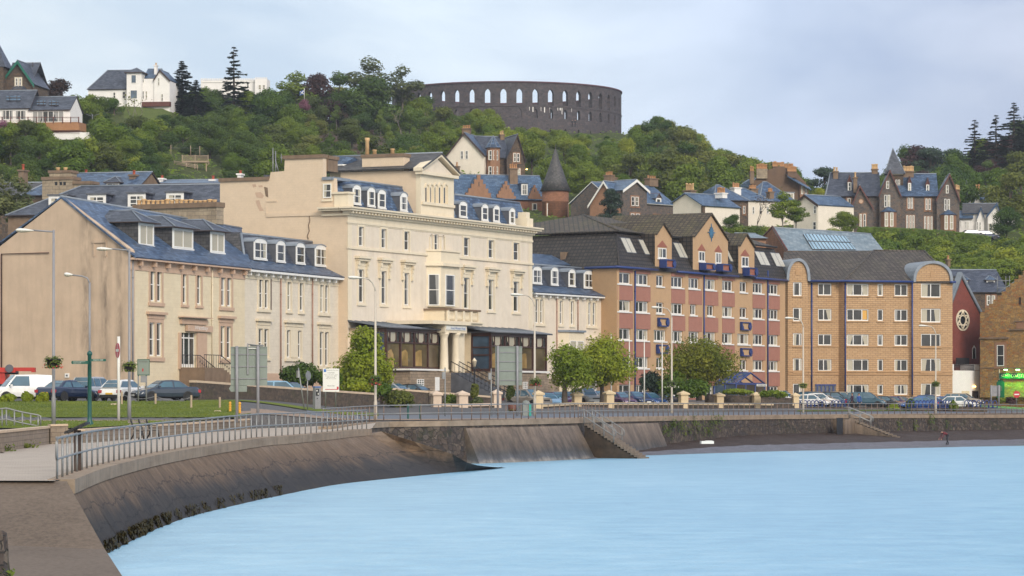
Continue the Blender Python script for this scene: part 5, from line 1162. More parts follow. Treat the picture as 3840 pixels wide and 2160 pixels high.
o=emit(m,'rose_window',G);m=MB();m.face([FGc.P(uc+R*.9*math.cos(2*math.pi*k/24),zc+R*.9*math.sin(2*math.pi*k/24),.012) for k in range(24)],'glass_dark');emit(m,'pane',o)
m=MB();u0,u1,z0,z1=pxr(FGc,3647,1298,3657,1345);FGc.box(m,u0,u1,z0,z1-.3,0,.03,'glass_dark');m.prism([FGc.P(u0-.1,z1-.3,.06),FGc.P((u0+u1)/2,z1+.1,.06),FGc.P(u1+.1,z1-.3,.06),FGc.P(u1,z1-.3,.06),FGc.P((u0+u1)/2,z1-.1,.06),FGc.P(u0,z1-.3,.06)],-nG*.06,'white_paint');FGc.box(m,u0-.08,u0,z0,z1-.3,0,.06,'white_paint');FGc.box(m,u1,u1+.08,z0,z1-.3,0,.06,'white_paint');emit(m,'lancet_window',G)
fw_=FGc.off(2.2);m=MB();fw_.pxbox(m,3560,1389,3674,1496,-2.2,0,'white_bright');fw_.pxbox(m,3655,1366,3674,1389,-2.2,.0,'white_bright');fw_.pxbox(m,3572,1366,3577,1389,-2.2,0,'white_bright');fw_.pxbox(m,3645,1466,3668,1496,0,.02,'timber_dark');fw_.pxbox(m,3606,1466,3635,1496,0,.02,'cream_paint');o=emit(m,'annexe',G)
m=MB();u0,u1=fw_.U(3578),fw_.U(3654);z0,z1=fw_.Z(3600,1389),fw_.Z(3600,1368);m.tube([fw_.P(u0,z1,-.1),fw_.P(u1,z1,-.1)],.05,'dark_metal',6)
for k in range(22):u=lerp(k/21,u0,u1);m.tube([fw_.P(u,z0,-.1),fw_.P(u,z1,-.1)],.035,'dark_metal',5)
fw_.pxbox(m,3625,1341,3672,1366,-1.6,-1.5,'dark_metal');emit(m,'railing',G)
m=MB();fw_.pxbox(m,3648,1447,3656,1452,0,.15,'lamp_warm');emit(m,'wall_lamp',G)
Hp=thing('pub','crow-stepped yellow rubble stone pub with green sign, green door and green floodlights','pub',W(3800,1490,318))
FH=Fr(3675,317,3940,313.2);pts=[(3675,1490),(3675,1180)];n=12
for k in range(n):
 x=lerp(k/n,3677,3868);y=lerp(k/n,1170,985);pts+=[(x,y),(lerp((k+.95)/n,3677,3868),y)]
pts+=[(3868,930),(3905,930),(3905,985)]
for k in range(8):x=lerp(k/8,3905,4060);y=lerp(k/8,1000,1160);pts+=[(x,y),(lerp((k+1)/8,3905,4060),y)]
pts+=[(4060,1490)]
mb=MB();FH.poly(mb,pts,0,-.7,'pub_stone');FH.box(mb,FH.U(3675),FH.U(4060),3.4,FH.Z(3700,1190),-12,-.702,'pub_stone');emit(mb,'gable_wall',Hp)
mb=MB();nH=V((FH.n.x,FH.n.y,0));l,a,r=FH.X(3692,1200,-.7),FH.X(3886,1000,-.7),FH.X(4060,1185,-.7);mb.slab([l,a,a-nH*11,l-nH*11],.2,'slate_grey');mb.slab([a,r,r-nH*11,a-nH*11],.2,'slate_grey');emit(mb,'roof',Hp)
window(Hp,FH,pxr(FH,3739,1294,3766,1373),1,2,proud=True,sur='sandstone',sw=.3,curtain=None);window(Hp,FH,pxr(FH,3822,1115,3829,1142),1,1,.04,'brown_wood',proud=True,curtain=None)
m=MB();FH.pxbox(m,3812,1207,3838,1232,-.01,.06,'sandstone');FH.pxbox(m,3808,1203,3842,1206,0,.15,'stone_brown');FH.pxbox(m,3785,1234,3842,1238,0,.18,'stone_brown');FH.pxbox(m,3674,1265,3784,1270,-.01,.2,'stone_brown');FH.pxbox(m,3674,1378,3940,1380,-.01,.06,'stone_brown');emit(m,'stone_moulding',Hp)
m=MB();FH.pxbox(m,3749,1400,3935,1419,.02,.18,'sign_green');sg=emit(m,'fascia_sign',Hp);text_mesh('ALES, SPIRITS',FH,FH.U(3756),FH.U(3790),FH.Z(3790,1413),FH.Z(3756,1405),.185,'cream_paint',sg);text_mesh('COASTERS',FH,FH.U(3793),FH.U(3858),FH.Z(3858,1415),FH.Z(3793,1403),.185,'cream_paint',sg)
m=MB();FH.pxbox(m,3747,1385,3749,1424,0,.1,'cream_trim');u0,u1,z0,z1=pxr(FH,3738,1424,3767,1492);c,hw=(u0+u1)/2,(u1-u0)/2
m.prism([FH.P(u0,z0,.06),FH.P(u1,z0,.06)]+[FH.P(c+hw*math.cos(math.pi*k/10),z1-hw+hw*math.sin(math.pi*k/10),.06) for k in range(11)],-nH*.06,'sign_green');FH.box(m,c-.2,c+.2,z1-1.3,z1-.8,.06,.08,'lead_dark');emit(m,'arched_door',Hp)
for px in (3778,3823,3868):
 m=MB();p=FH.X(px,1388,.55);m.tube([FH.X(px,1383,.0),FH.X(px,1383,.5)],.03,'dark_metal',5);m.box(p+V((0,0,.14)),(.5,.3,.1),'dark_metal');o=emit(m,'sign_light',Hp);m=MB();m.box(p+V((0,0,.04)),(.42,.24,.09),'lamp_green');emit(m,'bulb',o)
 lt=bpy.data.lights.new('sign_light_beam','SPOT');lt.energy=800;lt.color=(.12,1,.06);lt.spot_size=math.radians(130);lt.spot_blend=.8;lt.shadow_soft_size=.15;lo=bpy.data.objects.new('sign_light_beam',lt);COL.objects.link(lo);lo.parent=o;lo.location=p-V((0,0,.05))-WL[o.name];lo.rotation_euler=(math.radians(-12),0,0)
def house(name,label,px,py,Y,group=None,cat='house'):return thing(name,label,cat,W(px,py,Y),group=group)
def gable_front(h,fr,x0,x1,yb,ye,ax,ay,deep,mat,rmat,barge='white_paint',ov=.35,thick=.14,cap='lead',bt=.3):
 nv=V((fr.n.x,fr.n.y,0));m=MB();ye2=ye if not isinstance(ye,tuple) else ye[1];ye1=ye if not isinstance(ye,tuple) else ye[0]
 l,a,r=fr.X(x0,ye1),fr.X(ax,ay),fr.X(x1,ye2);zb=fr.Z((x0+x1)/2,yb);L0,R0=V((l.x,l.y,zb)),V((r.x,r.y,zb))
 m.prism([L0,R0,r,a,l],-nv*deep,mat);emit(m,'wall',h)
 m=MB();f=nv*ov;k=-nv*(deep+ov);up=V((0,0,.12));dl=(l-a).normalized()*ov;dr=(r-a).normalized()*ov
 m.slab([l+dl+f+up,a+f+up,a+f+up+k,l+dl+f+up+k],thick,rmat);m.slab([a+f+up,r+dr+f+up,r+dr+f+up+k,a+f+up+k],thick,rmat)
 m.tube([a+f+up,a+f+up+k],.1,cap,6)
 o=emit(m,'roof',h)
 if barge:
  m=MB()
  for p in (l+dl,r+dr):m.prism([p+f*1.05-V((0,0,bt)),a+f*1.05-V((0,0,bt)),a+f*1.05+up,p+f*1.05+up],nv*.06,barge)
  emit(m,'bargeboard',o)
 return l,a,r
def gable_side(h,fr,x0,x1,yb,ye,yr,deep,mat,rmat,hip0=0,hip1=0,gut='timber_dark',ov=.4,gables=True,rise=None):
 nv=V((fr.n.x,fr.n.y,0));uu=V((fr.u.x,fr.u.y,0));u0,u1=fr.U(x0),fr.U(x1);zb,ze=fr.Z((x0+x1)/2,yb),fr.Z(x0,ye)
 fb_=fr.off(-deep/2);zr_=fb_.Z(x0,yr) if rise is None else ze+rise
 m=MB();fr.box(m,u0,u1,zb,ze,-deep,0,mat)
 if gables:
  for u,hp in ((u0,hip0),(u1,hip1)):
   if not hp:m.prism([fr.P(u,ze+.002,0),fr.P(u,ze+.002,-deep),fr.P(u,zr_-.1,-deep/2)],uu*(.25 if u==u0 else -.25),mat)
 emit(m,'wall',h);m=MB();up=V((0,0,.1))
 a0,a1,b0,b1=fr.P(u0-.15,ze,ov)+up,fr.P(u1+.15,ze,ov)+up,fr.P(u0-.15,ze,-deep-ov)+up,fr.P(u1+.15,ze,-deep-ov)+up;r0,r1=fr.P(u0-.15+hip0,zr_,-deep/2)+up,fr.P(u1+.15-hip1,zr_,-deep/2)+up
 m.slab([a0,a1,r1,r0],.12,rmat,gut);m.slab([b1,b0,r0,r1],.12,rmat,gut)
 if hip0:m.slab([b0,a0,r0],.12,rmat,gut);m.tube([a0,r0],.09,'lead',6)
 if hip1:m.slab([a1,b1,r1],.12,rmat,gut);m.tube([a1,r1],.09,'lead',6)
 m.tube([r0,r1],.1,'lead',6);emit(m,'roof',h)
 return zb,ze,zr_
def pw(h,fr,lst,mat=None,sw=.22,cols=1,rows=2,fm='white_paint',d=0,**kw):
 for q in lst:
  c=q[4] if len(q)>4 else cols;window(h,fr,pxr(fr,*q[:4]),c,rows,.085,fm,proud=True,sur=mat,sw=sw,d=d,**kw)
def stack(h,fr,x0,x1,y0,y1,pots,mat='stone_brown',pot='pot_clay',d0=-1.3,d1=-.2,ph=None,**kw):
 u0,u1=fr.U(x0),fr.U(x1);return chimney(h,fr,u0,u1,fr.Z(x1,y1),fr.Z(x0,y0),d0,d1,mat,pots,pot,ph=ph or .9,pr=.16,**kw)
def ray_plane(px,py,a,b,c):
 n=(b-a).cross(c-a);d=V(((px-CX)/F,1,(HY-py)/F));o=V((0,0,CH))
 t=(a-o).dot(n)/d.dot(n);return o+d*t
def slope_quad(h,pxs,a,b,c,mat,name,lift=.08,bars=0,frame=None):
 n=(b-a).cross(c-a).normalized();n=n if n.z>0 else -n
 q=[ray_plane(x,y,a,b,c)+n*lift for x,y in pxs];m=MB();m.slab(q,lift+.05,mat,frame or mat)
 for k in range(bars):
  f=(k+.5)/bars;p0,p1=q[0].lerp(q[1],f)+n*.03,q[3].lerp(q[2],f)+n*.03;m.tube([p0,p1],.05,frame or 'lead_dark',4)
 if bars:m.tube([q[0].lerp(q[3],.5)+n*.04,q[1].lerp(q[2],.5)+n*.04],.07,frame or 'lead_dark',4)
 return emit(m,name,h)
K_=house('terraced_house','dark slate terrace with four white flat-topped dormers behind the tan gable',430,830,262)
fr=Fr(30,266,826,262);gable_side(K_,fr,30,826,1000,812,706,10,'stone_brown','slate_dark',hip0=6)
for q in ((182,734,251,790),(328,730,397,784),(479,726,546,778),(623,722,689,772)):dormer(K_,fr.off(-.9),*q,3.6,'flat',2,3,cheek='slate_dark',roof='lead_dark',marg=.2,fw=.09,ov=.15)
Lh=house('stone_house','slate-roofed house with a bulky ruined-looking stone stack and one hipped dormer below the wood',300,760,285)
fr=Fr(80,287,500,284);gable_side(Lh,fr,84,500,900,738,658,10,'stone_brown','slate',hip0=3)
dormer(Lh,fr.off(-1.6),398,685,447,712,3,'hip',2,2,cheek='slate_dark',roof='slate_dark',rh=.7,marg=.1)
f5=fr.off(3);m=MB();f5.pxbox(m,158,672,272,745,-2,0,'ashlar');f5.pxbox(m,155,664,275,673,-2.1,.12,'stone_brown');f5.pxbox(m,182,646,262,665,-1.8,-.2,'ashlar');f5.pxbox(m,178,639,266,647,-2,-.1,'stone_brown');f5.pxbox(m,272,688,340,745,-2,-.1,'ashlar');f5.pxbox(m,272,680,344,689,-2.1,.05,'stone_brown')
for x in (206,224,238):f5.pxbox(m,x,682,x+9,694,.0,.03,'plastic_black')
o=emit(m,'chimney',Lh)
for x in (203,231):p=MB();p.lathe(f5.X(x,640,-1),[(.22,0),(.18,.25),(.24,.3),(.24,.4),(.16,.4)],'pot_cream',10);emit(p,'chimney_pot',o)
stack(Lh,fr.off(-3),482,503,660,705,1,pot='pot_red',ph=.5);stack(Lh,fr.off(-3),66,86,642,700,1,pot='pot_red',ph=.6);stack(Lh,fr.off(-5),308,317,655,670,1,pot='pot_red',ph=.4)
Mh=house('stone_house','brown stone house half hidden by a pale green tree at the edge of the wood',60,860,300)
fr=Fr(-140,300,170,299);gable_side(Mh,fr,-140,165,960,742,690,8,'house_stone','slate_grey');pw(Mh,fr,[(48,768,62,808),(110,772,122,808)],'sandstone')
Nh=house('bungalow','low white bungalow with thin bright blue roof and white chimneys behind the terrace',700,715,300)
fr=Fr(588,301,830,300);gable_side(Nh,fr,598,822,760,692,679,5,'slate_blue','slate_blue');pw(Nh,fr,[(623,688,672,702),(685,689,728,703),(735,690,782,703)],None,cols=1,rows=1,curtain='full')
stack(Nh,fr.off(-1),594,609,673,700,1,'white_bright','pot_red',ph=.35);stack(Nh,fr.off(-1),785,801,678,700,1,'white_bright','pot_red',ph=.4);stack(Nh,fr.off(2),888,903,656,678,1,'white_bright','pot_red',ph=.35)
Ih=house('slate_house','dark blue slate roof with two small dormers above the red church gable',3680,1180,345)
fr=Fr(3560,345,3790,346);gable_side(Ih,fr,3560,3775,1260,1098,1014,10,'house_stone','slate_dark')
for q in ((3605,1050,3630,1082),(3699,1050,3731,1082)):dormer(Ih,fr.off(-2),*q,3,'hip',1,1,cheek='slate_dark',roof='slate',rh=.6,marg=.1)
pw(Ih,fr,[(3700,1108,3713,1145),(3718,1108,3731,1145)],'sandstone');stack(Ih,fr.off(2),3556,3566,976,1000,1,pot='pot_clay',ph=.5)
m=MB();fx=fr.off(3)
for x in (3740,3772,3786):m.tube([fx.X(x,1100),fx.X(x,1035)],.045,'galv',5)
for y in (1052,1080,1096):m.tube([fx.X(3738,y),fx.X(3790,y)],.045,'galv',5)
m.tube([fx.X(3745,1098),fx.X(3815,1048)],.045,'galv',5);tag(emit(m,'scaffold'),'thin steel scaffold poles in front of the dark blue slate roof','scaffold')
J=house('hall','hall with pale grey slate roof, long glazed rooflight and red sandstone gable behind the flats',3080,940,345)
e0,e1,r1,r0=W(2951,940,340),W(3316,942,352),W(3265,877,357),W(2897,853,346);lf=W(2850,903,350)
m=MB();dz=V((0,0,-9));m.prism([e0,r0-V((0,0,.1)),lf,lf+dz,e0+dz],V((3,9,0))*.05,'sandstone_block');m.face([e0,e1,e1+dz,e0+dz],'house_stone');emit(m,'wall',J)
m=MB();m.slab([e0,e1,r1,r0],.15,'slate_pale');m.slab([r0,r1,r1+V((-4,7,-4)),lf],.15,'slate_pale');m.slab([e1,r1,r1+V((3,8,-5))],.1,'slate_pale');m.tube([r0,r1],.12,'lead',6);m.tube([e0+V((0,0,.1)),r0+V((0,0,.1))],.14,'timber_red',6);m.tube([r0+V((0,0,.1)),lf+V((0,0,.1))],.14,'timber_red',6);emit(m,'roof',J)
slope_quad(J,[(3046,937),(3208,939),(3168,889),(3011,880)],e0,e1,r0,'glass_sky','rooflight',.15,12,'lead_dark')
J2=house('outbuilding','low grey-roofed outbuilding between the tan gables and the rooflight hall',2850,880,340);fr=Fr(2795,340,2870,341);gable_side(J2,fr,2800,2872,960,895,878,6,'sandstone','slate_pale')
S_h=house('stone_house','steep-roofed villa with white gable, stone bay and stone gable just below the round tower',1820,660,470)
fr=Fr(1666,471.5,1820,470);gable_front(S_h,fr,1669,1816,700,(592,580),1742,499,9,'harl_white','slate','timber_dark')
pw(S_h,fr,[(1727,566,1738,597),(1745,565,1756,597)]);f2=Fr(1800,471,1980,473);gable_side(S_h,f2.off(-.5),1806,1910,700,592,513,9,'house_stone','slate_dark',gables=False)
f3=f2.off(.8);gable_front(S_h,f3,1901,1969,700,(590,602),1940,506,8,'house_stone','slate_dark','timber_dark');pw(S_h,f3,[(1925,574,1935,607),(1938,575,1948,608),(1941,632,1951,660)],'sandstone',.14)
m=MB();c=f2.P(f2.U(1848),0,.3);zb,ze,za=f2.Z(1848,700),f2.Z(1848,555),f2.Z(1848,508);R=1.25
oc=[V((c.x+R*math.cos(k*math.pi/4+.39),c.y+R*math.sin(k*math.pi/4+.39),zb)) for k in range(8)];m.prism(oc,(0,0,ze-zb),'sandstone');o=emit(m,'bay',S_h);m=MB()
ev=[V((c.x+(R+.25)*math.cos(k*math.pi/4+.39),c.y+(R+.25)*math.sin(k*math.pi/4+.39),ze)) for k in range(8)]
for k in range(8):m.face([ev[k],ev[(k+1) % 8],V((c.x,c.y,za))],'slate');m.tube([ev[k],V((c.x,c.y,za))],.05,'lead',4)
m.prism(ev,(0,0,-.1),'timber_dark');emit(m,'bay_roof',S_h)
f4=f2.off(1.5)
for q in ((1832,564,1845,600),(1850,564,1857,600),(1861,565,1868,601),(1832,624,1845,660),(1850,625,1857,660),(1861,625,1868,660)):window(o,f4,pxr(f4,*q),1,2,.07,proud=True,flat=True,d=-.1)
stack(S_h,fr.off(-3),1731,1760,484,520,4,pot='pot_clay',ph=.5);stack(S_h,f2.off(-4),1878,1893,507,525,2,pot='pot_cream',ph=.6);stack(S_h,fr.off(3),1702,1717,626,680,1,pot='pot_clay',ph=.8)
m=MB();f3.pxbox(m,1972,633,1976,637,0,.3,'lamp_warm');emit(m,'wall_lamp',S_h)
R_h=house('turret_house','red sandstone house with round cone-roofed turret and three stepped gables behind the hotel',1960,860,430)
fr=Fr(1705,430,2040,433);gable_side(R_h,fr,1712,2046,900,748,656,9,'sandstone_block','slate_blue')
nR=V((fr.n.x,fr.n.y,0))
for x0,y0,ax,ay,x1,y1 in ((1742,740,1796,657,1845,742),(1861,740,1898,681,1938,750),(1980,745,2005,696,2034,748)):
 m=MB();pts=[(x0,y0)]
 for k in range(1,6):pts+=[(lerp((k-.6)/5,x0,ax),lerp((k-1)/5,y0,ay)),(lerp((k-.6)/5,x0,ax),lerp(k/5,y0,ay)-2)]
 for k in range(5):pts+=[(lerp((k+.6)/5,ax,x1),lerp(k/5,ay,y1)-2),(lerp((k+.6)/5,ax,x1),lerp((k+1)/5,ay,y1))]
 pts+=[(x1,y1)];fo=fr.off(.25);fo.poly(m,pts,-.5,0,'sandstone');l,a,r=fo.X(x0+3,y0,-.4),fo.X(ax,ay+3,-.4),fo.X(x1-3,y1,-.4);m.slab([l,a,a-nR*4,l-nR*4],.1,'slate_blue');m.slab([a,r,r-nR*4,a-nR*4],.1,'slate_blue');fo.pxbox(m,ax-1.5,lerp(.3,ay,y0),ax+1.5,lerp(.5,ay,y0),0,.03,'plastic_black');emit(m,'stepped_gable',R_h)
stack(R_h,fr.off(-2.5),1914,1943,634,700,4,pot='pot_clay',ph=.7)
dormer(R_h,fr.off(-.6),1955,689,1979,730,3,'flat',2,2,cheek='slate_blue',roof='slate_blue',marg=.14);pw(R_h,fr,[(1995,763,2013,811)],'sandstone')
m=MB();c=W(2082.5,716,427.5);R=2.12;zb,ze,za=CH+(HY-900)*.04275,c.z,CH+(HY-556)*.04275;c.z=0
m.lathe(c,[(R,zb),(R,ze-1.9),(R+.06,ze-1.85),(R+.06,ze-1.6),(R,ze-1.55),(R+.05,ze)],'sandstone_block',28);o=emit(m,'turret',R_h);m=MB();m.lathe(c,[(R+.35,ze-.05),(R*.80,lerp(.28,ze,za)),(R*.42,lerp(.62,ze,za)),(.06,za),(.03,za+.6)],'slate_grey',28,True);emit(m,'turret_roof',o)
fT=Fr(2030,426,2135,426)
for q in ((2051,763,2067,811),(2088,765,2105,811),(2122,765,2130,812)):
 fq=fT.off(-.1 if q[0]<2110 else -1.2);window(R_h,fq,pxr(fq,*q),1,2,.1,proud=True,sur='sandstone',sw=.15,d=-.02)
T_h=house('stone_house','grey stone villa with white bargeboards and blue slate roof, partly behind a dark yew',2370,850,420)
f1=Fr(2206,420,2330,417.5);gable_front(T_h,f1,2212,2322,880,(768,768),2267,681,9,'sandstone','slate_blue','white_paint')
f2=Fr(2300,418,2530,427);gable_side(T_h,f2,2300,2528,880,757,690,9,'house_grey','slate_blue',gut='white_paint')
f3=f2.off(1.2);gable_front(T_h,f3,2334,2426,880,(712,716),2382,676,8,'house_grey','slate_blue','white_paint');pw(T_h,f3,[(2367,737,2379,772),(2382,738,2394,773),(2365,800,2378,830),(2384,801,2398,831)],'sandstone')
dormer(T_h,f2.off(-.2),2460,742,2480,776,3,'gable',1,2,cheek='house_grey',roof='slate_blue',rh=.8);pw(T_h,f2,[(2452,806,2478,824,2),(2505,806,2520,824)],'sandstone')
stack(T_h,f1.off(-3),2263,2288,660,690,4,ph=.5);stack(T_h,f2.off(-4),2440,2472,671,700,4,ph=.4);stack(T_h,f2.off(-5),2295,2318,668,690,3,ph=.4)
U_h=house('cottage','white gabled cottage with bright blue slate roof and stone front, right of the grey villa',2640,830,410)
f1=Fr(2524,412.3,2636,408.6);gable_front(U_h,f1,2524,2636,860,(760,769),2572,726,8.5,'harl_white','slate_blue',None);f2=f1.perp(f1.U(2636));
fs=Fr(2637,408.6,2762,414.5).off(.03);m=MB();fs.box(m,fs.U(2637),fs.U(2758),fs.Z(2700,860),fs.Z(2640,771),-.4,0,'house_stone');emit(m,'front_wall',U_h);pw(U_h,fs,[(2652,776,2660,800),(2663,776,2671,800),(2690,778,2698,804),(2720,780,2729,808),(2732,781,2739,808)],'sandstone',.15)
stack(U_h,f1.off(-1),2560,2589,718,732,5,ph=1.0,pot='pot_cream');stack(U_h,f1.off(-5),2678,2706,728,742,5,'white_bright',ph=.8)
for nm,lab,Y,x0,x1,yb,ye,yr,d_,h0,h1,wm,rm in (
 ('stone_house','rubble stone house with pyramid slate roof right of the blue-roofed cottage',434,2676,2806,870,751,695,8,3.2,3.2,'house_stone','slate'),
 ('rendered_house','pale rendered house with shiny light blue hip roof behind the bare tree',442,2784,2892,870,753,708,7,.5,3,'harl_white','slate_blue'),
 ('slate_house','pale house with tall blue pyramid roof and white side dormer below the brown tenement',450,2846,2984,860,756,683,8,3.4,3.4,'harl_white','slate')):
 h=house(nm,lab,(x0+x1)/2,860,Y);fr=Fr(x0-5,Y,x1+5,Y+3);gable_side(h,fr,x0,x1,yb,ye,yr,d_,wm,rm,h0,h1);n=4
 pw(h,fr,[(lerp((k+.5)/n,x0,x1)-4,ye+22,lerp((k+.5)/n,x0,x1)+4,ye+50) for k in range(n)],'sandstone' if wm=='house_stone' else None,.12)
 if Y==450:dormer(h,fr.off(-1),2940,722,2978,754,3,'flat',3,1,cheek='slate',roof='lead',marg=.1)
 if Y==442:stack(h,fr.off(-1),2757,2782,706,740,4,'white_bright',ph=.8);stack(h,fr.off(-3),2820,2845,710,730,5,ph=.6)
 if Y==450:stack(h,fr.off(2),2889,2905,722,745,3,ph=.6)
X_h=house('tenement','tall blank brown tenement gables crowned with rows of chimney pots on the skyline',2920,740,480)
fr=Fr(2800,480,3060,481);m=MB();fr.poly(m,[(2806,800),(2806,700),(2834,671),(2882,636),(2916,627),(2954,629),(3031,699),(3031,800)],-9,0,'tenement','slate_blue');fr.poly(m,[(2965,790),(2965,623),(3012,623),(3058,673),(3058,790)],-14,-9.01,'tenement','slate_blue');emit(m,'gable_wall',X_h)
m=MB();a,b=fr.X(2950,653,.2),fr.X(3036,702,.2);nX=V((fr.n.x,fr.n.y,0));m.slab([a,b,b+nX*1.5+V((0,0,-.6)),a+nX*1.5+V((0,0,-.6))],.15,'slate_blue');a,b=fr.X(2768,700,-3),fr.X(2815,668,-3);m.slab([a,fr.X(2808,702,.1),fr.X(2815,672,.1),b],.15,'slate_blue');emit(m,'roof',X_h)
for x0,x1,y0,y1,n,d0,d1,mt in ((2836,2876,637,670,7,-.2,.5,'ashlar'),(2900,2942,627,632,9,-1.5,-.4,'tenement'),(2950,2984,648,668,7,.1,1,'tenement'),(2972,3012,621,628,7,-10.5,-9.5,'tenement'),(2811,2826,646,690,2,-.2,.6,'stone_brown')):chimney(X_h,fr,fr.U(x0),fr.U(x1),fr.Z(x1,y1),fr.Z(x0,y0),d0,d1,mt,n,'pot_clay',ph=.85,pr=.16,cap=.05)
m=MB();fo=fr.off(.6);fo.pxbox(m,3000,695,3031,790,-.6,0,'sandstone');o=emit(m,'bay',X_h)
for x in (3004,3018):window(o,fo,pxr(fo,x,697,x+8,728),1,2,.08,proud=True,flat=True)
Z_h=house('white_house','plain white gabled house with a small blue roof, against the big dark stone house',3040,860,415)
f1=Fr(2975,417,3068,413.6);gable_front(Z_h,f1,2976,3068,900,(772,768),3019,732,8,'harl_white','slate_blue','timber_dark',ov=.2);pw(Z_h,f1,[(3051,772,3062,801),(3049,832,3061,862)]);f2=Fr(3068,413.6,3101,415.6).off(.02);m=MB();f2.box(m,f2.U(3068),f2.U(3100),f2.Z(3080,900),f2.Z(3080,769),-.3,0,'harl_white');emit(m,'side_wall',Z_h);pw(Z_h,f2,[(3078,773,3088,801),(3078,834,3088,862)])
B_=house('stone_mansion','long dark stone mansion with steep gables and pyramid spire above the hedge on the right',3350,860,420)
fr=Fr(3090,421,3610,420);gable_side(B_,fr,3098,3300,890,739,650,9,'house_grey','slate_dark',hip0=1.0);gable_side(B_,fr,3370,3516,890,739,654,9,'house_grey','slate',gables=False)
f1=fr.off(1.0);gable_front(B_,f1,3298,3377,890,(728,731),3337,638,8,'house_grey','slate_dark','timber_red');gable_front(B_,f1,3513,3598,890,(744,746),3561,654,8,'house_grey','slate_dark','timber_red')
f2=fr.off(1.6);gable_front(B_,f2,3190,3272,890,(782,776),3224,697,6,'house_grey','slate_dark','timber_red');m=MB();disc(f2,f2.U(3229),f2.Z(3229,755),.3,.42,0,.06,'sandstone',m,16);disc(f2,f2.U(3229),f2.Z(3229,755),0.01,.3,0,.03,'pink_trim',m,16);emit(m,'roundel',B_)
pw(B_,fr,[(3126,747,3139,784),(3178,743,3190,780),(3404,741,3412,782),(3415,741,3423,782),(3471,745,3478,787),(3482,745,3490,787),(3366,745,3371,780)],'sandstone')
pw(B_,fr,[(x,808,x+7,858) for x in (3399,3411,3422)]+[(x,812,x+7,863) for x in (3466,3478,3490)],'sandstone',.12);pw(B_,f2,[(3224,803,3232,853),(3238,802,3247,853)],'sandstone',.15)
pw(B_,f1,[(3323,679,3334,708),(3316,731,3325,777),(3328,731,3338,777),(3547,694,3557,725),(3541,746,3549,790),(3553,747,3562,791)],None)
for x0,x1,yt in ((3303,3362,795),(3527,3586,806)):
 m=MB();f3=f1;a,b=f3.U(x0),f3.U(x1);z0,z1=f3.Z(x0,890),f3.Z(x0,yt);m.prism([f3.P(a,z0,0),f3.P(a+.5,z0,1),f3.P(b-.5,z0,1),f3.P(b,z0,0)],(0,0,z1-z0),'sandstone');tp=f3.P((a+b)/2,z1+.9,0)
 e=[f3.P(a-.2,z1,-.1),f3.P(a+.4,z1,1.25),f3.P(b-.4,z1,1.25),f3.P(b+.2,z1,-.1)];[m.face([e[k],e[k+1],tp],'slate') for k in range(3)];o=emit(m,'bay',B_);f4=f3.off(1)
 for q0,q1 in ((a+.55,(a+b)/2-.15),((a+b)/2+.15,b-.55)):window(o,f4,(q0,q1,f3.Z(x0,yt+56),z1-.15),1,2,.09,proud=True,flat=True,curtain='full')
for q in ((3179,683,3193,716),(3405,686,3417,719),(3473,692,3485,724)):dormer(B_,fr.off(-.8),*q,3.5,'gable',1,2,cheek='timber_red',roof='slate_dark',rh=1.1,marg=.08)
stack(B_,fr.off(-3),3125,3143,645,672,2,pot='pot_cream',ph=.7);stack(B_,fr.off(.3),3201,3215,668,722,1,pot='pot_cream',ph=.8);stack(B_,fr.off(-4),3270,3292,637,660,4,pot='pot_cream');stack(B_,fr.off(-3.5),3388,3427,645,695,7,pot='pot_cream',ph=.9);stack(B_,f1.off(-4),3585,3599,714,750,3,pot='pot_cream',ph=.7)
m=MB();fs=fr.off(-2);a,b=fs.U(3346),fs.U(3387);fs.box(m,a,b,fs.Z(3360,760),fs.Z(3360,656),-1.9,0,'house_stone');fs.box(m,a-.05,b+.05,fs.Z(3360,656),fs.Z(3360,651),-2,.06,'cream_trim');e=[fs.P(a-1.2,fs.Z(3360,652),.5),fs.P(b+.3,fs.Z(3360,652),.5),fs.P(b+.3,fs.Z(3360,652),-3),fs.P(a-1.2,fs.Z(3360,652),-3)];tp=fs.P((a+b)/2-.7,fs.Z(3344,554),-1.2)
[m.face([e[k],e[(k+1) % 4],tp],'slate_dark') for k in range(4)];[m.tube([e[k],tp],.07,'lead',5) for k in (0,1)];o=emit(m,'spire',B_);[window(o,fs,pxr(fs,x,674,x+7,704),1,2,.07,proud=True,flat=True) for x in (3358,3368)]
m=MB();fr.pxbox(m,3363,810,3376,855,0,.05,'timber_dark');fr.pxbox(m,3360,804,3379,810,0,.12,'sandstone');emit(m,'door',B_)
AB=house('white_villa','white villa with blue bargeboards and grey roofs, above the two parked dark cars',3680,880,425);fr=Fr(3580,425,3770,424)
gable_side(AB,fr,3612,3740,930,803,766,7,'white_bright','slate_grey',gut='timber_blue');gable_front(AB,fr.off(1.2),3704,3752,930,(806,800),3738,764,6,'white_bright','slate_grey','timber_blue');gable_front(AB,fr.off(.6),3664,3690,930,(815,812),3679,779,4,'white_bright','slate_grey','timber_blue',ov=.2);gable_side(AB,fr.off(.8),3588,3646,930,822,793,5,'white_bright','slate_blue')
pw(AB,fr.off(.8),[(3601,828,3606,852),(3619,830,3625,856),(3627,830,3633,856)]);pw(AB,fr,[(3661,832,3668,863),(3673,833,3679,863)],d=.62);pw(AB,fr.off(1.2),[(3706,837,3722,867),(3733,836,3741,867),(3733,798,3739,812)])
AC=house('white_villa','white villa higher up with white chimneys, blue gable edges and dark pyramid roof beside it',3720,800,455);fr=Fr(3590,455,3810,454)
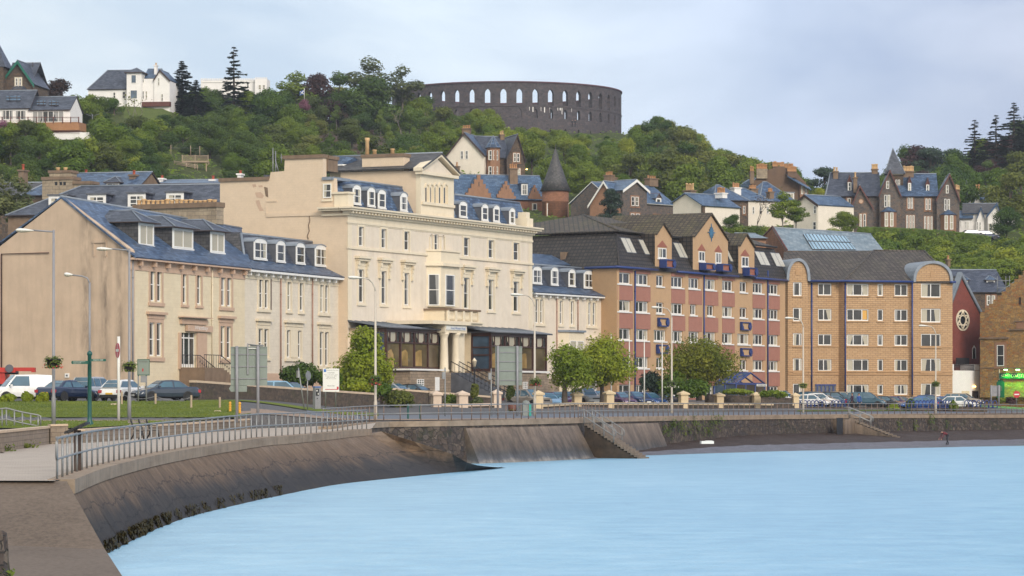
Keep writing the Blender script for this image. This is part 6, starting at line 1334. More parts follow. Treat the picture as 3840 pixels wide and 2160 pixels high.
gable_side(AC,fr,3680,3772,860,757,727,7,'white_bright','slate',gut='timber_blue');gable_front(AC,fr.off(.8),3652,3688,860,(757,757),3665,725,6,'white_bright','slate','timber_blue');gable_front(AC,fr.off(.8),3764,3804,860,(775,782),3779,734,6,'white_bright','slate_dark','timber_blue')
stack(AC,fr.off(-1),3657,3676,722,738,2,'white_bright','pot_clay',ph=1.3);stack(AC,fr.off(-2),3736,3755,730,740,2,'white_bright','pot_clay',ph=1.3);stack(AC,fr.off(-1),3766,3778,722,738,1,'white_bright','pot_clay',ph=1.2)
m=MB();a,b=fr.U(3603),fr.U(3642);z0,z1=fr.Z(3620,752),fr.Z(3627,672);e=[fr.P(a,z0,1),fr.P(b,z0,1),fr.P(b,z0,-1.5),fr.P(a,z0,-1.5)];tp=fr.P((a+b)/2+.1,z1,-.3);[m.face([e[k],e[(k+1) % 4],tp],'slate_dark') for k in range(4)];fr.box(m,a+.1,b-.1,z0-4,z0-.01,-1.3,.9,'white_bright');emit(m,'corner_tower',AC)
AD=house('stone_house','brown stone house with green bargeboards and slate spire at the top left',60,365,440);fr=Fr(-60,441,140,440)
gable_front(AD,fr,13,125,560,(301,310),68,229,9,'house_stone','slate_dark','timber_green',bt=.5,ov=.5);pw(AD,fr,[(58,293,67,321),(71,293,80,321)],'cream_trim',.15);gable_side(AD,fr.off(-3),24,124,420,305,239,8,'house_stone','slate_dark',gables=False)
m=MB();a,b,z0,z1=fr.U(38),fr.U(104),fr.Z(70,337),fr.Z(70,323);e=[fr.P(a,z0,0),fr.P(a+.8,z0,1.3),fr.P(b-.8,z0,1.3),fr.P(b,z0,0)];t2=[fr.P(a+.7,z1,0),fr.P(b-.7,z1,0)];m.face([e[0],e[1],t2[0]],'slate_dark');m.face([e[1],e[2],t2[1],t2[0]],'slate_dark');m.face([e[2],e[3],t2[1]],'slate_dark');m.prism([q-V((0,0,.02)) for q in e],(0,0,-3),'house_stone');emit(m,'bay',AD)
m=MB();a,b=fr.U(-70),fr.U(24);z0=fr.Z(0,255);e=[fr.P(a,z0,2),fr.P(b+.4,z0,2),fr.P(b+.4,z0,-2.5),fr.P(a,z0,-2.5)];tp=fr.P((a+b)/2,fr.Z(-15,130),-.3);[m.face([e[k],e[(k+1) % 4],tp],'slate_dark') for k in range(4)];fr.box(m,a+.1,b,z0-9,z0-.01,-2.3,1.8,'house_stone');emit(m,'spire',AD)
m=MB();m.tube([fr.X(104,245,-3),fr.X(104,226,-3)],.07,'timber_dark',5);emit(m,'flue',AD)
AE=house('glazed_house','low house with a row of glass doors, grey roof and orange timber deck',130,460,430);fr=Fr(-60,432,300,430)
gable_side(AE,fr,-40,113,640,411,343,7,'white_bright','slate_dark',gut='timber_dark',gables=False);zb,ze,zr2=gable_side(AE,fr.off(.01),112,263,640,416,366,7,'white_bright','slate_dark',gut='timber_dark')
for x0,x1,y0,y1,n in ((122,240,417,458,6),(8,50,413,450,3),(58,98,414,450,2)):window(AE,fr,pxr(fr,x0,y0,x1,y1),n,1,.1,proud=True,curtain='curtain_grey',gl='glass',d=.02)
r0=fr.off(-3.5)
for x0,y0,x1,y1,ya in ((25,365,78,382,0),(139,383,172,398,1),(186,384,220,400,1)):
 pa,pb,pc=(fr.X(-40,411,.4),fr.X(113,411,.4),r0.X(-40,343)) if not ya else (fr.X(112,416,.4),fr.X(263,416,.4),r0.X(112,366));slope_quad(AE,[(x0,y1),(x1,y1),(x1,y0),(x0,y0)],pa,pb,pc,'glass_blue','roof_window',.3,2,'timber_dark')
m=MB();fd=fr.off(4);fd.pxbox(m,-30,462,297,487,-4,0,'timber_orange');m.tube([fd.X(-30,439),fd.X(295,440)],.05,'timber_red',5)
for x in (8,40,72,105,138,170,200,235,265,295):m.tube([fd.X(x,462),fd.X(x,438)],.09,'timber_red',5)
for y in (445,451,457):m.tube([fd.X(-30,y),fd.X(295,y)],.02,'galv',4)
emit(m,'deck',AE);m=MB();fd2=fr.off(6);fd2.pxbox(m,188,498,335,522,-6,0,'white_bright');fd2.pxbox(m,180,522,340,640,-6,-.05,'garden_wall');fd2.pxbox(m,-60,488,180,640,-6,-.3,'garden_wall');m.tube([fd2.X(190,491),fd2.X(300,492)],.05,'timber_red',5)
for k in range(30):x=192+k*3.6;m.tube([fd2.X(x,503),fd2.X(x,491)],.03,'timber_red',4)
emit(m,'terrace_wall',AE)
AF=house('white_house','white house on the crest with square hipped tower, dark slate roof and white chimney',480,392,500);fr=Fr(300,501,650,499)
zb,ze,zr2=gable_side(AF,fr,331,478,440,338,267,8,'white_bright','slate_dark',hip0=2.8);gable_side(AF,fr.off(-1),540,600,440,297,261,7,'white_bright','slate',hip1=.6)
ft=fr.off(1.2);m=MB();a,b=ft.U(475),ft.U(530);z0,z1=ft.Z(500,440),ft.Z(500,271);ft.box(m,a,b,z0,z1,-4.2,0,'white_bright');o=emit(m,'tower',AF);m=MB();e=[ft.P(a-.4,z1,.4),ft.P(b+.4,z1,.4),ft.P(b+.4,z1,-4.6),ft.P(a-.4,z1,-4.6)];tp=ft.P((a+b)/2,ft.Z(509,249),-2.1);[m.face([e[k],e[(k+1) % 4],tp],'slate_dark') for k in range(4)];m.prism(e,(0,0,-.15),'timber_dark');emit(m,'tower_roof',o)
for q in ((492,281,511,312),(489,338,515,370)):window(o,ft,pxr(ft,*q),1,1,.07,'white_paint',proud=True,flat=True,curtain=None,gl='glass_blue')
pw(AF,fr,[(459,343,473,370),(424,346,434,370),(534,283,541,311),(534,341,541,372),(546,341,553,372)],None,d=.05);m=MB();fr.off(.0).pxbox(m,527,296,590,440,-2,.04,'white_bright');emit(m,'wing_wall',AF);gable_front(AF,fr.off(.3),578,636,440,(298,300),600,263,7,'white_bright','slate','timber_dark',ov=.2);pw(AF,fr.off(.3),[(592,292,599,322),(604,352,612,380)])
r0=fr.off(-4)
for x0,y0,x1,y1 in ((385,300,400,314),(432,298,448,313)):slope_quad(AF,[(x0,y1),(x0+10,y1),(x1+4,y0),(x0+6,y0)],fr.X(331,338,.4),fr.X(478,338,.4),r0.X(331,267),'glass_sky','roof_window',.1)
stack(AF,fr.off(-2),577,586,247,285,1,'white_bright','pot_cream',ph=.4);m=MB();fr.pxbox(m,525,384,640,400,-.4,.9,'timber_red');emit(m,'garden_fence',AF)
AG=house('white_castle','white castellated house half hidden behind the tall spruce on the ridge',880,360,540);fr=Fr(745,541,1010,540)
m=MB();fr.pxbox(m,753,302,960,500,-9,0,'white_bright');f2=fr.off(1);f2.pxbox(m,956,296,1001,500,-4,0,'white_bright')
for k in range(24):x=753+k*8.5;fr.pxbox(m,x,294,x+4.6,302.2,-.4,.1,'white_bright')
for k in range(6):x=956+k*8;f2.pxbox(m,x,290,x+4.8,296.2,-.4,0,'white_bright')
fr.pxbox(m,753,306,958,308,0,.12,'white_paint');emit(m,'wall',AG);pw(AG,fr,[(884,312,890,326),(925,310,934,328)]);pw(AG,f2,[(969,318,980,336),(984,318,994,336)])
Tm=thing('round_tower','huge roofless round stone tower with two tiers of pointed arches crowning the hill','monument',W(1900,500,625))
cT=plan(1900,625);Ro=430*.0625;Ri=Ro-.85;NB=46;zT0,zS,zT1=52.0,70.7,76.4
m=MB();a0=math.radians(-1.5)
def cyl(r,t,z):return V((cT.x+r*math.sin(t),cT.y-r*math.cos(t),z))
def bay(t0,t1,z0,z1,hole):
 tm=(t0+t1)/2;hw,hz0,hz1=hole;K2=8
 ts=[tm-hw+2*hw*k/K2 for k in range(K2+1)]
 def top(t):
  f=abs(t-tm)/hw;return hz1-(1-math.sqrt(max(0,1-f*f*.98)))*1.15*hw*Ro-f*.25
 for r,sg in ((Ro,1),(Ri,-1)):
  m.face([cyl(r,t0,z0),cyl(r,ts[0],z0),cyl(r,ts[0],z1),cyl(r,t0,z1)],'tower_stone');m.face([cyl(r,ts[-1],z0),cyl(r,t1,z0),cyl(r,t1,z1),cyl(r,ts[-1],z1)],'tower_stone')
  for a,b in zip(ts,ts[1:]):
   m.face([cyl(r,a,z0),cyl(r,b,z0),cyl(r,b,hz0),cyl(r,a,hz0)],'tower_stone');m.face([cyl(r,a,top(a)),cyl(r,b,top(b)),cyl(r,b,z1),cyl(r,a,z1)],'tower_stone')
 for a,b in zip(ts,ts[1:]):m.face([cyl(Ro,a,top(a)),cyl(Ri,a,top(a)),cyl(Ri,b,top(b)),cyl(Ro,b,top(b))],'tower_stone');m.face([cyl(Ro,a,hz0),cyl(Ri,a,hz0),cyl(Ri,b,hz0),cyl(Ro,b,hz0)],'tower_stone')
 for t in (ts[0],ts[-1]):m.face([cyl(Ro,t,hz0),cyl(Ri,t,hz0),cyl(Ri,t,top(t)),cyl(Ro,t,top(t))],'tower_stone')
for k in range(NB):
 t0,t1=a0+2*math.pi*(k-.5)/NB,a0+2*math.pi*(k+.5)/NB
 bay(t0,t1,zS,zT1,(.70/Ro,71.35,75.0));bay(t0,t1,66.5,zS,(.52/Ro,68.4,70.55));bay(t0,t1,zT0,66.5,(.25/Ro,65.4,66.2))
emit(m,'wall',Tm)
for z,h,o_,mt in ((zT1,.28,.22,'tower_cap'),(70.95,.16,.14,'tower_stone')):
 m=MB()
 for k in range(92):
  a,b=2*math.pi*k/92,2*math.pi*(k+1)/92;r0,r1=(Ri-.1,Ro+o_) if z==zT1 else (Ro-.1,Ro+o_)
  m.box8([cyl(r0,a,z),cyl(r1,a,z),cyl(r1,b,z),cyl(r0,b,z),cyl(r0,a,z+h),cyl(r1,a,z+h),cyl(r1,b,z+h),cyl(r0,b,z+h)],mt)
 emit(m,'coping' if z==zT1 else 'string_course',Tm)
rr=random.Random(3)
for px,w in ((1982,4),(1994,7),(2024,4),(2036,8),(2056,2),(2085,5),(2093,9),(2100,6),(2136,3)):
 t=math.asin((px-1900)/430);h=rr.uniform(.6,1.7);m=MB();m.face([cyl(Ro+.02,t,70.9),cyl(Ro+.02,t+w/430*.5,70.9),cyl(Ro+.02,t+w/430*.45,70.9-h),cyl(Ro+.02,t+.001,70.9-h*.9)],'white_bright');emit(m,'lime_stain',Tm)
leaves('leaf_mid',(.058,.115,.012),(.17,.25,.024));leaves('leaf_dark',(.034,.077,.014),(.10,.165,.022));leaves('leaf_bright',(0.119,0.182,0.017),(0.265,0.319,0.032))
leaves('leaf_olive',(0.070,0.098,0.018),(0.165,0.195,0.034));leaves('leaf_pale',(0.094,0.119,0.044),(0.188,0.214,0.081));leaves('leaf_conifer',(0.018,0.037,0.024),(0.045,0.074,0.045),.15)
leaves('leaf_purple',(0.042,0.024,0.022),(0.084,0.042,0.034));leaves('leaf_pink',(0.220,0.080,0.130),(0.380,0.160,0.240));leaves('leaf_copper',(.105,.15,.012),(.28,.265,.025),.35,.5)
leaves('leaf_street',(.10,.17,.01),(.26,.32,.02));leaves('leaf_scrub',(0.075,0.050,0.035),(0.140,0.095,0.070),.2);leaves('weed',(0.065,0.111,0.016),(0.156,0.198,0.026));leaves('kelp',(0.035,0.022,0.005),(0.090,0.060,0.012),.1)
plain('bark',(.075,.058,.045),.9,.25,3,bump=.4);plain('bark_pale',(.20,.175,.15),.9,.25,3)
NR=np.random.default_rng(11)
def leaf_mesh(name,P,Nn,size,mat,aspect=.62):
 n=len(P);Nn=Nn/np.maximum(1e-6,np.linalg.norm(Nn,axis=1,keepdims=True))
 r=NR.normal(size=(n,3));t=np.cross(Nn,r);t /= np.maximum(1e-6,np.linalg.norm(t,axis=1,keepdims=True));b=np.cross(Nn,t)
 s=(size*NR.uniform(.6,1.35,size=(n,1)));a=s*aspect
 v=np.empty((n,4,3));v[:,0]=P-t*s;v[:,1]=P+b*a+Nn*s*.15;v[:,2]=P+t*s;v[:,3]=P-b*a+Nn*s*.15
 me=bpy.data.meshes.new(name);me.vertices.add(n*4);me.vertices.foreach_set('co',v.reshape(-1));me.loops.add(n*4);me.loops.foreach_set('vertex_index',np.arange(n*4))
 me.polygons.add(n);me.polygons.foreach_set('loop_start',np.arange(n)*4);me.polygons.foreach_set('loop_total',np.full(n,4));me.update(calc_edges=True);me.materials.append(MATS[mat]);return me
def lobes_broad(rg,H,R,z0,nl,flat=1.0,cone=0.):
 L_=[]
 for k in range(nl):
  f=rg.uniform(0,1);z=z0+(H-z0)*(.12+.76*f);w=math.sin(math.pi*min(1,.18+.72*f))*(1-cone*f);a=rg.uniform(0,2*math.pi);rr=R*w*rg.uniform(.25,.72)
  s=R*rg.uniform(.34,.54)*(1-cone*.5*f);L_.append((rr*math.cos(a),rr*math.sin(a),z,s,s,s*rg.uniform(.6,.9)*flat))
 L_.append((0,0,H-R*.35*flat,R*.36*(1-cone*.6),R*.36*(1-cone*.6),R*.36*flat));return L_
def crown_pts(rg,L_,n,up=.25):
 w=np.array([l[3]*l[4]+l[3]*l[5] for l in L_]);ix=NR.choice(len(L_),size=n,p=w/w.sum());A=np.array(L_)
 d=NR.normal(size=(n,3));d /= np.linalg.norm(d,axis=1,keepdims=True);rr=NR.uniform(.5,1.0,size=(n,1))**.6*NR.choice([1,1,.95,1.12,1.25],size=(n,1))
 P=A[ix,:3]+d*A[ix,3:]*rr;Nn=d*.9+NR.normal(size=(n,3))*.42+np.array([0,0,up]);return P,Nn
def trunk_mesh(rg,H,R,z0,L_,r=.22,mat='bark',branches=6,lean=0.):
 m=MB();top=V((lean*H,0,H*.72));m.tube([(0,0,-.6),(0,0,0),(lean*z0*.5,0,z0*.6),(lean*H*.5,0,H*.45),top],[r*1.35,r*1.1,r*.85,r*.6,r*.2],mat,7)
 for k in range(min(branches,len(L_))):
  l=L_[k];s=V((lean*l[2]*.4,0,min(l[2]*.62,H*.5)));e=V(l[:3]);mid=s.lerp(e,.5)+V((0,0,.15*R));m.tube([s,mid,e],[r*.5,r*.32,r*.1],mat,5)
 return mesh_of(m,'trunk',V((0,0,0)))
PROTO={}
def proto(key,name,trunk_me,crown_me,extra=None):PROTO[key]=(name,trunk_me,crown_me,extra)
def broad(key,name,seed,H,R,z0,nl,n,leaf,mat,flat=1.,cone=0.,r=.2,bark='bark',up=.25,lean=0.):
 rg=random.Random(seed);L_=lobes_broad(rg,H,R,z0,nl,flat,cone);P,Nn=crown_pts(rg,L_,n,up);proto(key,name,trunk_mesh(rg,H,R,z0,L_,r,bark,7,lean),leaf_mesh('crown',P,Nn,leaf,mat))
def conifer(key,name,seed,H,R,mat='leaf_conifer',gap=.55,dens=1.,bare=.06,leaf=.27):
 rg=random.Random(seed);P,Nn=[],[];m=MB();m.tube([(0,0,-.5),(0,0,H*.5),(0,0,H)],[.24,.14,.02],'bark',7);z=H*bare
 while z<H*.985:
  f=(z-H*bare)/(H*(1-bare));L_=R*(1-f)**.85*rg.uniform(.75,1.1)+.12;nb=max(4,int(9*(1-f*.4)*dens))
  for k in range(nb):
   a=rg.uniform(0,2*math.pi);l=L_*rg.uniform(.6,1.08);dz=-.28*l+.12*l*rg.random();
   if l>1:m.tube([(0,0,z),(l*.9*math.cos(a),l*.9*math.sin(a),z+dz*.9)],[.04,.015],'bark',4)
   for q in range(max(3,int(l*24*dens))):
    t=rg.uniform(.15,1)**.8;sp=.22*l*(1-t*.5)+.05;P.append((l*t*math.cos(a)+rg.uniform(-sp,sp)*math.sin(a),l*t*math.sin(a)-rg.uniform(-sp,sp)*math.cos(a),z+dz*t+rg.uniform(-.16,.06)+.1*t*t*l));Nn.append((rg.uniform(-.5,.5),rg.uniform(-.5,.5),1))
  z+=gap*rg.uniform(.7,1.3)*(1-.45*f)
 proto(key,name,mesh_of(m,'trunk',V((0,0,0))),leaf_mesh('crown',np.array(P),np.array(Nn),leaf,mat,.5))
def bare(key,name,seed,H,mat='bark_pale',twigs=None):
 rg=random.Random(seed);m=MB();tw=[]
 def rec(p,d,l,r,k):
  e=p+d*l;m.tube([p,p.lerp(e,.5)+V((rg.uniform(-.06,.06)*l,rg.uniform(-.06,.06)*l,0)),e],[r,r*.8,r*.6],mat,5)
  if k==0:tw.append(e);return
  for q in range(rg.choice((2,3))):
   nd=(d+V((rg.uniform(-.75,.75),rg.uniform(-.75,.75),rg.uniform(-.1,.45)))).normalized();rec(e,nd,l*rg.uniform(.6,.82),r*.6,k-1)
 rec(V((0,0,-.3)),V((0,0,1)),H*.34,.12,4)
 P=np.repeat(np.array([tuple(t) for t in tw]),3,axis=0);P=P+NR.normal(size=P.shape)*.25
 proto(key,name,mesh_of(m,'trunk',V((0,0,0))),leaf_mesh('crown',P,NR.normal(size=P.shape),.13,twigs or 'leaf_olive'))
NL=8200
broad('mid1','broadleaf_tree',1,8,3.3,2.0,12,NL,.17,'leaf_mid');broad('mid2','broadleaf_tree',2,9,3.1,2.4,12,NL,.17,'leaf_mid',cone=.35);broad('dark1','broadleaf_tree',3,8,3.6,1.6,13,NL,.17,'leaf_dark');broad('dark2','broadleaf_tree',4,10,3.3,2.2,14,NL,.175,'leaf_dark',cone=.4)
broad('bright1','broadleaf_tree',5,8,3.2,1.8,12,NL,.17,'leaf_bright');broad('bright2','broadleaf_tree',6,7,3.0,1.5,10,NL,.165,'leaf_bright');broad('olive1','broadleaf_tree',7,7,3.0,1.7,11,5200,.165,'leaf_olive');broad('pale1','birch_tree',8,10,2.3,3.5,10,2800,.16,'leaf_pale',cone=.2,r=.12,bark='bark_pale')
broad('airy1','birch_tree',9,9,2.4,3.6,9,2400,.155,'leaf_mid',cone=.3,r=.11,bark='bark_pale');broad('shrub1','shrub',10,2.6,2.0,.1,9,2600,.13,'leaf_mid',.8);broad('shrub2','shrub',12,2.2,2.1,.1,9,2600,.13,'leaf_bright',.8);broad('shrub3','shrub',13,2.8,2.0,.1,9,2600,.13,'leaf_dark',.8);broad('scrub','shrub',14,2.0,1.8,.1,7,700,.15,'leaf_scrub',.8)
broad('purple','copper_tree',15,8,3.,1.6,11,5200,.165,'leaf_purple',cone=.2);broad('pink','rhododendron',16,3,2.4,.2,9,2200,.15,'leaf_pink',.9)
conifer('spruce','spruce_tree',20,15,3.9,gap=.8,dens=.85);conifer('fir','fir_tree',21,12,3.9,gap=.5,dens=1.0);broad('pine','pine_tree',22,8,2.9,3.2,10,3600,.18,'leaf_conifer',.55,r=.2);broad('yew','yew_tree',27,7,2.6,.3,14,5200,.18,'leaf_conifer',cone=.45)
bare('bare','bare_tree',23,6.5);bare('bare2','bare_tree',24,7.5,'bark','leaf_scrub')
ADJ={'mid1':'round mid green tree','mid2':'tapering mid green tree','dark1':'broad dark green tree','dark2':'tall dark green tree','bright1':'bright yellow green tree','bright2':'low bright green tree','olive1':'brownish olive tree','pale1':'thin pale green birch','airy1':'airy green birch with pale stem','shrub1':'mid green bush','shrub2':'bright green bush','shrub3':'dark green bush','scrub':'brown leafless looking bush','purple':'dark purple copper tree','pink':'pink flowering rhododendron','spruce':'tall layered spruce','fir':'dark fir','yew':'dark yew','pine':'flat-topped dark pine','bare':'bare grey tree','bare2':'bare brown tree'}
CATS=lambda k:'bush' if k.startswith(('shrub','scrub','pink')) else 'tree'
HTP={k:max(v.co.z for v in p[2].vertices) for k,p in PROTO.items()}
FIRST={}
def plant(key,loc,h,label,group=None,wide=1.,rz=None):
 name,tm,cm,_=PROTO[key];s=h/HTP[key]
 if key not in FIRST:
  r=thing(name,label,CATS(key),loc);t=link(bpy.data.objects.new('stem' if CATS(key)=='bush' else 'trunk',tm),r);c=link(bpy.data.objects.new('foliage' if CATS(key)=='bush' else 'crown',cm),r);FIRST[key]=r
 else:r=copy_tree(FIRST[key])
 r.location=loc;r.rotation_euler=(0,0,RND.uniform(0,6.28) if rz is None else rz);r.scale=(s*wide,s*wide,s);r['label']=label
 if group:r['group']=group
 elif 'group' in r:del r['group']
 return r
def hero(key,px,ytop,Y,label,ybase=None,wide=1.,group=None):
 p=hpt(px,Y,-.2) if ybase is None else W(px,ybase,Y)
 h=CH+(HY-ytop)*Y/1e4-p.z;return plant(key,p,h,label,group,wide)
hero('spruce',877,176,520,'tall layered spruce standing before the white castle, tip against the sky',wide=1.4)
hero('fir',682,228,505,'dark fir right beside the white house with the square tower',wide=1.45)
hero('fir',735,300,500,'small dark fir tucked against the bigger fir by the white house',wide=1.5)
hero('pale1',1388,208,575,'pale yellow-green tree rising highest on the ridge left of the round tower',wide=1.9)
hero('dark1',1395,285,565,'dense dark spreading tree below the pale ridge tree',wide=1.4)
hero('pale1',1510,240,580,'airy grey-green tree at the left end of the round tower',wide=1.6)
hero('airy1',1112,262,570,'feathery grey-green tree on the ridge right of the castle',wide=1.8)
hero('purple',1190,270,572,'dark purple tree on the ridge between two green ones',wide=1.2)
hero('dark2',1268,262,575,'dark green pointed tree on the ridge left of the pale tall one',wide=1.2)
hero('purple',215,292,470,'dark red bushy tree on the skyline left of the white house',wide=1.3)
hero('bright2',285,352,455,'blossoming pale bush tree behind the glass-fronted house',wide=1.2)
hero('bare',506,345,462,'bare pale tree on the lawn bank below the white tower house')
hero('pink',1140,370,528,'pink flowering rhododendron under the blue flag',ybase=415);hero('pink',12,446,418,'purple flowering rhododendron at the left edge by the deck',ybase=500);hero('pink',150,356,450,'small pink rhododendron behind the grey slate extension',ybase=385)
hero('pine',3092,622,500,'flat-topped dark pine against the sky left of the stone mansion',wide=1.0)
hero('bright1',3070,700,495,'green tree below the flat-topped pine')
hero('yew',2290,705,400,'dark yew in front of the grey villa gable',ybase=850,wide=1.15)
hero('airy1',2935,712,395,'loose green tree in front of the pale houses, right of the bare tree',ybase=890,wide=1.5);hero('airy1',2985,745,396,'green tree spreading before the white house gable',ybase=890,wide=1.6);hero('bare2',2840,730,394,'bare brown twiggy tree before the pale rendered house',ybase=890,wide=1.)
hero('bright1',3165,788,396,'bright green bushy tree in front of the stone mansion left wing',ybase=900,wide=1.3);hero('dark1',2748,800,394,'dark small tree before the rubble stone house',ybase=890)
for px,yt,k in ((2700,838,'shrub2'),(2760,845,'shrub2'),(2820,840,'shrub3'),(2875,842,'shrub2'),(2930,848,'shrub1'),(3130,850,'shrub2'),(3060,860,'shrub1')):hero(k,px,yt,378,ADJ[k]+' above the tan gables and in front of the hillside cottages',ybase=905,wide=1.3,group='bushes behind the orange flats')
hero('pale1',62,655,272,'pale yellow-green tree overhanging the brown stone house at the left edge',ybase=960,wide=1.5);hero('pale1',-20,640,272,'pale green tree cut by the left picture edge above the tan gable',ybase=960,wide=1.5)
hero('spruce',3802,385,560,'tallest spruce on the right hill',wide=1.75);hero('spruce',3735,432,555,'second spruce on the right hill, left of the tallest',wide=1.7);hero('spruce',3655,450,560,'thin spruce on the right hill crest',wide=1.6);hero('spruce',3845,430,555,'spruce cut by the right picture edge',wide=1.6)
hero('pine',3490,548,560,'round-headed pine on the skyline right of the spire',wide=1.1);hero('purple',3440,540,565,'brownish tree on the skyline behind the spire',wide=1.3);hero('dark2',3392,538,565,'green tree on the skyline just right of the spire',wide=1.2)
hero('dark1',3775,770,415,'dark shrubby tree right of the white villa',ybase=900,wide=1.1);hero('bright1',3690,690,470,'bright green tree behind the white villa chimneys',wide=1.1)
for px,yt,k in ((40,452,'mid1'),(95,446,'olive1'),(150,455,'mid1'),(-20,470,'dark1')):hero(k,px,yt,418,ADJ[k]+' hiding the foot of the timber deck of the glass-fronted house',ybase=610,wide=1.0,group='trees below the timber deck')
for px,yt,k in ((205,508,'shrub1'),(250,516,'shrub3'),(300,512,'shrub1'),(340,505,'shrub2')):hero(k,px,yt,414,ADJ[k]+' below the white terrace wall of the glass-fronted house',ybase=600,wide=.8,group='bushes below the white terrace wall')
for px,yt,k in ((765,322,'mid1'),(800,330,'dark1'),(925,335,'mid2'),(975,340,'dark1'),(1012,325,'mid1')):hero(k,px,yt,522,ADJ[k]+' rising in front of the white castle walls',group='trees before the white castle')
for px,yt,k in ((335,350,'shrub1'),(385,356,'shrub3'),(428,362,'shrub1'),(350,365,'shrub2')):hero(k,px,yt,490,ADJ[k]+' hiding the left foot of the white tower house',wide=.9,group='bushes before the white tower house')
SKY=[(-300,430),(0,440),(130,420),(200,380),(270,350),(330,378),(400,405),(640,410),(660,350),(740,320),(800,345),(980,350),(1040,320),(1100,300),(1180,310),(1280,310),(1350,345),(1470,318),(1545,330),(1580,352),(1680,405),(1760,420),(1800,385),(1880,390),(1930,440),(2040,470),(2150,492),(2250,500),(2335,520),(2355,485),(2390,460),(2440,425),(2520,440),(2600,475),(2700,535),(2760,580),(2830,576),(2900,572),(2950,595),(2990,640),(3050,700),(3120,715),(3250,720),(3380,560),(3420,545),(3470,560),(3520,590),(3550,530),(3620,480),(3700,450),(3760,440),(4200,400)]
CLEAR=[(5,225,140,400,440),(-40,340,300,445,430),(200,340,300,500,430),(320,240,650,395,500),(745,290,1010,345,540),(1665,470,1975,645,480),(1700,600,2140,860,428),(2205,660,2535,870,418),(2520,640,2765,830,408),(2665,580,3060,760,430),(2975,700,3105,870,413),(3095,540,3605,860,418),(3585,660,3810,880,422),(2800,612,3062,745,478),(590,655,830,710,298),(80,640,505,720,280),(650,560,805,650,465),(1945,300,2332,470,590),(440,398,640,425,500)]
FRONT=[(-400,700),(150,640),(590,650),(830,640),(1010,580),(1700,585),(1715,620),(2040,560),(2140,700),(2200,760),(2320,800),(2660,790),(2890,830),(3270,870),(3315,930),(3570,1000),(3680,1000),(3840,950)]
def region(px,Y):
 if px<420:return 'the slope under the glass-fronted house'
 if px<1000:return 'the bank below the white houses'
 if px<1660:return 'the wood left of the round tower'
 if px<2340:return 'the slope right under the round tower'
 if px<3010:return 'the steep wood right of the round tower'
 return 'the far hill behind the stone mansion' if Y>425 else 'the bank below the stone mansion'
placed=[]
def scatter(n,x0,x1,y0,y1,kinds,hr,mind,wide=(1,1.3)):
 rg=RND;c=0
 for _ in range(n*12):
  if c>=n:break
  px,Y=rg.uniform(x0,x1),rg.uniform(y0,y1)
  if 1180<px<1620 and 488<Y<552 and rg.random()<.93:continue
  q=plan(px,Y)
  if any((q.x-a)**2+(q.y-b)**2<mind*mind for a,b in placed):continue
  p=hpt(px,Y,-.25);h=rg.uniform(*hr);yt=HY-(p.z+h-CH)*1e4/Y
  lim=interp(px,SKY)+rg.uniform(0,22)
  if yt<lim:h -= (lim-yt)*Y/1e4
  if h<hr[0]*.45:continue
  k=rg.choice(kinds);w=rg.uniform(*wide);yt=HY-(p.z+h-CH)*1e4/Y;hw=h*.38*w*1e4/Y;yb=HY-(p.z-CH)*1e4/Y
  if yt>interp(px,FRONT)+15:continue
  if any(Y<cY and px+hw>a and px-hw<c_ and yb>b and yt<d_ for a,b,c_,d_,cY in CLEAR):continue
  placed.append((q.x,q.y));c+=1;rgn=region(px,Y)
  row='high on' if Y>520 else 'halfway up' if Y>440 else 'low on'
  plant(k,p,h,f'{ADJ[k]} {row} {rgn}',f'trees on {rgn}' if CATS(k)=='tree' else f'bushes on {rgn}',w)
 return c
cnt=[scatter(95,-200,1000,345,600,['mid1','mid2','dark1','dark1','dark2','dark1','mid1','olive1'],(4.5,8.5),4.2),
 scatter(26,-150,900,322,372,['bright1','bright2','mid1','bright2'],(5,7),4.4),
 scatter(66,980,1720,400,596,['mid1','mid2','dark1','olive1','dark2','airy1','mid1','olive1'],(5.5,9),4.6),
 scatter(60,300,820,395,492,['shrub1','shrub3','shrub2','dark1','olive1'],(2.4,4.2),2.9,(1,1.4)),
 scatter(14,1150,1640,490,560,['airy1','bare','bare2','airy1'],(5,7.5),4.0,(.8,1)),
 scatter(40,1660,2360,425,596,['bright1','mid1','mid2','bright2','mid1'],(5.5,8),4.6),
 scatter(58,2330,3030,430,640,['mid1','mid2','bright1','dark2','mid1','bright1','olive1'],(8,11.5),5.4),
 scatter(95,3240,4150,425,650,['dark1','mid1','dark2','purple','olive1','mid2','dark1'],(6.5,11),4.5),
 scatter(110,-200,2400,340,590,['shrub1','shrub2','shrub3','shrub1'],(2,3.4),2.8,(1,1.4)),
 scatter(26,1180,1640,486,556,['scrub','scrub','shrub1'],(1.2,2.2),2.2,(1,1.5)),
 scatter(64,3180,4000,352,413,['shrub1','shrub2','shrub3','shrub2'],(2.6,4.0),2.7,(1.1,1.5))]
print('TREES',cnt)
def leaf_thing(name,pts,nrm,size,mat,label=None,cat=None,kind=None,parent=None,org=None,group=None):
 P=np.array(pts);o_=np.array(org) if org is not None else np.array((P[:,0].mean(),P[:,1].mean(),P[:,2].min()))
 me=leaf_mesh(name,P-o_,np.array(nrm),size,mat);o=bpy.data.objects.new(name,me);o.location=tuple(o_) if parent is None else (0,0,0);link(o,parent);return tag(o,label,cat,group,kind)
U=[];un=[]
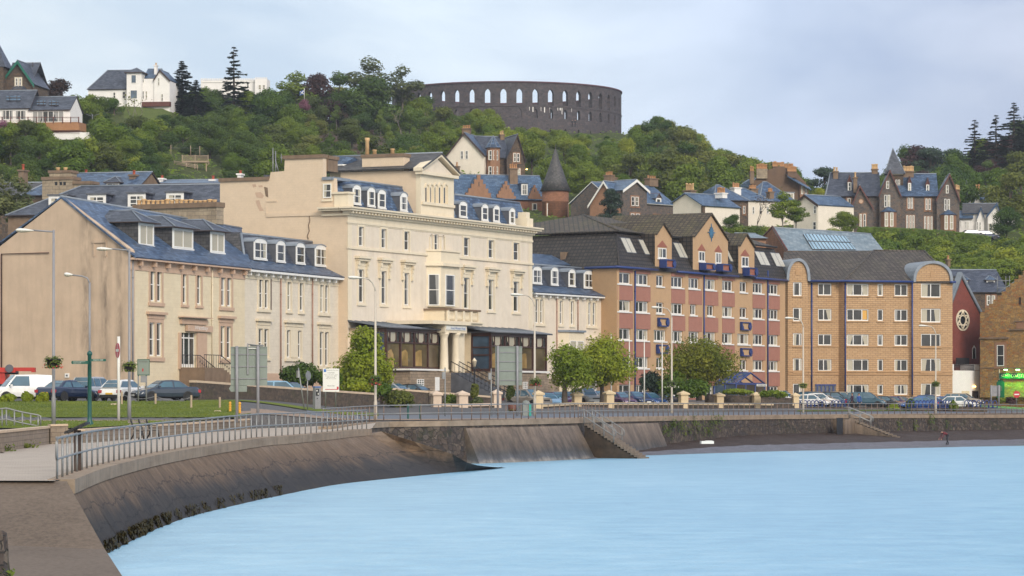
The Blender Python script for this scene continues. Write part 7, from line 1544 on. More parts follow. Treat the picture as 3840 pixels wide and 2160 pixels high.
while len(U)<26000:
 px,Y=RND.uniform(-150,4000),RND.uniform(345,605)
 if (425<px<650 and 482<Y<508) or (420<px<625 and 438<Y<464):continue
 if 1180<px<1640 and 480<Y<560 and RND.random()<.8:continue
 p=hpt(px,Y,RND.uniform(-.1,.55));U.append(tuple(p));un.append((RND.uniform(-.6,.6),RND.uniform(-1,.2),.9))
leaf_thing('undergrowth',U,un,.34,'leaf_mid',kind='stuff',org=(0,0,0))
U=[];un=[]
for _ in range(4500):px,Y=RND.uniform(1180,1640),RND.uniform(482,560);U.append(tuple(hpt(px,Y,RND.uniform(-.05,.4))));un.append((RND.uniform(-.6,.6),RND.uniform(-1,.2),.9))
leaf_thing('dead_bracken',U,un,.22,'leaf_scrub',kind='stuff',org=(0,0,0))
U=[];un=[]
for _ in range(9000):
 px=RND.uniform(3215,3715);Y=RND.uniform(404,410);top=interp(px,[(3215,852),(3400,858),(3560,868),(3715,888)]);zt=CH+(HY-top)*Y/1e4;a=RND.random()
 q=plan(px,Y)
 z=zt-RND.uniform(0,3.2)*(a>.3)+noise.noise(V((px*.05,Y,0)))*.2
 U.append((q.x,q.y+RND.uniform(-.6,.4),z));un.append((RND.uniform(-.5,.5),-1 if a>.3 else -.2,.4 if a>.3 else 1))
leaf_thing('hedge',U,un,.17,'leaf_mid','long clipped green hedge along the terrace below the stone mansion','hedge')
def street_tree(px,ybase,Y,ytop,R,z0f,mat,seed,label,n=5200,leaf=.125,cone=0.,nl=14,r=.25,lean=0.,name='street_tree',lobes=None):
 base=W(px,ybase,Y);H=CH+(HY-ytop)*Y/1e4-base.z;rg=random.Random(seed);t=thing(name,label,'tree',base)
 L_=lobes or lobes_broad(rg,H,R,H*z0f,nl,1.,cone);P,Nn=crown_pts(rg,L_,n)
 link(bpy.data.objects.new('trunk',trunk_mesh(rg,H,R,H*z0f,L_,r,'bark',8,lean)),t);link(bpy.data.objects.new('crown',leaf_mesh('crown',P,Nn,leaf,mat)),t);return t
street_tree(1362,1478,216,1240,3.1,.05,'leaf_street',31,'pointed green tree in front of the hotel sun porch, behind the stone garden wall',cone=.5,nl=26,n=12500)
street_tree(2118,1545,236,1318,3.0,.5,'leaf_street',32,'gnarled open-branched street tree left of the dense round one',n=5200,nl=14,r=.3,lean=-.0)
street_tree(2258,1535,246,1292,3.5,.36,'leaf_street',33,'dense round green street tree in front of the orange flats',nl=22,n=14000)
street_tree(2622,1480,262,1296,3.9,.25,'leaf_copper',34,'broad yellow-brown tinged tree in front of the orange flats',nl=22,n=14000)
def bush(px,ybase,Y,ytop,wpx,mat,seed,label,name='bush',n=2200,leaf=.13,group=None):
 base=W(px,ybase,Y);H=CH+(HY-ytop)*Y/1e4-base.z;R=wpx*Y/2e4;rg=random.Random(seed);L_=[(rg.uniform(-.55,.55)*R,rg.uniform(-.4,.4)*R,H*rg.uniform(.25,.7),R*rg.uniform(.35,.5),R*rg.uniform(.3,.45),H*rg.uniform(.25,.34)) for _ in range(9)]+[(0,0,H*.6,R*.5,R*.45,H*.38)]
 P,Nn=crown_pts(rg,L_,n);o=bpy.data.objects.new(name,leaf_mesh(name,P,Nn,leaf,mat));o.location=base;link(o);return tag(o,label,'bush',group)
bush(1130,1445,214,1356,165,'leaf_dark',41,'big dark green shrub behind the stone wall left of the hotel tree',n=3500)
bush(1235,1452,213,1382,110,'leaf_mid',42,'green shrub behind the white parking sign',n=2500)
bush(1330,1478,212,1420,130,'leaf_street',43,'low spreading shrub at the foot of the hotel tree');bush(1430,1480,213,1432,90,'leaf_mid',44,'low shrub by the lamp post in front of the hotel')
bush(1500,1530,214,1460,150,'leaf_olive',45,'brown-green creeper over the garden wall left of the pink pillars');bush(1690,1530,218,1480,60,'leaf_mid',46,'small round shrub between the two pink pillars');bush(1790,1528,220,1490,60,'leaf_pale',47,'white-flowering plant beside the second pink pillar')
bush(1780,1490,226,1440,34,'leaf_olive',48,'spiky palm-like plant at the foot of the hotel steps');bush(1915,1500,226,1440,30,'leaf_olive',49,'tall thin shrub right of the hotel steps')
bush(2440,1480,262,1392,105,'leaf_conifer',50,'very dark round evergreen bush in front of the orange flats',n=3000);bush(2520,1495,259,1392,110,'leaf_mid',51,'green bush next to the dark evergreen');bush(2590,1505,258,1420,150,'leaf_mid',52,'spreading hedge bush behind the flagpoles',n=3500)
bush(2760,1478,266,1458,140,'leaf_street',53,'low bright hedge on the brown garden wall');bush(2900,1490,268,1462,110,'leaf_street',54,'low yellow-green hedge left of the last cream pillar')
for k,(px,w,yt,yb) in enumerate(((28,70,1480,1509),(100,54,1470,1510),(158,50,1475,1511))):bush(px,yb,176,yt,w,'leaf_street',60+k,('wide low bright green bush at the lawn edge by the white van','tallest of the three bright green bushes at the lawn edge','round bright green bush at the lawn edge behind the lamp post')[k])
bush(3415,1535,282,1497,38,'leaf_mid',64,'clipped round shrub among the parked blue cars');bush(3575,1537,283,1503,36,'leaf_mid',65,'round shrub before the white car in the right car park');bush(3350,1542,280,1515,55,'leaf_street',66,'low green planting right of the teal van');bush(3790,1512,292,1490,50,'leaf_purple',67,'dark red shrub beside the green pub door');bush(3755,1512,292,1492,40,'leaf_bright',68,'yellow-green shrub left of the red shrub by the pub')
for k in range(20):
 px=2462+k*14.5+RND.uniform(-5,5) if k<16 else 3350+(k-16)*60;p,o=onB(px);zt=p.z-.35-RND.uniform(0,.9);n=RND.randint(25,90);w=RND.uniform(.15,.5)
 pts=[(p.x+o.x*(.5+RND.uniform(0,.2))+RND.gauss(0,w*.5),p.y+o.y*(.5+RND.uniform(0,.2))+RND.gauss(0,w*.5),zt+RND.gauss(0,w)) for _ in range(n)]
 leaf_thing('wall_weed',pts,[(o.x+RND.uniform(-.5,.5),o.y+RND.uniform(-.5,.5),.4) for _ in pts],.09,'weed','small green weed growing from the far rubble sea wall','weed',group='weeds on the far sea wall')
pts=[];nr=[]
for _ in range(5200):
 i=RND.choice([RND.randint(0,26)]+[RND.randint(3,11)]*2);q=face_top[i].lerp(toeA[i],RND.uniform(.80,1.02));o=outward(topA,i);f=RND.random();q2=face_top[i+1].lerp(toeA[i+1],.9);q=q.lerp(V((q2.x,q2.y,q.z)),f)
 if noise.noise(V((q.x*.9,q.y*.45,3)))<-.05:continue
 pts.append(tuple(q+o*RND.uniform(.02,.1)));nr.append((o.x+RND.uniform(-.4,.4),o.y+RND.uniform(-.4,.4),RND.uniform(-.2,.5)))
leaf_thing('seaweed',pts,nr,.09,'kelp',kind='stuff')
for px,py,Y,l in ((170,1670,127,'green weed tuft at the foot of the low block wall, near the pier'),(100,1682,116,'small green weed at the foot of the left block wall'),(12,1696,109,'weed tuft at the left picture edge below the block wall')):
 c=W(px,py-3,Y);leaf_thing('weed_tuft',[(c.x+RND.gauss(0,.25),c.y+RND.gauss(0,.15),c.z+abs(RND.gauss(0,.12))) for _ in range(90)],[(RND.uniform(-1,1),RND.uniform(-1,1),.6) for _ in range(90)],.07,'weed',l,'weed')
t=thing('stone_stump','rough stone stub with a plant on top at the bottom left corner of the slipway','stone',W(8,2160,57));m=MB();c=W(2,2200,57);K=12;rg=[[c+V((r*math.cos(k*.5236)*RND.uniform(.85,1.15),r*math.sin(k*.5236)*RND.uniform(.85,1.15),z)) for k in range(K)] for r,z in ((.24,-.3),(.2,.3),(.17,.8),(.13,1.15),(.05,1.2))]
for i in range(4):
 for k in range(K):m.face([rg[i][k],rg[i][(k+1) % K],rg[i+1][(k+1) % K],rg[i+1][k]],'sea_rubble')
m.face(rg[4],'sea_rubble');emit(m,'stone',t);c=W(4,1985,57);leaf_thing('plant',[(RND.gauss(0,.10),RND.gauss(0,.1),1.2+(HY-2200+690)*0+abs(RND.gauss(0,.1))) for _ in range(90)],[(RND.uniform(-1,1),RND.uniform(-1,0),.6) for _ in range(90)],.06,'weed',parent=t)
U=[];un=[]
while len(U)<15000:
 px=RND.uniform(-150,1400);Y=RND.uniform(160.4,176.4) if px<880 and RND.random()<.75 else RND.uniform(129,154)
 if Y<155 and (px>930 or px<-90 or Y<interp(px,START)+.6):continue
 p=gpt(px,Y,.06);U.append((p.x,p.y,p.z+RND.uniform(0,.05)));un.append((RND.uniform(-.7,.7),RND.uniform(-1,0),.55))
leaf_thing('grass',U,un,.055,'weed',kind='stuff',org=(0,0,0))
def along(pts,step):
 out=[pts[0].copy()];acc=0;last=pts[0]
 for a,b in zip(pts,pts[1:]):
  d=(b-a).length;t=step-acc
  while t<=d:out.append(a.lerp(b,t/d));t+=step
  acc=(acc+d) % step
 return out
def railing(label,pts,step,h,r,mat,pmat,cat='railing',maxp=100,endloop=False):
 t=thing('railing',label,cat,pts[0]);posts=along(pts,step);m=MB();top=[p+V((0,0,h)) for p in posts];mid=[p+V((0,0,h*.5)) for p in posts]
 if endloop:
  d=(posts[0]-posts[1]).normalized()*.22;e=[top[0]+d*.6,top[0]+d-V((0,0,.12)),mid[0]+d+V((0,0,.1)),mid[0]+d*.6];m.tube([mid[0]]+e[::-1]+[top[0]],r*1.05,mat,8)
 m.tube(top,r*1.05,mat,8);emit(m,'handrail',t);m=MB();m.tube(mid,r*.95,mat,8);emit(m,'lower_rail',t)
 m=MB();m.tube([(0,0,-.02),(0,0,h)],r,pmat,8);m.lathe((0,0,0),[(r*2.6,0),(r*2.6,.015),(r*1.1,.03)],'rust_post',8);m.lathe((0,0,h),[(r*.9,-r*1.3),(r*1.5,-r*.5),(r*1.5,r*.5),(r*.9,r*1.3)],mat,8);m.lathe((0,0,h*.5),[(r*.9,-r*1.3),(r*1.45,-r*.5),(r*1.45,r*.5),(r*.9,r*1.3)],mat,8)
 me=mesh_of(m,'post',V((0,0,0)))
 for p in posts[:maxp]:o=link(bpy.data.objects.new('post',me),t);o.location=p-pts[0]
 if len(posts)>maxp:
  m=MB()
  for p in posts[maxp:]:m.tube([p,p+V((0,0,h))],r,pmat,5)
  tag(emit(m,'post',t),kind='stuff')
 return t
railing('galvanised tube railing with looped end along the near curving promenade edge',resample(RAILA,80),1.78,1.1,.031,'galv','galv',endloop=True)
rb=[p for p in resample(RAILB,220) if p.y<1.2*318];railing('far grey and rusty tube railing along the straight promenade above the beach',rb,1.36,1.06,.032,'galv','rust_post')
def bwall(label,pts,h,th,mat,cop,name='low_wall',coph=.1,over=.05,zs=None):
 t=thing(name,label,'wall',pts[0]);m,c=MB(),MB()
 for a,b in zip(pts,pts[1:]):
  d=(b-a).to_2d().normalized();n=V((d.y,-d.x,0));H=V((0,0,h));lo=V((0,0,-.6));w=n*th/2;w2=n*(th/2+over);C=V((0,0,h+coph));e=V((0,0,.002))
  m.box8([a-w+lo,a+w+lo,b+w+lo,b-w+lo,a-w+H,a+w+H,b+w+H,b-w+H],mat);c.box8([a-w2+H+e,a+w2+H+e,b+w2+H+e,b-w2+H+e,a-w2+C,a+w2+C,b+w2+C,b-w2+C],cop)
 emit(m,'wall_body',t);emit(c,'coping',t);return t
def wtop(px,yt,yb,Y):return W(px,yb,Y),(yb-yt)*Y/1e4
p0,h0=wtop(-300,1648,1735,95);p1,h1=wtop(0,1616,1695,108.5);p2,h2=wtop(182,1597,1666,128)
bwall('brown block wall with pale coping beside the ramp at the left edge',[p0,p1,p2],.78,.3,'block_wall','coping_pale')
a=W(184,1666,127.2);b=W(250,1664,127.4);bwall('short square block pier at the end of the left block wall',[a,b],.86,.9,'block_wall','coping_pale','wall_pier',.09)
pts=[W(px,yb,Y) for px,yb,Y in ((252,1660,128.3),(304,1657,128.6),(500,1641,140),(700,1626,151.6),(929,1607,163.6))]
bwall('long low grey block wall between the paved promenade and the upper lawn',pts,.52,.3,'block_wall','coping_pale')
rp=[W(px,1600,135) for px in (-40,8,24,54,84,115,143,152)];tops=[1534,1533,1531,1539,1546,1552,1557,1561]
t=thing('railing','short sloping tube handrail on the ramp at the left edge','railing',rp[0]);m=MB();up=[W(px,y,135) for px,y in zip((-40,8,24,54,84,115,143,152),tops)];m.tube(up+[up[-1]-V((0,0,.5))],.045,'galv',8);m.tube([q-V((0,0,.55)) for q in up],.04,'galv',8);emit(m,'handrail',t)
for q in up:m=MB();m.tube([q,V((q.x,q.y,2.5))],.04,'galv',8);emit(m,'post',t)
def lamp(px,yb,Y,yt,arm,style,mat,label,group=None,headw=.95):
 b=W(px,yb,Y);H=CH+(HY-yt)*Y/1e4-b.z;t=thing('street_lamp',label,'street lamp',b,group=group);m=MB();L_=arm*Y/1e4
 r=.085 if style!='thin' else .055
 if style=='thin':m.tube([b+V((0,0,.0)),b+V((0,0,1.9))],r*1.5,mat,10);m.tube([b+V((0,0,1.9)),b+V((0,0,H-.35))],r,'grey_pole',8)
 else:m.tube([b-V((0,0,.2)),b+V((0,0,1.35)),b+V((0,0,1.5)),b+V((0,0,H-(.9 if style=='curve' else 0)))],[r*1.35,r*1.35,r,r*.72],mat,10)
 emit(m,'pole',t);m=MB();tp=b+V((0,0,H))
 if style=='curve':m.tube([b+V((0,0,H-.95))]+[b+V((-(1-math.cos(a))*L_*.55,0,H-.95+.9*math.sin(a))) for a in (.3,.7,1.1,1.5)]+[b+V((-L_*.8,0,H-.02))],.05,mat,8);e=b+V((-L_*.62,0,H-.03))
 elif style=='thin':m.tube([b+V((0,0,H-.4)),b+V((-.12,0,H-.12)),b+V((-.4,0,H-.02)),b+V((-L_*.8,0,H+.05))],.04,'grey_pole',8);e=b+V((-L_*.72,0,H+.05))
 else:m.tube([tp-V((0,0,.1)),tp+V((-L_*.6,0,-.02))],.045,'grey_pole',8);e=tp+V((-L_*.55,0,-.04))
 emit(m,'arm',t);m=MB();n=10;hw=headw
 prof=[(0,.05),(.15,.07),(.4,.13),(.7,.16),(.92,.12),(1,.03)];rings=[]
 for f,q in prof:rings.append([V((e.x-f*hw,e.y+q*1.15*math.cos(k*2*math.pi/n),e.z+q*.75*math.sin(k*2*math.pi/n)+.02*f)) for k in range(n)])
 for i in range(5):
  for k in range(n):m.face([rings[i][k],rings[i][(k+1) % n],rings[i+1][(k+1) % n],rings[i+1][k]],'sign_white' if math.sin((k+.5)*2*math.pi/n)>-.3 else 'blind',True)
 m.face(rings[0],'sign_white');m.face(rings[-1],'sign_white');emit(m,'lamp_head',t);return t
lamp(201,1590,140,862,136,'arm','grey_pole','tall grey lamp post with straight arm, leftmost, in front of the tan gable');lamp(485,1575,158,932,115,'arm','grey_pole','grey lamp post with straight arm at the corner of the tan gable')
GL='cream lamp posts along the promenade railing'
lamp(1408,1586,174.5,1040,78,'curve','cream_pole','tallest cream curved lamp post, before the left hotel porch',GL);lamp(2005,1567,199.5,1104,70,'curve','cream_pole','cream curved lamp post right of the hotel porch',GL);lamp(2519,1558,234,1152,58,'curve','cream_pole','cream curved lamp post before the orange flats',GL);lamp(3012,1553,255,1192,52,'curve','cream_pole','cream curved lamp post at the left bay of the buff flats',GL);lamp(3509,1552,274,1221,48,'curve','cream_pole','farthest cream curved lamp post, before the right bay of the buff flats',GL)
fpst=lamp(336,1605,140,1034,88,'thin','green_post','green finger-post carrying two green direction arms and a thin grey lamp arm',None,.45)
m=MB();b=W(336,1605,140);m.lathe(b,[(.2,0),(.2,.25),(.13,.4),(.11,.6),(.11,1.2),(.1,3.8),(.14,3.85),(.14,3.95),(.06,4.05)],'green_post',12);emit(m,'base_column',fpst)
ff=Fr(-500,139.6,900,139.6)
for x0,x1,y0,y1,tx,tip in ((267,331,1353,1365,'NORTH BEACH\nCAR PARK',-1),(340,399,1346,1355,'TOILETS 100M',1)):
 m=MB();P=[(x0,y0),(x1,y0),(x1,y1),(x0,y1)];c=(y0+y1)/2
 P=[(x0+3,y0),(x1,y0),(x1,y1),(x0+3,y1),(x0,c)] if tip<0 else [(x0,y0),(x1-3,y0),(x1,c),(x1-3,y1),(x0,y1)]
 ff.poly(m,P,0,.05,'sign_green');o=emit(m,'direction_arm',fpst);text_mesh(tx,ff,ff.U(x0+9),ff.U(x1-12),ff.Z(x1,y1-2),ff.Z(x0,y0+2),.052,'sign_white',o,depth=.004)
def basket(px,y0,y1,Y,wpx,red,label):
 c=W(px,y1,Y-.25);t=thing('flower_basket',label,'flower basket',c,group='flower baskets on lamp posts');R=wpx*Y/2e4;h=(y1-y0)*Y/1e4*.62;m=MB();m.lathe(c,[(R*.62,0),(R*.7,h*.1),(R*.88,h),(R*.94,h),(R*.94,h+.04),(R*.5,h+.04)],'plastic_black',14);emit(m,'pot',t)
 n=420;P=[(RND.gauss(0,R*.5),RND.gauss(0,R*.45),h+abs(RND.gauss(0,h*.28))) for _ in range(n)]+[(R*math.cos(a),R*math.sin(a),h*RND.uniform(.2,1.1)) for a in [RND.uniform(0,6.28) for _ in range(120)]]
 P=[(x,y,z) for x,y,z in P if x*x+y*y<R*R*1.5];leaf_thing('plant',P,[(x,y-.3,.5) for x,y,z in P],.055,'weed',parent=t)
 if red:P=[(RND.gauss(0,R*.5),RND.gauss(0,R*.45)-.1,h*1.1+abs(RND.gauss(0,h*.3))) for _ in range(70)];leaf_thing('blossom',P,[(x,-1,.5) for x,y,z in P],.05,'flower_red' if red==1 else 'flower_white',parent=t)
for q in ((200,1330,1381,139.2,62,1,'black basket with red flowers on the leftmost grey lamp post'),(485,1350,1394,157.2,52,0,'black basket of green leaves on the grey lamp post at the tan gable corner'),(1408,1402,1443,174,40,1,'black basket with red flowers on the tallest cream lamp post'),(2007,1414,1447,199,42,1,'black basket with red flowers on the cream lamp post right of the hotel'),(2517,1424,1452,233,38,2,'black basket with small white flowers on the lamp post before the orange flats'),(3012,1434,1456,254.5,30,0,'black basket on the lamp post at the left bay of the buff flats'),(3509,1427,1450,273.5,30,0,'black basket on the farthest lamp post')):basket(*q)
def board(px0,px1,y0,y1,Y,posts,yb,label,mat='sign_back',bars=3):
 fr=Fr(px0,Y,px1,Y);t=thing('road_sign',label,'road sign',W((px0+px1)/2,yb,Y));m=MB();fr.pxbox(m,px0,y0,px1,y1,-.06,0,mat);emit(m,'panel',t);m=MB()
 for k in range(bars):y=lerp((k+.6)/(bars+.2),y0,y1);fr.pxbox(m,px0,y,px1,y+3,.002,.05,'grey_pole')
 fr.pxbox(m,px0,y0,px1,y0+4,.002,.04,mat);emit(m,'bracket',t)
 for x in posts:m=MB();m.tube([fr.X(x,yb,.14),fr.X(x,y0-2,.14)],.085,'grey_pole',10);emit(m,'post',t)
 return t,fr
s1,fr1=board(865,1002,1300,1446,155,(889,968),1584,'back of a big grey-green road sign on thick posts, before the cream terraced house');m=MB();fr1.poly(m,[(858,1457),(866,1445),(926,1445),(926,1469),(866,1469)],-.04,0,'sign_back');emit(m,'arrow_panel',s1);m=MB();fr1.pxbox(m,927,1288,932,1404,.05,.1,'grey_pole');fr1.pxbox(m,930,1305,968,1308,.05,.09,'sign_white');m.tube([fr1.X(930,1291,.08),fr1.X(985,1296,.08)],.03,'galv',6);fr1.pxbox(m,938,1293,988,1299,-.2,.0,'galv');emit(m,'sign_light',s1)
board(1857,1958,1299,1445,196,(1867,1940),1576,'back of a big grey-green road sign on two posts, right, before the hotel steps',bars=4)
board(3713,3751,1446,1486,289,(3716,3745),1520,'back of a small grey sign on two thin posts beside the green pub door','grey_pole',1)
def disc_sign(px,yc,Y,r,yaw,yb,yt,front,label,pm='galv',bar=False,pr=.04):
 c=W(px,yc,Y);t=thing('round_sign',label,'road sign',W(px,yb,Y));m=MB();n=V((math.sin(yaw),-math.cos(yaw),0));s=V((math.cos(yaw),math.sin(yaw),0));c0=c+n*.08
 m.prism([c0+s*r*math.cos(k*math.pi/14)+V((0,0,r*math.sin(k*math.pi/14))) for k in range(28)],-n*.02,front)
 if bar:q=c0+n*.006;m.prism([q+s*r*.68+V((0,0,r*.17)),q-s*r*.68+V((0,0,r*.17)),q-s*r*.68-V((0,0,r*.17)),q+s*r*.68-V((0,0,r*.17))],-n*.004,'sign_white')
 emit(m,'sign_plate',t);m=MB();m.tube([W(px,yb,Y),W(px,yt,Y)],pr,pm,10);emit(m,'post',t);return t
disc_sign(445,1314,157,.45,-1.16,1578,1262,'sign_red','red no entry sign turned sideways on a white post by the lawn','sign_white',True,.085)
disc_sign(3812,1479,288,.38,.1,1520,1466,'sign_red','faded red no entry sign before the green-lit pub wall','galv',True);disc_sign(1153,1409,186,.33,1.05,1540,1390,'galv','grey back of a round sign on a thin post by the stone wall')
m=MB();m.tube([W(1119,1379,186),W(1142,1540,186)],.045,'galv',8);t=thing('leaning_sign','leaning thin sign post with small plate seen edge-on by the stone wall','road sign',W(1142,1540,186));emit(m,'post',t);m=MB();a=W(1117,1403,185.9);m.box(a,(.12,.45,.5),'galv',.3);emit(m,'sign_plate',t)
t=thing('parking_sign','white parking charges board on two thin posts in front of the stone wall','sign',W(1241,1530,189));fr=Fr(1211,189,1272,189.3);m=MB();fr.pxbox(m,1211,1382,1272,1469,-.05,0,'sign_white');o=emit(m,'panel',t);m=MB();fr.pxbox(m,1214,1384.5,1223,1395,.001,.008,'sign_blue');fr.pxbox(m,1219,1459,1268,1461.5,.001,.008,'sign_red');fr.pxbox(m,1263,1450,1270,1459.5,.001,.008,'sign_red');emit(m,'logo',o)
for tx,x0,x1,y,h in (('Esplanade Car Park',1225,1269,1391,4.5),('CHARGES',1228,1254,1400,4),('Mon - Sat 9am - 6pm',1216,1267,1407,3.6),('Sunday 1pm - 6pm',1220,1263,1412,3.6),('40p per hour',1226,1257,1417,3.6),('20p per 15 mins',1222,1261,1422,3.6),('PENALTIES',1228,1254,1449,4)):text_mesh(tx,fr,fr.U(x0),fr.U(x1),fr.Z(x1,y),fr.Z(x0,y-h),.001,'sign_text',o,depth=.006)
for x in (1222,1260):m=MB();m.tube([fr.X(x,1532,-.1),fr.X(x,1384,-.1)],.045,'galv',8);emit(m,'post',t)
t=thing('parking_sign','grey-green pay and display board on two posts between the white car and the dark car','sign',W(538,1506,176));fr=Fr(516,175.5,560,175.5);m=MB();fr.pxbox(m,515,1347,561,1408,-.06,0,'sign_green');fr.pxbox(m,518,1350,559,1405,.001,.01,'sign_back');fr.pxbox(m,533,1382,538,1393,.011,.016,'sign_red');o=emit(m,'panel',t);text_mesh('Pay and Display',fr,fr.U(522),fr.U(554),fr.Z(554,1360),fr.Z(522,1353),.011,'sign_text',o,depth=.006)
for x in (518,548):m=MB();m.tube([fr.X(x,1506,-.11),fr.X(x,1350,-.11)],.05,'grey_pole',8);emit(m,'post',t)
m=MB();fr.pxbox(m,527,1409,548,1434,-.05,0,'grey_pole');emit(m,'lower_panel',t)
t=thing('ticket_machine','blue-grey parking ticket machine in front of the stone wall','ticket machine',W(1192,1533,188));fr=Fr(1182,188,1203,188.2);m=MB();fr.pxbox(m,1182,1453,1203,1533,-.35,0,'plastic_grey' if 'plastic_grey' in MATS else 'grey_pole');fr.pxbox(m,1181,1449,1204,1453,-.38,.03,'sign_blue');emit(m,'cabinet',t);m=MB();fr.pxbox(m,1184,1458,1196,1484,.001,.02,'plastic_black');fr.pxbox(m,1186,1462,1190,1468,.021,.03,'sign_white');fr.pxbox(m,1191,1474,1194,1480,.021,.03,'sign_white');fr.pxbox(m,1188,1492,1191,1496,.001,.03,'plastic_black');emit(m,'control_panel',t)
def post(px,y0,y1,Y,wpx,mat,label,name,cat,group=None,square=True,bands=None):
 if px<1000:Y=groundY(px,y1)
 t=thing(name,label,cat,W(px,y1,Y),group=group);w=wpx*Y/1e4;b=W(px,y1,Y);h=(y1-y0)*Y/1e4;m=MB()
 if square:m.box(b+V((0,0,h/2-.1)),(w,w,h+.2),mat,.4)
 else:m.lathe(b,[(w/2*1.2,0),(w/2,.1),(w/2*.9,h*.8),(w/2,h*.84),(w/2*.9,h*.95),(w*.2,h)],mat,12)
 emit(m,'body',t)
 if bands:
  m=MB()
  for f in (.2,.42,.64,.86):m.lathe(b+V((0,0,h*f)),[(w/2*1.12,-.04),(w/2*1.15,-.03),(w/2*1.15,.03),(w/2*1.12,.04)],bands,12)
  emit(m,'reflective_band',t)
 return t
post(863,1506,1548,172,9,'orange_plastic','left of the two orange marker bollards beside the big sign','marker_bollard','bollard','orange marker bollards',False,'plate_yellow');post(899,1507,1551,172,9,'orange_plastic','right of the two orange marker bollards beside the big sign','marker_bollard','bollard','orange marker bollards',False,'plate_yellow')
for px,y0,y1,l in ((340,1464,1506,'by the navy saloon'),(456.5,1468,1518,'by the white hatchback'),(583,1476,1519,'before the dark saloon'),(717,1482,1533,'right of the dark saloon'),(824,1489,1532,'beside the stone wall')):post(px,y0,y1,177,6.5,'timber_pale',f'weathered square wooden post {l} at the car park edge','wooden_post','post','wooden posts along the car park edge')
m=MB()
for x0,y0,x1,y1 in ((456,1478,583,1486),(583,1486,717,1490)):m.tube([W(lerp(k/8,x0,x1),lerp(k/8,y0,y1)+14*math.sin(math.pi*k/8),177) for k in range(9)],.02,'galv',5)
tag(emit(m,'chain'),'thin sagging chain strung between the wooden posts before the dark saloon','chain')
for px,l in ((1530,'left of the two green posts behind the far railing'),(1576,'right of the two green posts behind the far railing')):post(px,1514,1580,180,7.5,'green_post',l,'green_bollard','bollard','green bollards by the far railing',False)
for px,py,Y,l in ((428,1520,170,'flat pale boulder on the lawn by the no entry post'),(817,1546,170,'flat pale boulder on the lawn left of the orange bollards')):
 m=MB();Y=groundY(px,py);c=W(px,py,Y);N_=10;rings=[[c+V((r*math.cos(k*.628)*RND.uniform(.9,1.1),r*.6*math.sin(k*.628)*RND.uniform(.9,1.1),z)) for k in range(N_)] for r,z in ((.36,-.1),(.34,.04),(.24,.10),(.08,.12))]
 for i in range(3):
  for k in range(N_):m.face([rings[i][k],rings[i][(k+1) % N_],rings[i+1][(k+1) % N_],rings[i+1][k]],'coping_pale',True)
 m.face(rings[3],'coping_pale');tag(emit(m,'boulder'),l,'rock')
def gwall(label,top,Ys,zb,mat='garden_wall',cop='coping_pale',th=.5,ch=.16):
 t=thing('garden_wall',label,'wall',W(top[0][0],1510,Ys[0]));m,c=MB(),MB();P=[W(x,y,Y) for (x,y),Y in zip(top,Ys)]
 for a,b in zip(P,P[1:]):
  d=(b-a).to_2d().normalized();n=V((d.y,-d.x,0))*th/2;n2=n*1.15;C=V((0,0,ch));lo=lambda q:V((q.x,q.y,zb));e=V((0,0,.003))
  m.box8([lo(a)-n,lo(a)+n,lo(b)+n,lo(b)-n,a-C-n,a-C+n,b-C+n,b-C-n],mat);c.box8([a-C-n2+e,a-C+n2+e,b-C+n2+e,b-C-n2+e,a-n2,a+n2,b+n2,b-n2],cop)
 emit(m,'wall_body',t);emit(c,'coping',t);return t
gwall('dark rubble garden wall with pale coping, sloping from the guest house to the hotel',[(722,1426),(900,1439),(1150,1457),(1401,1474)],[189.5,195,203,211],2.6)
gwall('curved low garden wall with pale coping below the hotel steps',[(1430,1452),(1600,1466),(1720,1476),(1838,1485)],[221,223,226,229],2.8)
gwall('brown rubble wall under the low hedge, behind the cream pillars',[(2650,1478),(2800,1484),(2965,1492)],[266,270,275],2.8,cop='garden_wall')
def pillar(px0,px1,y0,y1,Y,mat,label,grp):
 b=W((px0+px1)/2,y1,Y);t=thing('gate_pillar',label,'pillar',b,group=grp);w=(px1-px0)*Y/1e4*.74;h=(y1-y0)*Y/1e4;m=MB();m.box(b+V((0,0,(h-.42)/2-.15)),(w,w,h-.12),mat,.35);emit(m,'shaft',t);m=MB();z=h-.27;rz=.35;wc=w*1.32
 m.box(b+V((0,0,z-.06)),(wc,wc,.15),mat,rz);q=[b+V((0,0,z+.016))+V((math.cos(rz)*sx-math.sin(rz)*sy,math.sin(rz)*sx+math.cos(rz)*sy,0))*(wc/2) for sx,sy in ((-1,-1),(1,-1),(1,1),(-1,1))];tp=b+V((0,0,h))
 for k in range(4):m.face([q[k],q[(k+1) % 4],tp],mat)
 emit(m,'cap',t);return b
PL=[(1614,1657,1464,1549,216,'pillar_pink','leftmost pinkish gate pillar with pyramid cap below the hotel'),(1710,1757,1464,1550,217,'pillar_pink','second pinkish gate pillar with pyramid cap below the hotel'),(1842,1881,1460,1546,220,'pillar_pink','pinkish gate pillar behind the big sign, left side of the car park entrance'),(2000,2038,1463,1551,224,'pillar_cream','cream gate pillar at the right side of the hotel car park entrance'),(2143,2183,1467,1541,237,'pillar_cream','cream pillar right of the gnarled tree trunk'),(2264,2304,1462,1541,242,'pillar_cream','cream pillar right of the dense round tree'),(2543,2582,1465,1540,256,'pillar_cream','cream pillar right of the lamp post before the orange flats'),(2678,2715,1471,1540,264,'pillar_cream','cream pillar under the yellow-brown tree'),(2818,2853,1469,1540,270,'pillar_cream','cream pillar in front of the blue glazed porch'),(2967,2997,1472,1541,277,'pillar_cream','last cream pillar, left of the white hatchback')]
PB=[pillar(*q,'gate pillars along the car park wall') for q in PL]
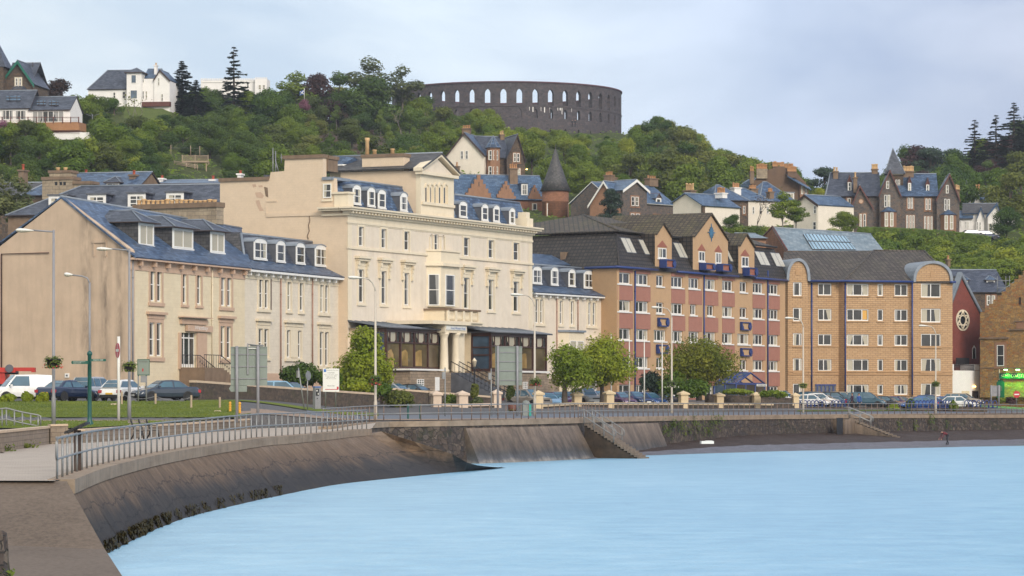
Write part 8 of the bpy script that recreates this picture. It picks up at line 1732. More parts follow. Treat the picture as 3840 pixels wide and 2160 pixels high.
for i,(a,b) in enumerate(zip(PB,PB[1:])):
 if i==2:continue
 mat='pillar_pink' if i<2 else 'pillar_cream';d=(b-a).normalized()*.45;l=('low dark wall with pinkish coping between the first two pink pillars','low dark wall with pinkish coping between the second and third pink pillars','','low wall with cream coping in front of the purple and silver cars','low wall with cream coping in front of the silver off-roader','long low wall with cream coping in front of the blue cars and flagpoles','low wall with cream coping right of the lamp before the orange flats','low wall with cream coping under the yellow-brown tree','low wall with cream coping left of the last pillar')[i]
 bwall(l,[a+d,b-d],.55,.3,'garden_wall',mat,'boundary_wall',.22,.06)
for px,yt,Y,l in ((2292,1257,252,'short white pole between the trees, leftmost flagpole'),(2360,1262,247,'first white flagpole before the orange flats'),(2416,1265,250,'second white flagpole before the orange flats'),(2483,1267,253,'third white flagpole, left of the lamp post')):
 m=MB();b=W(px,1512,Y);m.tube([b,W(px,yt+120,Y),W(px,yt,Y)],[.075,.06,.035],'sign_white',8);m.lathe(W(px,yt,Y),[(.03,0),(.06,.06),(.01,.12)],'sign_white',8);tag(emit(m,'flagpole'),l,'flagpole','white flagpoles')
t=thing('litter_bin','grey and teal litter bin by the far railing at the hotel car park entrance','bin',W(1977,1568,205));fr=Fr(1960,198,1993,198.2);m=MB();fr.pxbox(m,1961,1514,1983,1568,-.5,0,'bin_grey');emit(m,'body',t);m=MB();fr.pxbox(m,1983.5,1516,1993,1568,-.45,-.03,'teal_plastic');emit(m,'side_panel',t);m=MB();c=fr.X(1977,1516,-.25);m.lathe(c,[(.3,0),(.3,.12),(.2,.24),(.02,.3)],'bin_grey',14);emit(m,'lid',t)
c=W(1922,1541,212);t=thing('planter','dark red wooden tub planter with yellow flowers at the car park entrance','planter',c);m=MB();m.lathe(c,[(.3,0),(.34,.1),(.38,.55),(.34,.55),(.3,.45)],'planter_red',12);emit(m,'tub',t);P=[(RND.gauss(0,.2),RND.gauss(0,.2),.55+abs(RND.gauss(0,.12))) for _ in range(160)];leaf_thing('plant',P,[(x,y-.3,.6) for x,y,z in P],.05,'leaf_bright',parent=t)
def bench(px,yb,Y,rz,label,L_=1.8):
 b=W(px,yb,Y);t=thing('bench',label,'bench',b,rz);E=lambda m,n:link(bpy.data.objects.new(n,mesh_of(m,n,V((0,0,0)))),t)
 m=MB();[m.box((0,.05-k*.13,.45),(L_,.11,.035),'timber_grey') for k in range(4)];E(m,'seat');m=MB();[m.box8([V((sx*L_/2,.16+z*.22,.5+z*.42+dz*.1)) + V((0,dy,0)) for z in (k/3,) for sx,dy,dz in ((-1,0,0),(1,0,0),(1,.03,0),(-1,.03,0),(-1,.02,1),(1,.02,1),(1,.05,1),(-1,.05,1))],'timber_grey') for k in range(3)];E(m,'backrest')
 for sx in (-.8,0,.8):m=MB();x=sx*L_/2;m.tube([(x,-.42,0),(x,-.36,.3),(x,-.3,.43)],.035,'dark_metal',6);m.tube([(x,.3,0),(x,.12,.25),(x,.1,.43),(x,.3,.95)],.035,'dark_metal',6);m.tube([(x,-.38,.42),(x,.12,.42)],.03,'dark_metal',6);m.tube([(x,-.36,.43),(x,-.3,.65),(x,.2,.68)],.025,'dark_metal',6);E(m,'leg')
 return t
bench(540,1648,126,math.radians(66),'wooden bench with black iron legs on the near promenade, seen from its end')
t=thing('display_board','dark tilted display board on two posts behind the near end of the railing','display board',W(290,1772,76.5));m=MB();a=W(290,1604,76.5);q=[V((-.31,-.5,-.17)),V((.3,-.5,.11)),V((.3,.5,.11)),V((-.31,.5,-.17))];m.prism([a+p for p in q],(0,0,.06),'plastic_black');emit(m,'panel',t)
for x,dy in ((284,0),(297,.0)):m=MB();p=W(x,1772,76.4 if x<290 else 77);m.box(p+V((0,0,.6)),(.1,.1,1.25),'timber_dark',.2);emit(m,'post',t)
def flight(A,B,n,w,label,mat,seaside):
 t=thing('sea_steps',label,'steps',V((A.x,A.y,0)));m=MB();d=B-A;dp=V((d.x,d.y,0))/n;side=V((-dp.y,dp.x,0)).normalized()*w;dz=(A.z-B.z)/n
 for k in range(n):
  a=A+dp*k;z=A.z-dz*k;q=[a,a+dp*1.15,a+dp*1.15+side,a+side];m.prism([V((p.x,p.y,z)) for p in q],(0,0,-.16),'step_concrete')
 emit(m,'tread',t);m=MB();bt=[A-V((0,0,.17)),B-V((0,0,.17)),V((B.x,B.y,-1)),V((A.x,A.y,-1))];m.prism([p+side*.04 for p in bt],side*.97,seaside);emit(m,'side_wall',t);return t,dp,side,dz
p,o=onB(2150);A=V((p.x,p.y,2.5))+o*.8;B=W(2402,1722,190.5);t,dp,sd_,dz=flight(A,B,17,1.3,'weedy concrete steps running down to the water between the two aprons','coping','weed_wall')
for s_ in (0,1):
 m=MB();q0=A+sd_*s_;P=[q0-dp*1.5+V((0,0,1.0))]+[q0+dp*k+V((0,0,1.0-dz*k)) for k in (0,4,9)];e=P[-1];m.tube(P+[e+dp*.6-V((0,0,.15)),e+dp*.6-V((0,0,.5)),e-V((0,0,.55))]+[q_-V((0,0,.5)) for q_ in P[-2::-1]],.036,'galv',8)
 for k in (0,3,6,9):z=q0+dp*k-V((0,0,dz*k));m.tube([z,z+V((0,0,1))],.033,'galv',8)
 emit(m,'handrail',t)
p,o=onB(3150);A=V((p.x,p.y,2.55))+o*.9;B=W(3398,1653,248);t,dp,sd_,dz=flight(A,B,16,1.2,'far concrete steps going down to the shingle beach beside a dark doorway','coping','apron_concrete')
for s_ in (0,1):
 m=MB();q0=A+sd_*s_;P=[q0-dp*1.5+V((0,0,1.0))]+[q0+dp*k+V((0,0,1.0-dz*k)) for k in (0,3,6)];e=P[-1];m.tube(P+[e+dp*.6-V((0,0,.15)),e+dp*.6-V((0,0,.5)),e-V((0,0,.55))]+[q_-V((0,0,.5)) for q_ in P[-2::-1]],.036,'galv',8)
 for k in (0,3,6):z=q0+dp*k-V((0,0,dz*k));m.tube([z,z+V((0,0,1))],.033,'galv',8)
 emit(m,'handrail',t)
t=thing('stone_abutment','stone block with a dark doorway in the far sea wall, left of the far steps','abutment',V((p.x,p.y,0)));m=MB();a,oa=onB(3108);b,ob=onB(3190);q=[a+oa*.4,a+oa*1.6,b+ob*1.3,b+ob*.4];m.prism([V((v.x,v.y,0)) for v in q],(0,0,2.45),'apron_concrete');emit(m,'wall',t);m=MB();f_=Fr(a=q[1].to_2d(),u=(q[2]-q[1]).to_2d().normalized());f_.pxbox(m,3137,1567,3160,1632,0,.03,'plastic_black');emit(m,'doorway',t)
for gi,(x0,x1,Y,n,l) in enumerate(((2994,3098,281,7,'blue wavy cycle rack before the white hatchback'),(3112,3180,282,5,'blue wavy cycle rack left of the teal van'),(3400,3500,281,7,'blue wavy cycle rack before the bright blue car'),(3505,3570,283,5,'blue wavy cycle rack right of the farthest lamp post'),(3612,3740,286,8,'blue wavy cycle rack near the green pub door'))):
 t=thing('cycle_rack',l,'cycle rack',W(x0,1530,Y),group='blue cycle racks');m=MB()
 m.tube([W(x0,1529,Y),W(x1,1529,Y)],.05,'blue_paint',6)
 for k in range(n):px=lerp(k/n,x0+3,x1-3);m.tube([W(px+(1-math.cos(a))*9,1529-math.sin(a)*28,Y) for a in [i*math.pi/10 for i in range(11)]],.05,'blue_paint',6)
 emit(m,'hoop',t)
m=MB();a,b=W(2990,1540,279),W(3700,1541,285.5);tb=bwall('low brown kerb wall in front of the right car park and cycle racks',[a,b],.34,.25,'garden_wall','garden_wall','boundary_wall',.06,.02)
t=thing('viewing_deck','small timber viewing deck on posts on the hillside, left of the hotel chimney','deck',W(730,640,448));fr=Fr(682,448,781,448);m=MB();fr.pxbox(m,682,603,781,609,-2.2,0,'timber_pale');emit(m,'platform',t);m=MB();fr.pxbox(m,681,583,782,585,-.05,.05,'timber_pale')
for k in range(26):x=682+k*3.9;fr.pxbox(m,x,585,x+1.3,603,-.03,.02,'timber_pale')
for x in (682,731,779):fr.pxbox(m,x,581,x+3,604,-.06,.06,'timber_pale')
emit(m,'balustrade',t)
for x in (697,728,771):m=MB();fr.pxbox(m,x,609,x+4,650,-.4,-.2,'timber_pale');m.tube([fr.X(x+2,624,-.3),fr.X(x+14,610,-.3)],.06,'timber_pale',5);emit(m,'leg',t)
m=MB()
for dy in (0,5,10):m.tube([fr.X(655,606+dy,1),fr.X(745,622+dy,1)],.06,'timber_pale',5)
for x,y in ((657,604),(700,612),(743,620)):m.tube([fr.X(x,y,1),fr.X(x,y+22,1)],.07,'timber_pale',5)
tag(emit(m,'timber_fence'),'short sloping timber rail fence below the viewing deck','fence')
t=thing('wire_fence','line of thin pale fence posts across the hillside bank below the white house','fence',W(490,575,452))
for k,(px,y) in enumerate(((494,545),(529,545),(567,544),(608,544),(641,544),(715,546),(749,548))):m=MB();m.tube([W(px,y+36,452),W(px,y,452)],.07,'timber_pale',5);emit(m,'post',t)
m=MB();m.tube([W(494,552,452),W(749,556,452)],.015,'galv',4);emit(m,'wire',t)
t=thing('flag','small blue and white saltire flag on a thin white pole on the ridge','flag',W(1141,372,528));m=MB();m.tube([W(1141,380,528),W(1141,331,528)],.05,'sign_white',6);emit(m,'pole',t);fr=Fr(1100,528,1180,528);m=MB();K=6
for k in range(K):a,b=lerp(k/K,1140,1124),lerp((k+1)/K,1140,1124);w=lambda q:.12*math.sin(q*.7);m.face([fr.X(a,338+(1140-a)*.3,w(a)),fr.X(b,338+(1140-b)*.3,w(b)),fr.X(b,354+(1140-b)*.3,w(b)),fr.X(a,354+(1140-a)*.3,w(a))],'flag_blue')
emit(m,'cloth',t);m=MB();[m.tube([fr.X(1139,y0,.16),fr.X(1126,y1,.16)],.09,'sign_white',4) for y0,y1 in ((340,356),(353,344))];emit(m,'saltire',t)
t=thing('rotary_dryer','thin rotary clothes dryer on the lawn right of the glass-fronted house','clothes dryer',W(346,466,440));m=MB();b,c=W(346,466,440),W(346,428,440);m.tube([b,c],.05,'galv',6);[m.tube([c-V((0,0,.4)),c+V((1.1*math.cos(a),1.1*math.sin(a),.05))],.03,'galv',5) for a in (0,1.57,3.14,4.71)];emit(m,'frame',t)
m=MB();m.box(W(2651,1659,208),(1.0,.5,.22),'sign_white',.2);m.box(W(2657,1655,208),(.5,.45,.12),'sign_white',.2);tag(emit(m,'plastic_crate'),'small white plastic crate lying on the shingle below the rubble sea wall','crate')
for px,yb,Y,yt,l in ((1747,1552,196,1480,''),):pass
def smallpost(px,Y,yt,yb,l):
 t=thing('sign_post',l,'road sign',W(px,yb,Y));m=MB();m.tube([W(px,yb,Y),W(px,yt,Y)],.045,'galv',8);emit(m,'post',t);m=MB();m.box(W(px-5,(yt*.85+yb*.15),Y),(.25,.12,.5),'galv',.4);emit(m,'sign_plate',t)
smallpost(1669,190,1378,1580,'thin grey post with two small plates seen edge-on, before the leftmost pink pillar');smallpost(1842,196,1382,1575,'thin grey post with small plate left of the right big sign')
PAINTS={'white':(.72,.72,.71),'navy':(.008,.02,.06),'silver':(.40,.41,.42),'tan':(.24,.215,.19),'blue':(.015,.075,.26),'dark_blue':(.012,.035,.12),'black':(.012,.013,.016),'purple':(.07,.018,.085),'pale_blue':(.20,.36,.50),'teal':(.018,.075,.115),'grey':(.10,.11,.125),'dark_red':(.12,.012,.014),'beige':(.34,.29,.23),'steel':(.09,.15,.24),'slate_car':(.035,.05,.075)}
for k,c in PAINTS.items():paint('paint_'+k,c,0 if k=='white' else .3)
CT={
'hatch':(4.1,1.74,1.48,.93,.70,1.12,.30,-1.35,-1.95,.95,.31,1.27),'saloon':(4.65,1.8,1.45,.93,.70,1.10,.28,-.85,-1.62,1.0,.32,1.37),'mpv':(4.3,1.78,1.68,.99,.78,1.38,.45,-1.8,-2.1,1.0,.32,1.35),
'van':(4.1,1.75,1.82,1.02,.80,1.32,.62,-1.98,-2.03,1.05,.31,1.35),'suv':(4.5,1.85,1.74,1.08,.92,1.05,.28,-1.85,-2.2,1.1,.37,1.35),'estate':(4.6,1.8,1.47,.93,.70,1.12,.30,-1.8,-2.25,.95,.32,1.36)}
CARM={}
def car_meshes(ty,pc):
 if (ty,pc) in CARM:return CARM[ty,pc]
 Lg,Wd,H,belt,hz,cF,rF,rR,cR,deck,wr,wb=CT[ty];hl,w=Lg/2,Wd/2;P='paint_'+pc;R=[];z0=.22 if ty!='suv' else .3
 st=[(-hl,.80,deck*.62,.35),(-hl+.07,.93,deck-.12,.27),(-hl+.25,.98,deck-.02,.22),(cR-.0 if cR>-hl+.3 else -hl+.45,1,deck,z0),(-.6,1,belt+.01,z0),(.4,1,belt,z0),(cF,1,belt-.01,z0),(cF+.35*(hl-cF),.98,lerp(.45,belt,hz),z0),(hl-.22,.94,hz+.02,.22),(hl-.07,.87,hz-.10,.26),(hl,.74,hz-.22,.34)]
 st.sort(key=lambda s:s[0]);b=MB();rings=[]
 for x,f,zt,zb in st:ww=w*f;rings.append([V((x,s*y,z)) for s,y,z in ((1,ww*.80,zb),(1,ww*.97,zb+.12),(1,ww,lerp(.5,zb,zt)),(1,ww*.97,zt-.10),(1,ww*.86,zt),(-1,ww*.86,zt),(-1,ww*.97,zt-.10),(-1,ww,lerp(.5,zb,zt)),(-1,ww*.97,zb+.12),(-1,ww*.80,zb))])
 for a,c in zip(rings,rings[1:]):
  for k in range(10):k2=(k+1) % 10;b.face([a[k],a[k2],c[k2],c[k]],P if k not in (0,8,9) else 'plastic_black',True)
 b.face(rings[0],P);b.face(rings[-1],P)
 wbt,wtp=w*.86,w*.66;zr=H;cs=[(cR,belt if cR>-hl+.3 else deck-.02,wbt,0),(lerp(.5,cR,rR),lerp(.52,belt,zr-.03),lerp(.5,wbt,wtp),0),(rR,zr-.05,wtp*.97,1),(lerp(.45,rR,rF),zr,wtp,1),(rF,zr-.03,wtp*.98,1),(lerp(.5,rF,cF),lerp(.53,belt,zr-.03),lerp(.48,wtp,wbt),0),(cF,belt-.02,wbt*.96,0)]
 ring=lambda x,z,y:[V((x,y,min(z,belt-.03) if False else belt-.03)),V((x,y,z-.05)),V((x,y*.9,z)),V((x,-y*.9,z)),V((x,-y,z-.05)),V((x,-y,belt-.03))]
 rr_=[]
 for x,z,y,t in cs:yb=wbt;rr_.append([V((x,yb,belt-.04)),V((x,y,max(belt-.03,z-.05))),V((x,y*.88,z)),V((x,-y*.88,z)),V((x,-y,max(belt-.03,z-.05))),V((x,-yb,belt-.04))])
 for a,c in zip(rr_,rr_[1:]):
  for k in range(5):b.face([a[k],a[k+1],c[k+1],c[k]],P,True)
 out={'body':mesh_of(b,'body',V((0,0,0)))}
 def strip(i,j,e,name):
  g=MB();q=[rr_[i][2],rr_[i][3],rr_[j][3],rr_[j][2]];c=sum(q,V((0,0,0)))/4;n=(q[1]-q[0]).cross(q[3]-q[0]).normalized();n=n if n.dot(V((1 if j>3 else -1,0,.4)))>0 else -n
  g.face([c+(p-c)*.9+n*e for p in q],'car_glass');return g
 g=MB()
 for i,j in ((4,5),(5,6)):
  for p in (strip(i,j,.015,''),):g.v+=[v.copy() for v in p.v];g.f.append(tuple(k+len(g.v)-4 for k in range(4)));g.m.append('car_glass');g.s.append(False)
 out['windscreen']=mesh_of(g,'windscreen',V((0,0,0)));g=MB()
 for i,j in ((0,1),(1,2)):
  p=strip(j,i,.015,'');p=strip(i,j,.015,'');g.v+=[v.copy() for v in p.v];g.f.append(tuple(k+len(g.v)-4 for k in range(4)));g.m.append('car_glass');g.s.append(False)
 if ty!='van':out['rear_window']=mesh_of(g,'rear_window',V((0,0,0)))
 g=MB();zt=zr-.12;zb=belt+.03
 def sx(z,front):
  f=(z-belt)/(zr-.03-belt);return lerp(f,cF,rF)-.10 if front else lerp(f,cR,rR)+.14
 def sy(z):return lerp((z-belt)/(zr-.08-belt),wbt*.985,wtp)+.022
 xs=[-.35] if ty not in ('mpv','estate','suv') else [-.3,-1.25];xs=[x for x in xs]
 cuts=[None]+sorted(xs,reverse=True)+['end']
 for a,c in zip(cuts,cuts[1:]):
  if ty=='van' and a is not None:continue
  for s in (1,-1):
   xa0,xa1=(sx(zb,1),sx(zt,1)) if a is None else (a-.06,a-.06);xb0,xb1=(sx(zb,0),sx(zt,0)) if c=='end' else (c+.06,c+.06)
   if xa1<xb1+.05:continue
   g.face([(xa0,s*sy(zb),zb),(xa1,s*sy(zt),zt),(xb1,s*sy(zt),zt),(xb0,s*sy(zb),zb)],'car_glass')
 out['side_window']=mesh_of(g,'side_window',V((0,0,0)))
 g=MB();g.box((hl-.1,0,.36),(.22,w*1.5,.16),'plastic_black');out['bumper']=mesh_of(g,'bumper',V((0,0,0)));g=MB();g.box((hl-.05,0,hz-.2),(.12,w*.8,.13),'plastic_black');out['grille']=mesh_of(g,'grille',V((0,0,0)));g=MB();g.box((-hl+.08,0,.36),(.2,w*1.55,.2),'plastic_black');out['bumper1']=mesh_of(g,'bumper',V((0,0,0)))
 for s,nm in ((1,'headlight'),(-1,'headlight')):g=MB();g.prism([(hl-.42,s*w*.93,hz-.08),(hl-.13,s*w*.80,hz-.11),(hl-.05,s*w*.50,hz-.14),(hl-.05,s*w*.48,hz-.28),(hl-.10,s*w*.82,hz-.27),(hl-.3,s*w*.945,hz-.2)],(.03,s*.02,.015),'headlamp');out[f'headlight{s}']=mesh_of(g,'headlight',V((0,0,0)))
 for s in (1,-1):
  g=MB();hi=ty in ('hatch','mpv','van','suv','estate');z_=deck-.3 if not hi else deck-.28
  g.box((-hl+.09,s*w*.80,z_),(.22,w*.30,.2 if ty!='mpv' else .4),'tail_red');out[f'taillight{s}']=mesh_of(g,'taillight',V((0,0,0)))
  g=MB();g.box((cF-.28,s*(w+.09),belt+.06),(.12,.2,.14),P);out[f'mirror{s}']=mesh_of(g,'mirror',V((0,0,0)))
 g=MB();g.box((-hl-.012,0,deck-.42),(.03,.52,.115),'plate_yellow');out['number_plate']=mesh_of(g,'number_plate',V((0,0,0)));g=MB();g.box((hl+.03,0,.42),(.03,.52,.115),'plate_white');out['number_plate1']=mesh_of(g,'number_plate',V((0,0,0)))
 def wheel():
  t=MB();n=20;pr=[(.18,-.09),(wr*.94,-.1),(wr,-.06),(wr,.06),(wr*.94,.1),(.18,.09)]
  for (r0,y0),(r1,y1) in zip(pr,pr[1:]):
   for k in range(n):a,c=2*math.pi*k/n,2*math.pi*(k+1)/n;t.face([(r0*math.cos(a),y0,r0*math.sin(a)),(r0*math.cos(c),y0,r0*math.sin(c)),(r1*math.cos(c),y1,r1*math.sin(c)),(r1*math.cos(a),y1,r1*math.sin(a))],'rubber',True)
  r=MB();
  for s in (1,-1):r.face([(wr*.70*math.cos(2*math.pi*k/20),s*.075,wr*.70*math.sin(2*math.pi*k/20)) for k in range(20)],'plastic_black')
  for k in range(6):
   a=k*math.pi/3
   for s in (1,-1):d=V((math.cos(a),0,math.sin(a)));e=V((-math.sin(a),0,math.cos(a)))*.05;r.face([d*.03-e+V((0,s*.085,0)),d*wr*.68-e*.8+V((0,s*.085,0)),d*wr*.68+e*.8+V((0,s*.085,0)),d*.03+e+V((0,s*.085,0))],'alloy')
  return mesh_of(t,'tyre',V((0,0,0))),mesh_of(r,'rim',V((0,0,0)))
 out['_wheel']=wheel();g=MB()
 for x in (wb,-wb+.02):
  for s in (1,-1):g.prism([(x+(wr+.07)*math.cos(k*math.pi/10),s*(w*.99),max(.16,wr+(wr+.07)*math.sin(k*math.pi/10))) for k in range(-2,13)],(0,s*.012,0),'plastic_black')
 out['wheel_arch']=mesh_of(g,'wheel_arch',V((0,0,0)));CARM[ty,pc]=out;return out
def car(ty,pc,px,Y,deg,label,group=None,ytop=None,z=None,sc_=1.):
 H=CT[ty][2];g=gpt(px,Y,.0)
 if ytop is not None:g=W(px,ytop,Y)-V((0,0,H))
 if z is not None:g.z=z
 t=thing('parked_car' if ty!='van' else 'parked_van',label,'car' if ty!='van' else 'van',g,math.radians(deg),group);ms=car_meshes(ty,pc);wr,wb,w=CT[ty][10],CT[ty][11],CT[ty][1]/2
 for k,me in ms.items():
  if k[0]!='_':link(bpy.data.objects.new(me.name.split('.')[0],me),t)
 for x in (wb,-wb):
  for s in (1,-1):o=link(bpy.data.objects.new('wheel',ms['_wheel'][0]),t);o.location=(x,s*(w-.09),wr);r=link(bpy.data.objects.new('rim',ms['_wheel'][1]),o)
 return t
G1='cars in the left car park';G2='cars behind the garden wall';G3='cars in the hotel car park';G4='cars in the right car park'
car('van','white',84,178.5,205,'white panel van at the left edge, nose to the left',G1);car('hatch','dark_red',205,189,80,'dark red car mostly hidden behind the navy saloon',G1);car('saloon','navy',252,178,58,'navy saloon seen from behind, yellow number plate',G1);car('mpv','silver',352,184.5,70,'silver people carrier seen from behind, tall red tail lamps',G1);car('hatch','white',465,179,68,'white hatchback seen from behind by the no entry sign',G1);car('saloon','slate_car',615,179,213,'dark blue-grey saloon facing left, right of the white hatchback',G1)
car('hatch','pale_blue',1012,207,180,'pale blue car roof just showing above the garden wall',G2,ytop=1427);car('estate','navy',1092,209,20,'navy estate roof above the garden wall left of the shrub',G2,ytop=1432);car('saloon','silver',1478,228,-30,'silver car roof above the wall right of the hotel tree',G2,ytop=1437);car('saloon','black',1555,231,-30,'black car roof above the wall below the stone basement',G2,ytop=1439)
car('suv','tan',1980,236,-42,'grey-brown off-roader at the hotel car park entrance',G3,ytop=1459);car('hatch','pale_blue',2048,243,-62,'pale blue hatchback behind the cream gate pillar',G3,ytop=1472);car('hatch','purple',2083,246,-58,'dark purple hatchback right of the pale blue one',G3,ytop=1469);car('estate','silver',2117,251,-60,'silver estate partly behind the gnarled tree trunk',G3,ytop=1467);car('suv','silver',2198,250,-66,'big silver off-roader facing out between the two trees',G3,ytop=1454);car('hatch','blue',2243,256,-60,'blue car glimpsed behind the silver off-roader',G3,ytop=1465);car('hatch','purple',2318,253,-52,'violet hatchback right of the dense round tree',G3,ytop=1469);car('saloon','dark_blue',2372,257,-50,'dark blue car between the first two flagpoles',G3,ytop=1467);car('hatch','blue',2432,259,-50,'mid blue hatchback behind the second flagpole',G3,ytop=1471);car('mpv','black',2478,264,-48,'black people carrier left of the lamp post',G3,ytop=1464)
car('mpv','white',2925,282,-30,'white people carrier roof behind the low hedge',G4,ytop=1464);car('estate','grey',3062,299,-20,'grey estate in the back row before the buff flats',G4,ytop=1467);car('mpv','black',3130,300,-20,'black car in the back row by the flats entrance',G4,ytop=1469);car('suv','beige',3165,300.5,-20,'pale off-roader in the back row left of the teal van',G4,ytop=1468);car('hatch','white',3048,287,-24,'white hatchback first in the right car park front row',G4,ytop=1478);car('hatch','white',3082,292,-24,'second white car just behind the first white hatchback',G4,ytop=1474);car('hatch','steel',3138,294,-24,'steel blue hatchback left of the teal van',G4,ytop=1484)
car('mpv','teal',3248,287.5,-14,'dark teal tall van-like car behind the two people',G4,ytop=1470);car('hatch','black',3322,293,-24,'black hatchback just right of the teal van',G4,ytop=1484);car('hatch','purple',3358,296,-24,'purple hatchback, second right of the teal van',G4,ytop=1485);car('hatch','grey',3385,299,-24,'grey hatchback, third right of the teal van',G4,ytop=1487);car('saloon','blue',3437,291,200,'bright blue car facing left beside the clipped round shrub',G4,ytop=1486);car('hatch','dark_blue',3492,295,-22,'dark blue car behind the farthest lamp post',G4,ytop=1480);car('hatch','blue',3548,299,-24,'blue car right of the farthest lamp post',G4,ytop=1486);car('hatch','white',3600,294,-24,'white hatchback at the right end of the car park',G4,ytop=1485);car('estate','beige',3612,301,-22,'beige estate behind the last white hatchback',G4,ytop=1474)
car('hatch','black',3652,413,10,'left of two dark cars parked before the white villa','cars by the white villa',ytop=862);car('hatch','navy',3697,414,10,'right of two dark cars parked before the white villa','cars by the white villa',ytop=865)
t=thing('crane_truck','red truck with a long folded red crane boom behind the white van','truck',W(40,1495,192));fr=Fr(-200,192,300,192);m=MB();fr.pxbox(m,-120,1378,128,1392,-.4,0,'crane_red');fr.pxbox(m,-120,1385,60,1397,.01,.3,'crane_red');m.tube([fr.X(-100,1396,.1),fr.X(70,1398,.1)],.12,'plastic_black',8);fr.pxbox(m,118,1379,131,1396,-.5,.1,'crane_red');emit(m,'boom',t)
m=MB();fr.pxbox(m,-160,1398,20,1440,-2,.2,'crane_red');fr.pxbox(m,-160,1440,120,1460,-2,.2,'plastic_black');emit(m,'body',t);m=MB();c=fr.X(38,1382,.35);m.prism([c+V((.3*math.cos(k*.524),0,.3*math.sin(k*.524))) for k in range(12)],(0,-.08,0),'lead_dark');emit(m,'hose_reel',t)
for x in (-60,60,100):m=MB();c=fr.X(x,1480,.25);m.prism([c+V((.48*math.cos(k*.449),0,.48*math.sin(k*.449))) for k in range(14)],(0,.5,0),'rubber');emit(m,'wheel',t)
plain('skin',(.42,.24,.17),.6,.08);plain('hair_dark',(.03,.02,.015),.7,.2);plain('cloth_blue',(.02,.07,.28),.8,.15);plain('cloth_dark',(.02,.022,.03),.85,.15);plain('cloth_red',(.12,.02,.03),.8,.15);plain('cloth_purple',(.06,.035,.07),.85,.15)
def person(loc,rz,label,top,legs,bend=0.,arm=(0.25,.1),knee=0.,group=None,scale=1.):
 J,E,Rr={},[],{}
 def j(n,p,r,par=None):J[n]=V(p);Rr[n]=r;(E.append((par,n)) if par else None)
 s,c=math.sin(bend),math.cos(bend)
 def up(x,y,z):return (x,y*c-(z-.95)*s,.95+(z-.95)*c+y*s) if False else (x,y-(z-.95)*s,.95+(z-.95)*c)
 j('pelvis',(0,0,.95),.135);j('waist',up(0,0,1.10),.125,'pelvis');j('chest',up(0,.01,1.32),.15,'waist');j('neck0',up(0,.01,1.46),.075,'chest');j('neck',up(0,0,1.52),.055,'neck0')
 hb=up(0,-.01,1.585);j('jaw',hb,.072,'neck');j('head',up(0,-.015,1.66),.095,'jaw');j('crown',up(0,0,1.73),.07,'head')
 for sd in (1,-1):
  n=str(sd);a0,a1=arm;sh=up(sd*.17,.01,1.41);j('sh'+n,sh,.062,'neck0');down=V((sd*.10,-.02-a1*.3,-.28));el=V(sh)+V((sd*.07,-.03-a0*.12,-.27));j('el'+n,el,.045,'sh'+n);wr_=el+V((-sd*.02,-.06-a0*.3,-.24));j('wr'+n,wr_,.028,'el'+n);pm=wr_+V((0,-.015,-.075));j('pm'+n,pm,.034,'wr'+n)
  for k in range(4):f1=pm+V((-sd*.012*(1-k)*1.2,-.012+.017*(k-1.5),-.045-.006*(k in (1,2))));j(f'f{k}a'+n,f1,.0095,'pm'+n);j(f'f{k}b'+n,f1+V((-sd*.008,-.006,-.032)),.008,f'f{k}a'+n)
  j('tha'+n,wr_+V((-sd*.01,-.045,-.045)),.0105,'wr'+n);j('thb'+n,wr_+V((-sd*.012,-.055,-.08)),.009,'tha'+n)
  j('hip'+n,(sd*.095,0,.88),.10,'pelvis');j('kn'+n,(sd*.10,-.03-knee*.15*sd,.48),.065,'hip'+n);j('an'+n,(sd*.10,.03+knee*.1*sd,.085),.042,'kn'+n);j('heel'+n,(sd*.10,.045,.045),.04,'an'+n);j('toe'+n,(sd*.115,-.14,.035),.036,'an'+n)
 names=list(J);me=bpy.data.meshes.new('person_skel');me.from_pydata([tuple(J[n]) for n in names],[(names.index(a),names.index(b)) for a,b in E],[]);o=bpy.data.objects.new('skel',me);COL.objects.link(o);o.modifiers.new('skin','SKIN');sub=o.modifiers.new('sub','SUBSURF');sub.levels=sub.render_levels=1
 for i,n in enumerate(names):sv=me.skin_vertices[0].data[i];sv.radius=(Rr[n],Rr[n]);sv.use_root=n=='pelvis'
 bpy.context.view_layer.update();ev=o.evaluated_get(bpy.context.evaluated_depsgraph_get());me2=bpy.data.meshes.new_from_object(ev);bpy.data.objects.remove(o);me2.name='person'
 me2.materials.clear()
 for m_ in ('skin',top,legs,'plastic_black'):me2.materials.append(MATS[m_])
 key={n:(0 if n[:3] in ('jaw','hea','cro','nec','pm1','pm-') or n[0]=='f' or n[:2]=='th' else 1 if n[:2] in ('wa','ch','sh','el','wr') or n=='pelvis' else 3 if n[:2] in ('he','to') else 2) for n in names};key['neck0']=1;key['head']=0
 for p in me2.polygons:q=p.center;b_=min(names,key=lambda n:(J[n]-q).length-Rr[n]*.6);p.material_index=key[b_];p.use_smooth=True
 r=bpy.data.objects.new('person',me2);r.location=loc;r.rotation_euler=(0,0,rz);r.scale=(scale,)*3;link(r);tag(r,label,'person',group);WL[r.name]=V((0,0,0))
 h=J['head'];m=MB();n_=10;dirn=(J['crown']-J['jaw']).normalized();
 def hp(a,e,rr):
  f=V((0,-c,-s));u_=V((1,0,0));d=dirn*math.sin(e)+(u_*math.cos(a)+(-f)*math.sin(a))*math.cos(e);return h+dirn*.02+d*rr
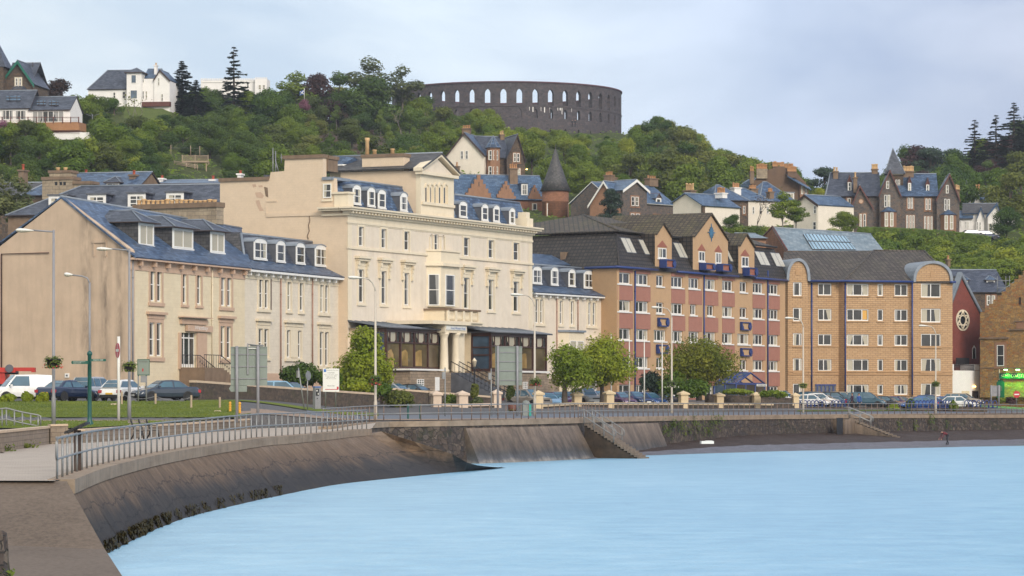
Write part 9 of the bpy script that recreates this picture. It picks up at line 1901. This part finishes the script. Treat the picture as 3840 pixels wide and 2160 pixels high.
 for i in range(4):
  for k in range(n_):
   a0,a1=-math.pi*.15+math.pi*1.3*k/n_,-math.pi*.15+math.pi*1.3*(k+1)/n_;e0,e1=-.5+2.05*i/4,-.5+2.05*(i+1)/4;m.face([hp(a0,e0,.112),hp(a1,e0,.112),hp(a1,e1,.112),hp(a0,e1,.112)],'hair_dark',True)
 ho=bpy.data.objects.new('hair',mesh_of(m,'hair',V((0,0,0))));link(ho,r);f=V((0,-c,-s));m=MB();m.lathe(h+f*.095-dirn*.02,[(.005,.025),(.016,0),(.004,-.018)],'skin',6)
 for sd in (1,-1):m.lathe(h+f*.088+V((sd*.034,0,0))+dirn*.008,[(.004,.01),(.012,0),(.004,-.01)],'hair_dark',6);m.lathe(h+V((sd*.098,.01,0))-dirn*.01,[(.005,.03),(.016,.01),(.01,-.03)],'skin',6)
 m.tube([h+f*.085+V((-.025,0,0))-dirn*.058,h+f*.09-dirn*.06,h+f*.085+V((.025,0,0))-dirn*.058],.006,'cloth_red',5);link(bpy.data.objects.new('face',mesh_of(m,'face',V((0,0,0)))),r);return r
person(gpt(3221,277.5),math.radians(15),'person in a bright blue jacket standing before the teal van','cloth_blue','cloth_dark');person(gpt(3196,278.5),math.radians(-60),'person in dark purple clothes beside the one in the blue jacket','cloth_purple','cloth_dark')
b=W(3553,1668,243);person(V((b.x,b.y,b.z)),math.radians(-70),'person in a dark red top bending over on the shingle beach','cloth_red','cloth_dark',bend=1.25,arm=(.5,.3),knee=.6)
for px,l in ((2146,'left of two dark figures at the foot of the round tower'),(2157,'right of two dark figures at the foot of the round tower')):b=W(px,478,594);person(b,math.radians(20),l,'cloth_dark','cloth_dark',group='people below the round tower')
SUN_ELEV,SUN_AZ=math.radians(30),math.radians(152)
w=bpy.data.worlds.new('World');sc.world=w;w.use_nodes=True;nt=w.node_tree;nt.nodes.clear()
out=N(nt,'ShaderNodeOutputWorld');bg=N(nt,'ShaderNodeBackground');sky=N(nt,'ShaderNodeTexSky',sky_type='NISHITA');sky.sun_disc=False;sky.sun_elevation=SUN_ELEV;sky.sun_rotation=SUN_AZ;sky.dust_density=2.0;sky.air_density=1.2
tc=N(nt,'ShaderNodeTexCoord');mp=N(nt,'ShaderNodeMapping');mp.inputs['Scale'].default_value=(2.6,2.6,7.5);mp.inputs['Location'].default_value=(.35,.1,.0);L(nt,tc,'Generated',mp,'Vector')
n1=N(nt,'ShaderNodeTexNoise');n1.inputs['Scale'].default_value=2.4;n1.inputs['Detail'].default_value=6;n1.inputs['Roughness'].default_value=.5;n1.inputs['Distortion'].default_value=.3;L(nt,mp,'Vector',n1,'Vector')
sp=N(nt,'ShaderNodeSeparateXYZ');L(nt,tc,'Generated',sp,'Vector')
g=N(nt,'ShaderNodeMapRange');L(nt,sp,'X',g,'Value');g.inputs['From Min'].default_value=-.18;g.inputs['From Max'].default_value=.17
cl=ramp(nt,g,'Result',[(0.,(6.1,6.6,7.0)),(.45,(4.9,5.75,6.9)),(.75,(3.3,4.05,5.7)),(1.,(3.5,4.0,5.4))])
nr=ramp(nt,n1,'Fac',[(.37,(.80,.85,.92)),(.46,(.97,.98,1.)),(.54,(1.2,1.16,1.1)),(.63,(1.42,1.34,1.24))])
m1=mixc(nt,1.,(cl,'Color'),(nr,'Color'),'MULTIPLY')
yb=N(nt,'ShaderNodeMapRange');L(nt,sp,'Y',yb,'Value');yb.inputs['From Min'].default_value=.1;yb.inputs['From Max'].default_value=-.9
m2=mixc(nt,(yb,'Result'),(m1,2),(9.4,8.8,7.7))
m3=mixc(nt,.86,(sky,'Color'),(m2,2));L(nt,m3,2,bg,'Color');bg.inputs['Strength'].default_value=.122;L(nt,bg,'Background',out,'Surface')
sl=bpy.data.lights.new('sun','SUN');sl.energy=2.2;sl.angle=math.radians(24);sl.color=(1,.92,.82);so=bpy.data.objects.new('sun',sl);COL.objects.link(so)
d=V((math.sin(SUN_AZ)*math.cos(SUN_ELEV),math.cos(SUN_AZ)*math.cos(SUN_ELEV),math.sin(SUN_ELEV)));so.rotation_euler=d.to_track_quat('Z','Y').to_euler()
cam=bpy.data.cameras.new('camera');co=bpy.data.objects.new('camera',cam);COL.objects.link(co);co.location=(0,0,CH);co.rotation_euler=(math.pi/2,0,0)
cam.sensor_width=36;cam.lens=F/3840*36;cam.shift_y=(HY-1080)/3840;cam.clip_start=.5;cam.clip_end=20000;sc.camera=co
sc.view_settings.view_transform='Standard';sc.view_settings.look='None';sc.view_settings.exposure=.28;sc.view_settings.gamma=1
sc.render.resolution_x=1024;sc.render.resolution_y=576
sc.cycles.max_bounces=6;sc.cycles.diffuse_bounces=3;sc.cycles.glossy_bounces=3;sc.cycles.transparent_max_bounces=6
m=MB();m.box((0,400,56),(6200,6200,122),'haze_air');hz=emit(m,'haze',org=(0,0,0));hz['kind']='stuff'
sc.cycles.volume_bounces=0
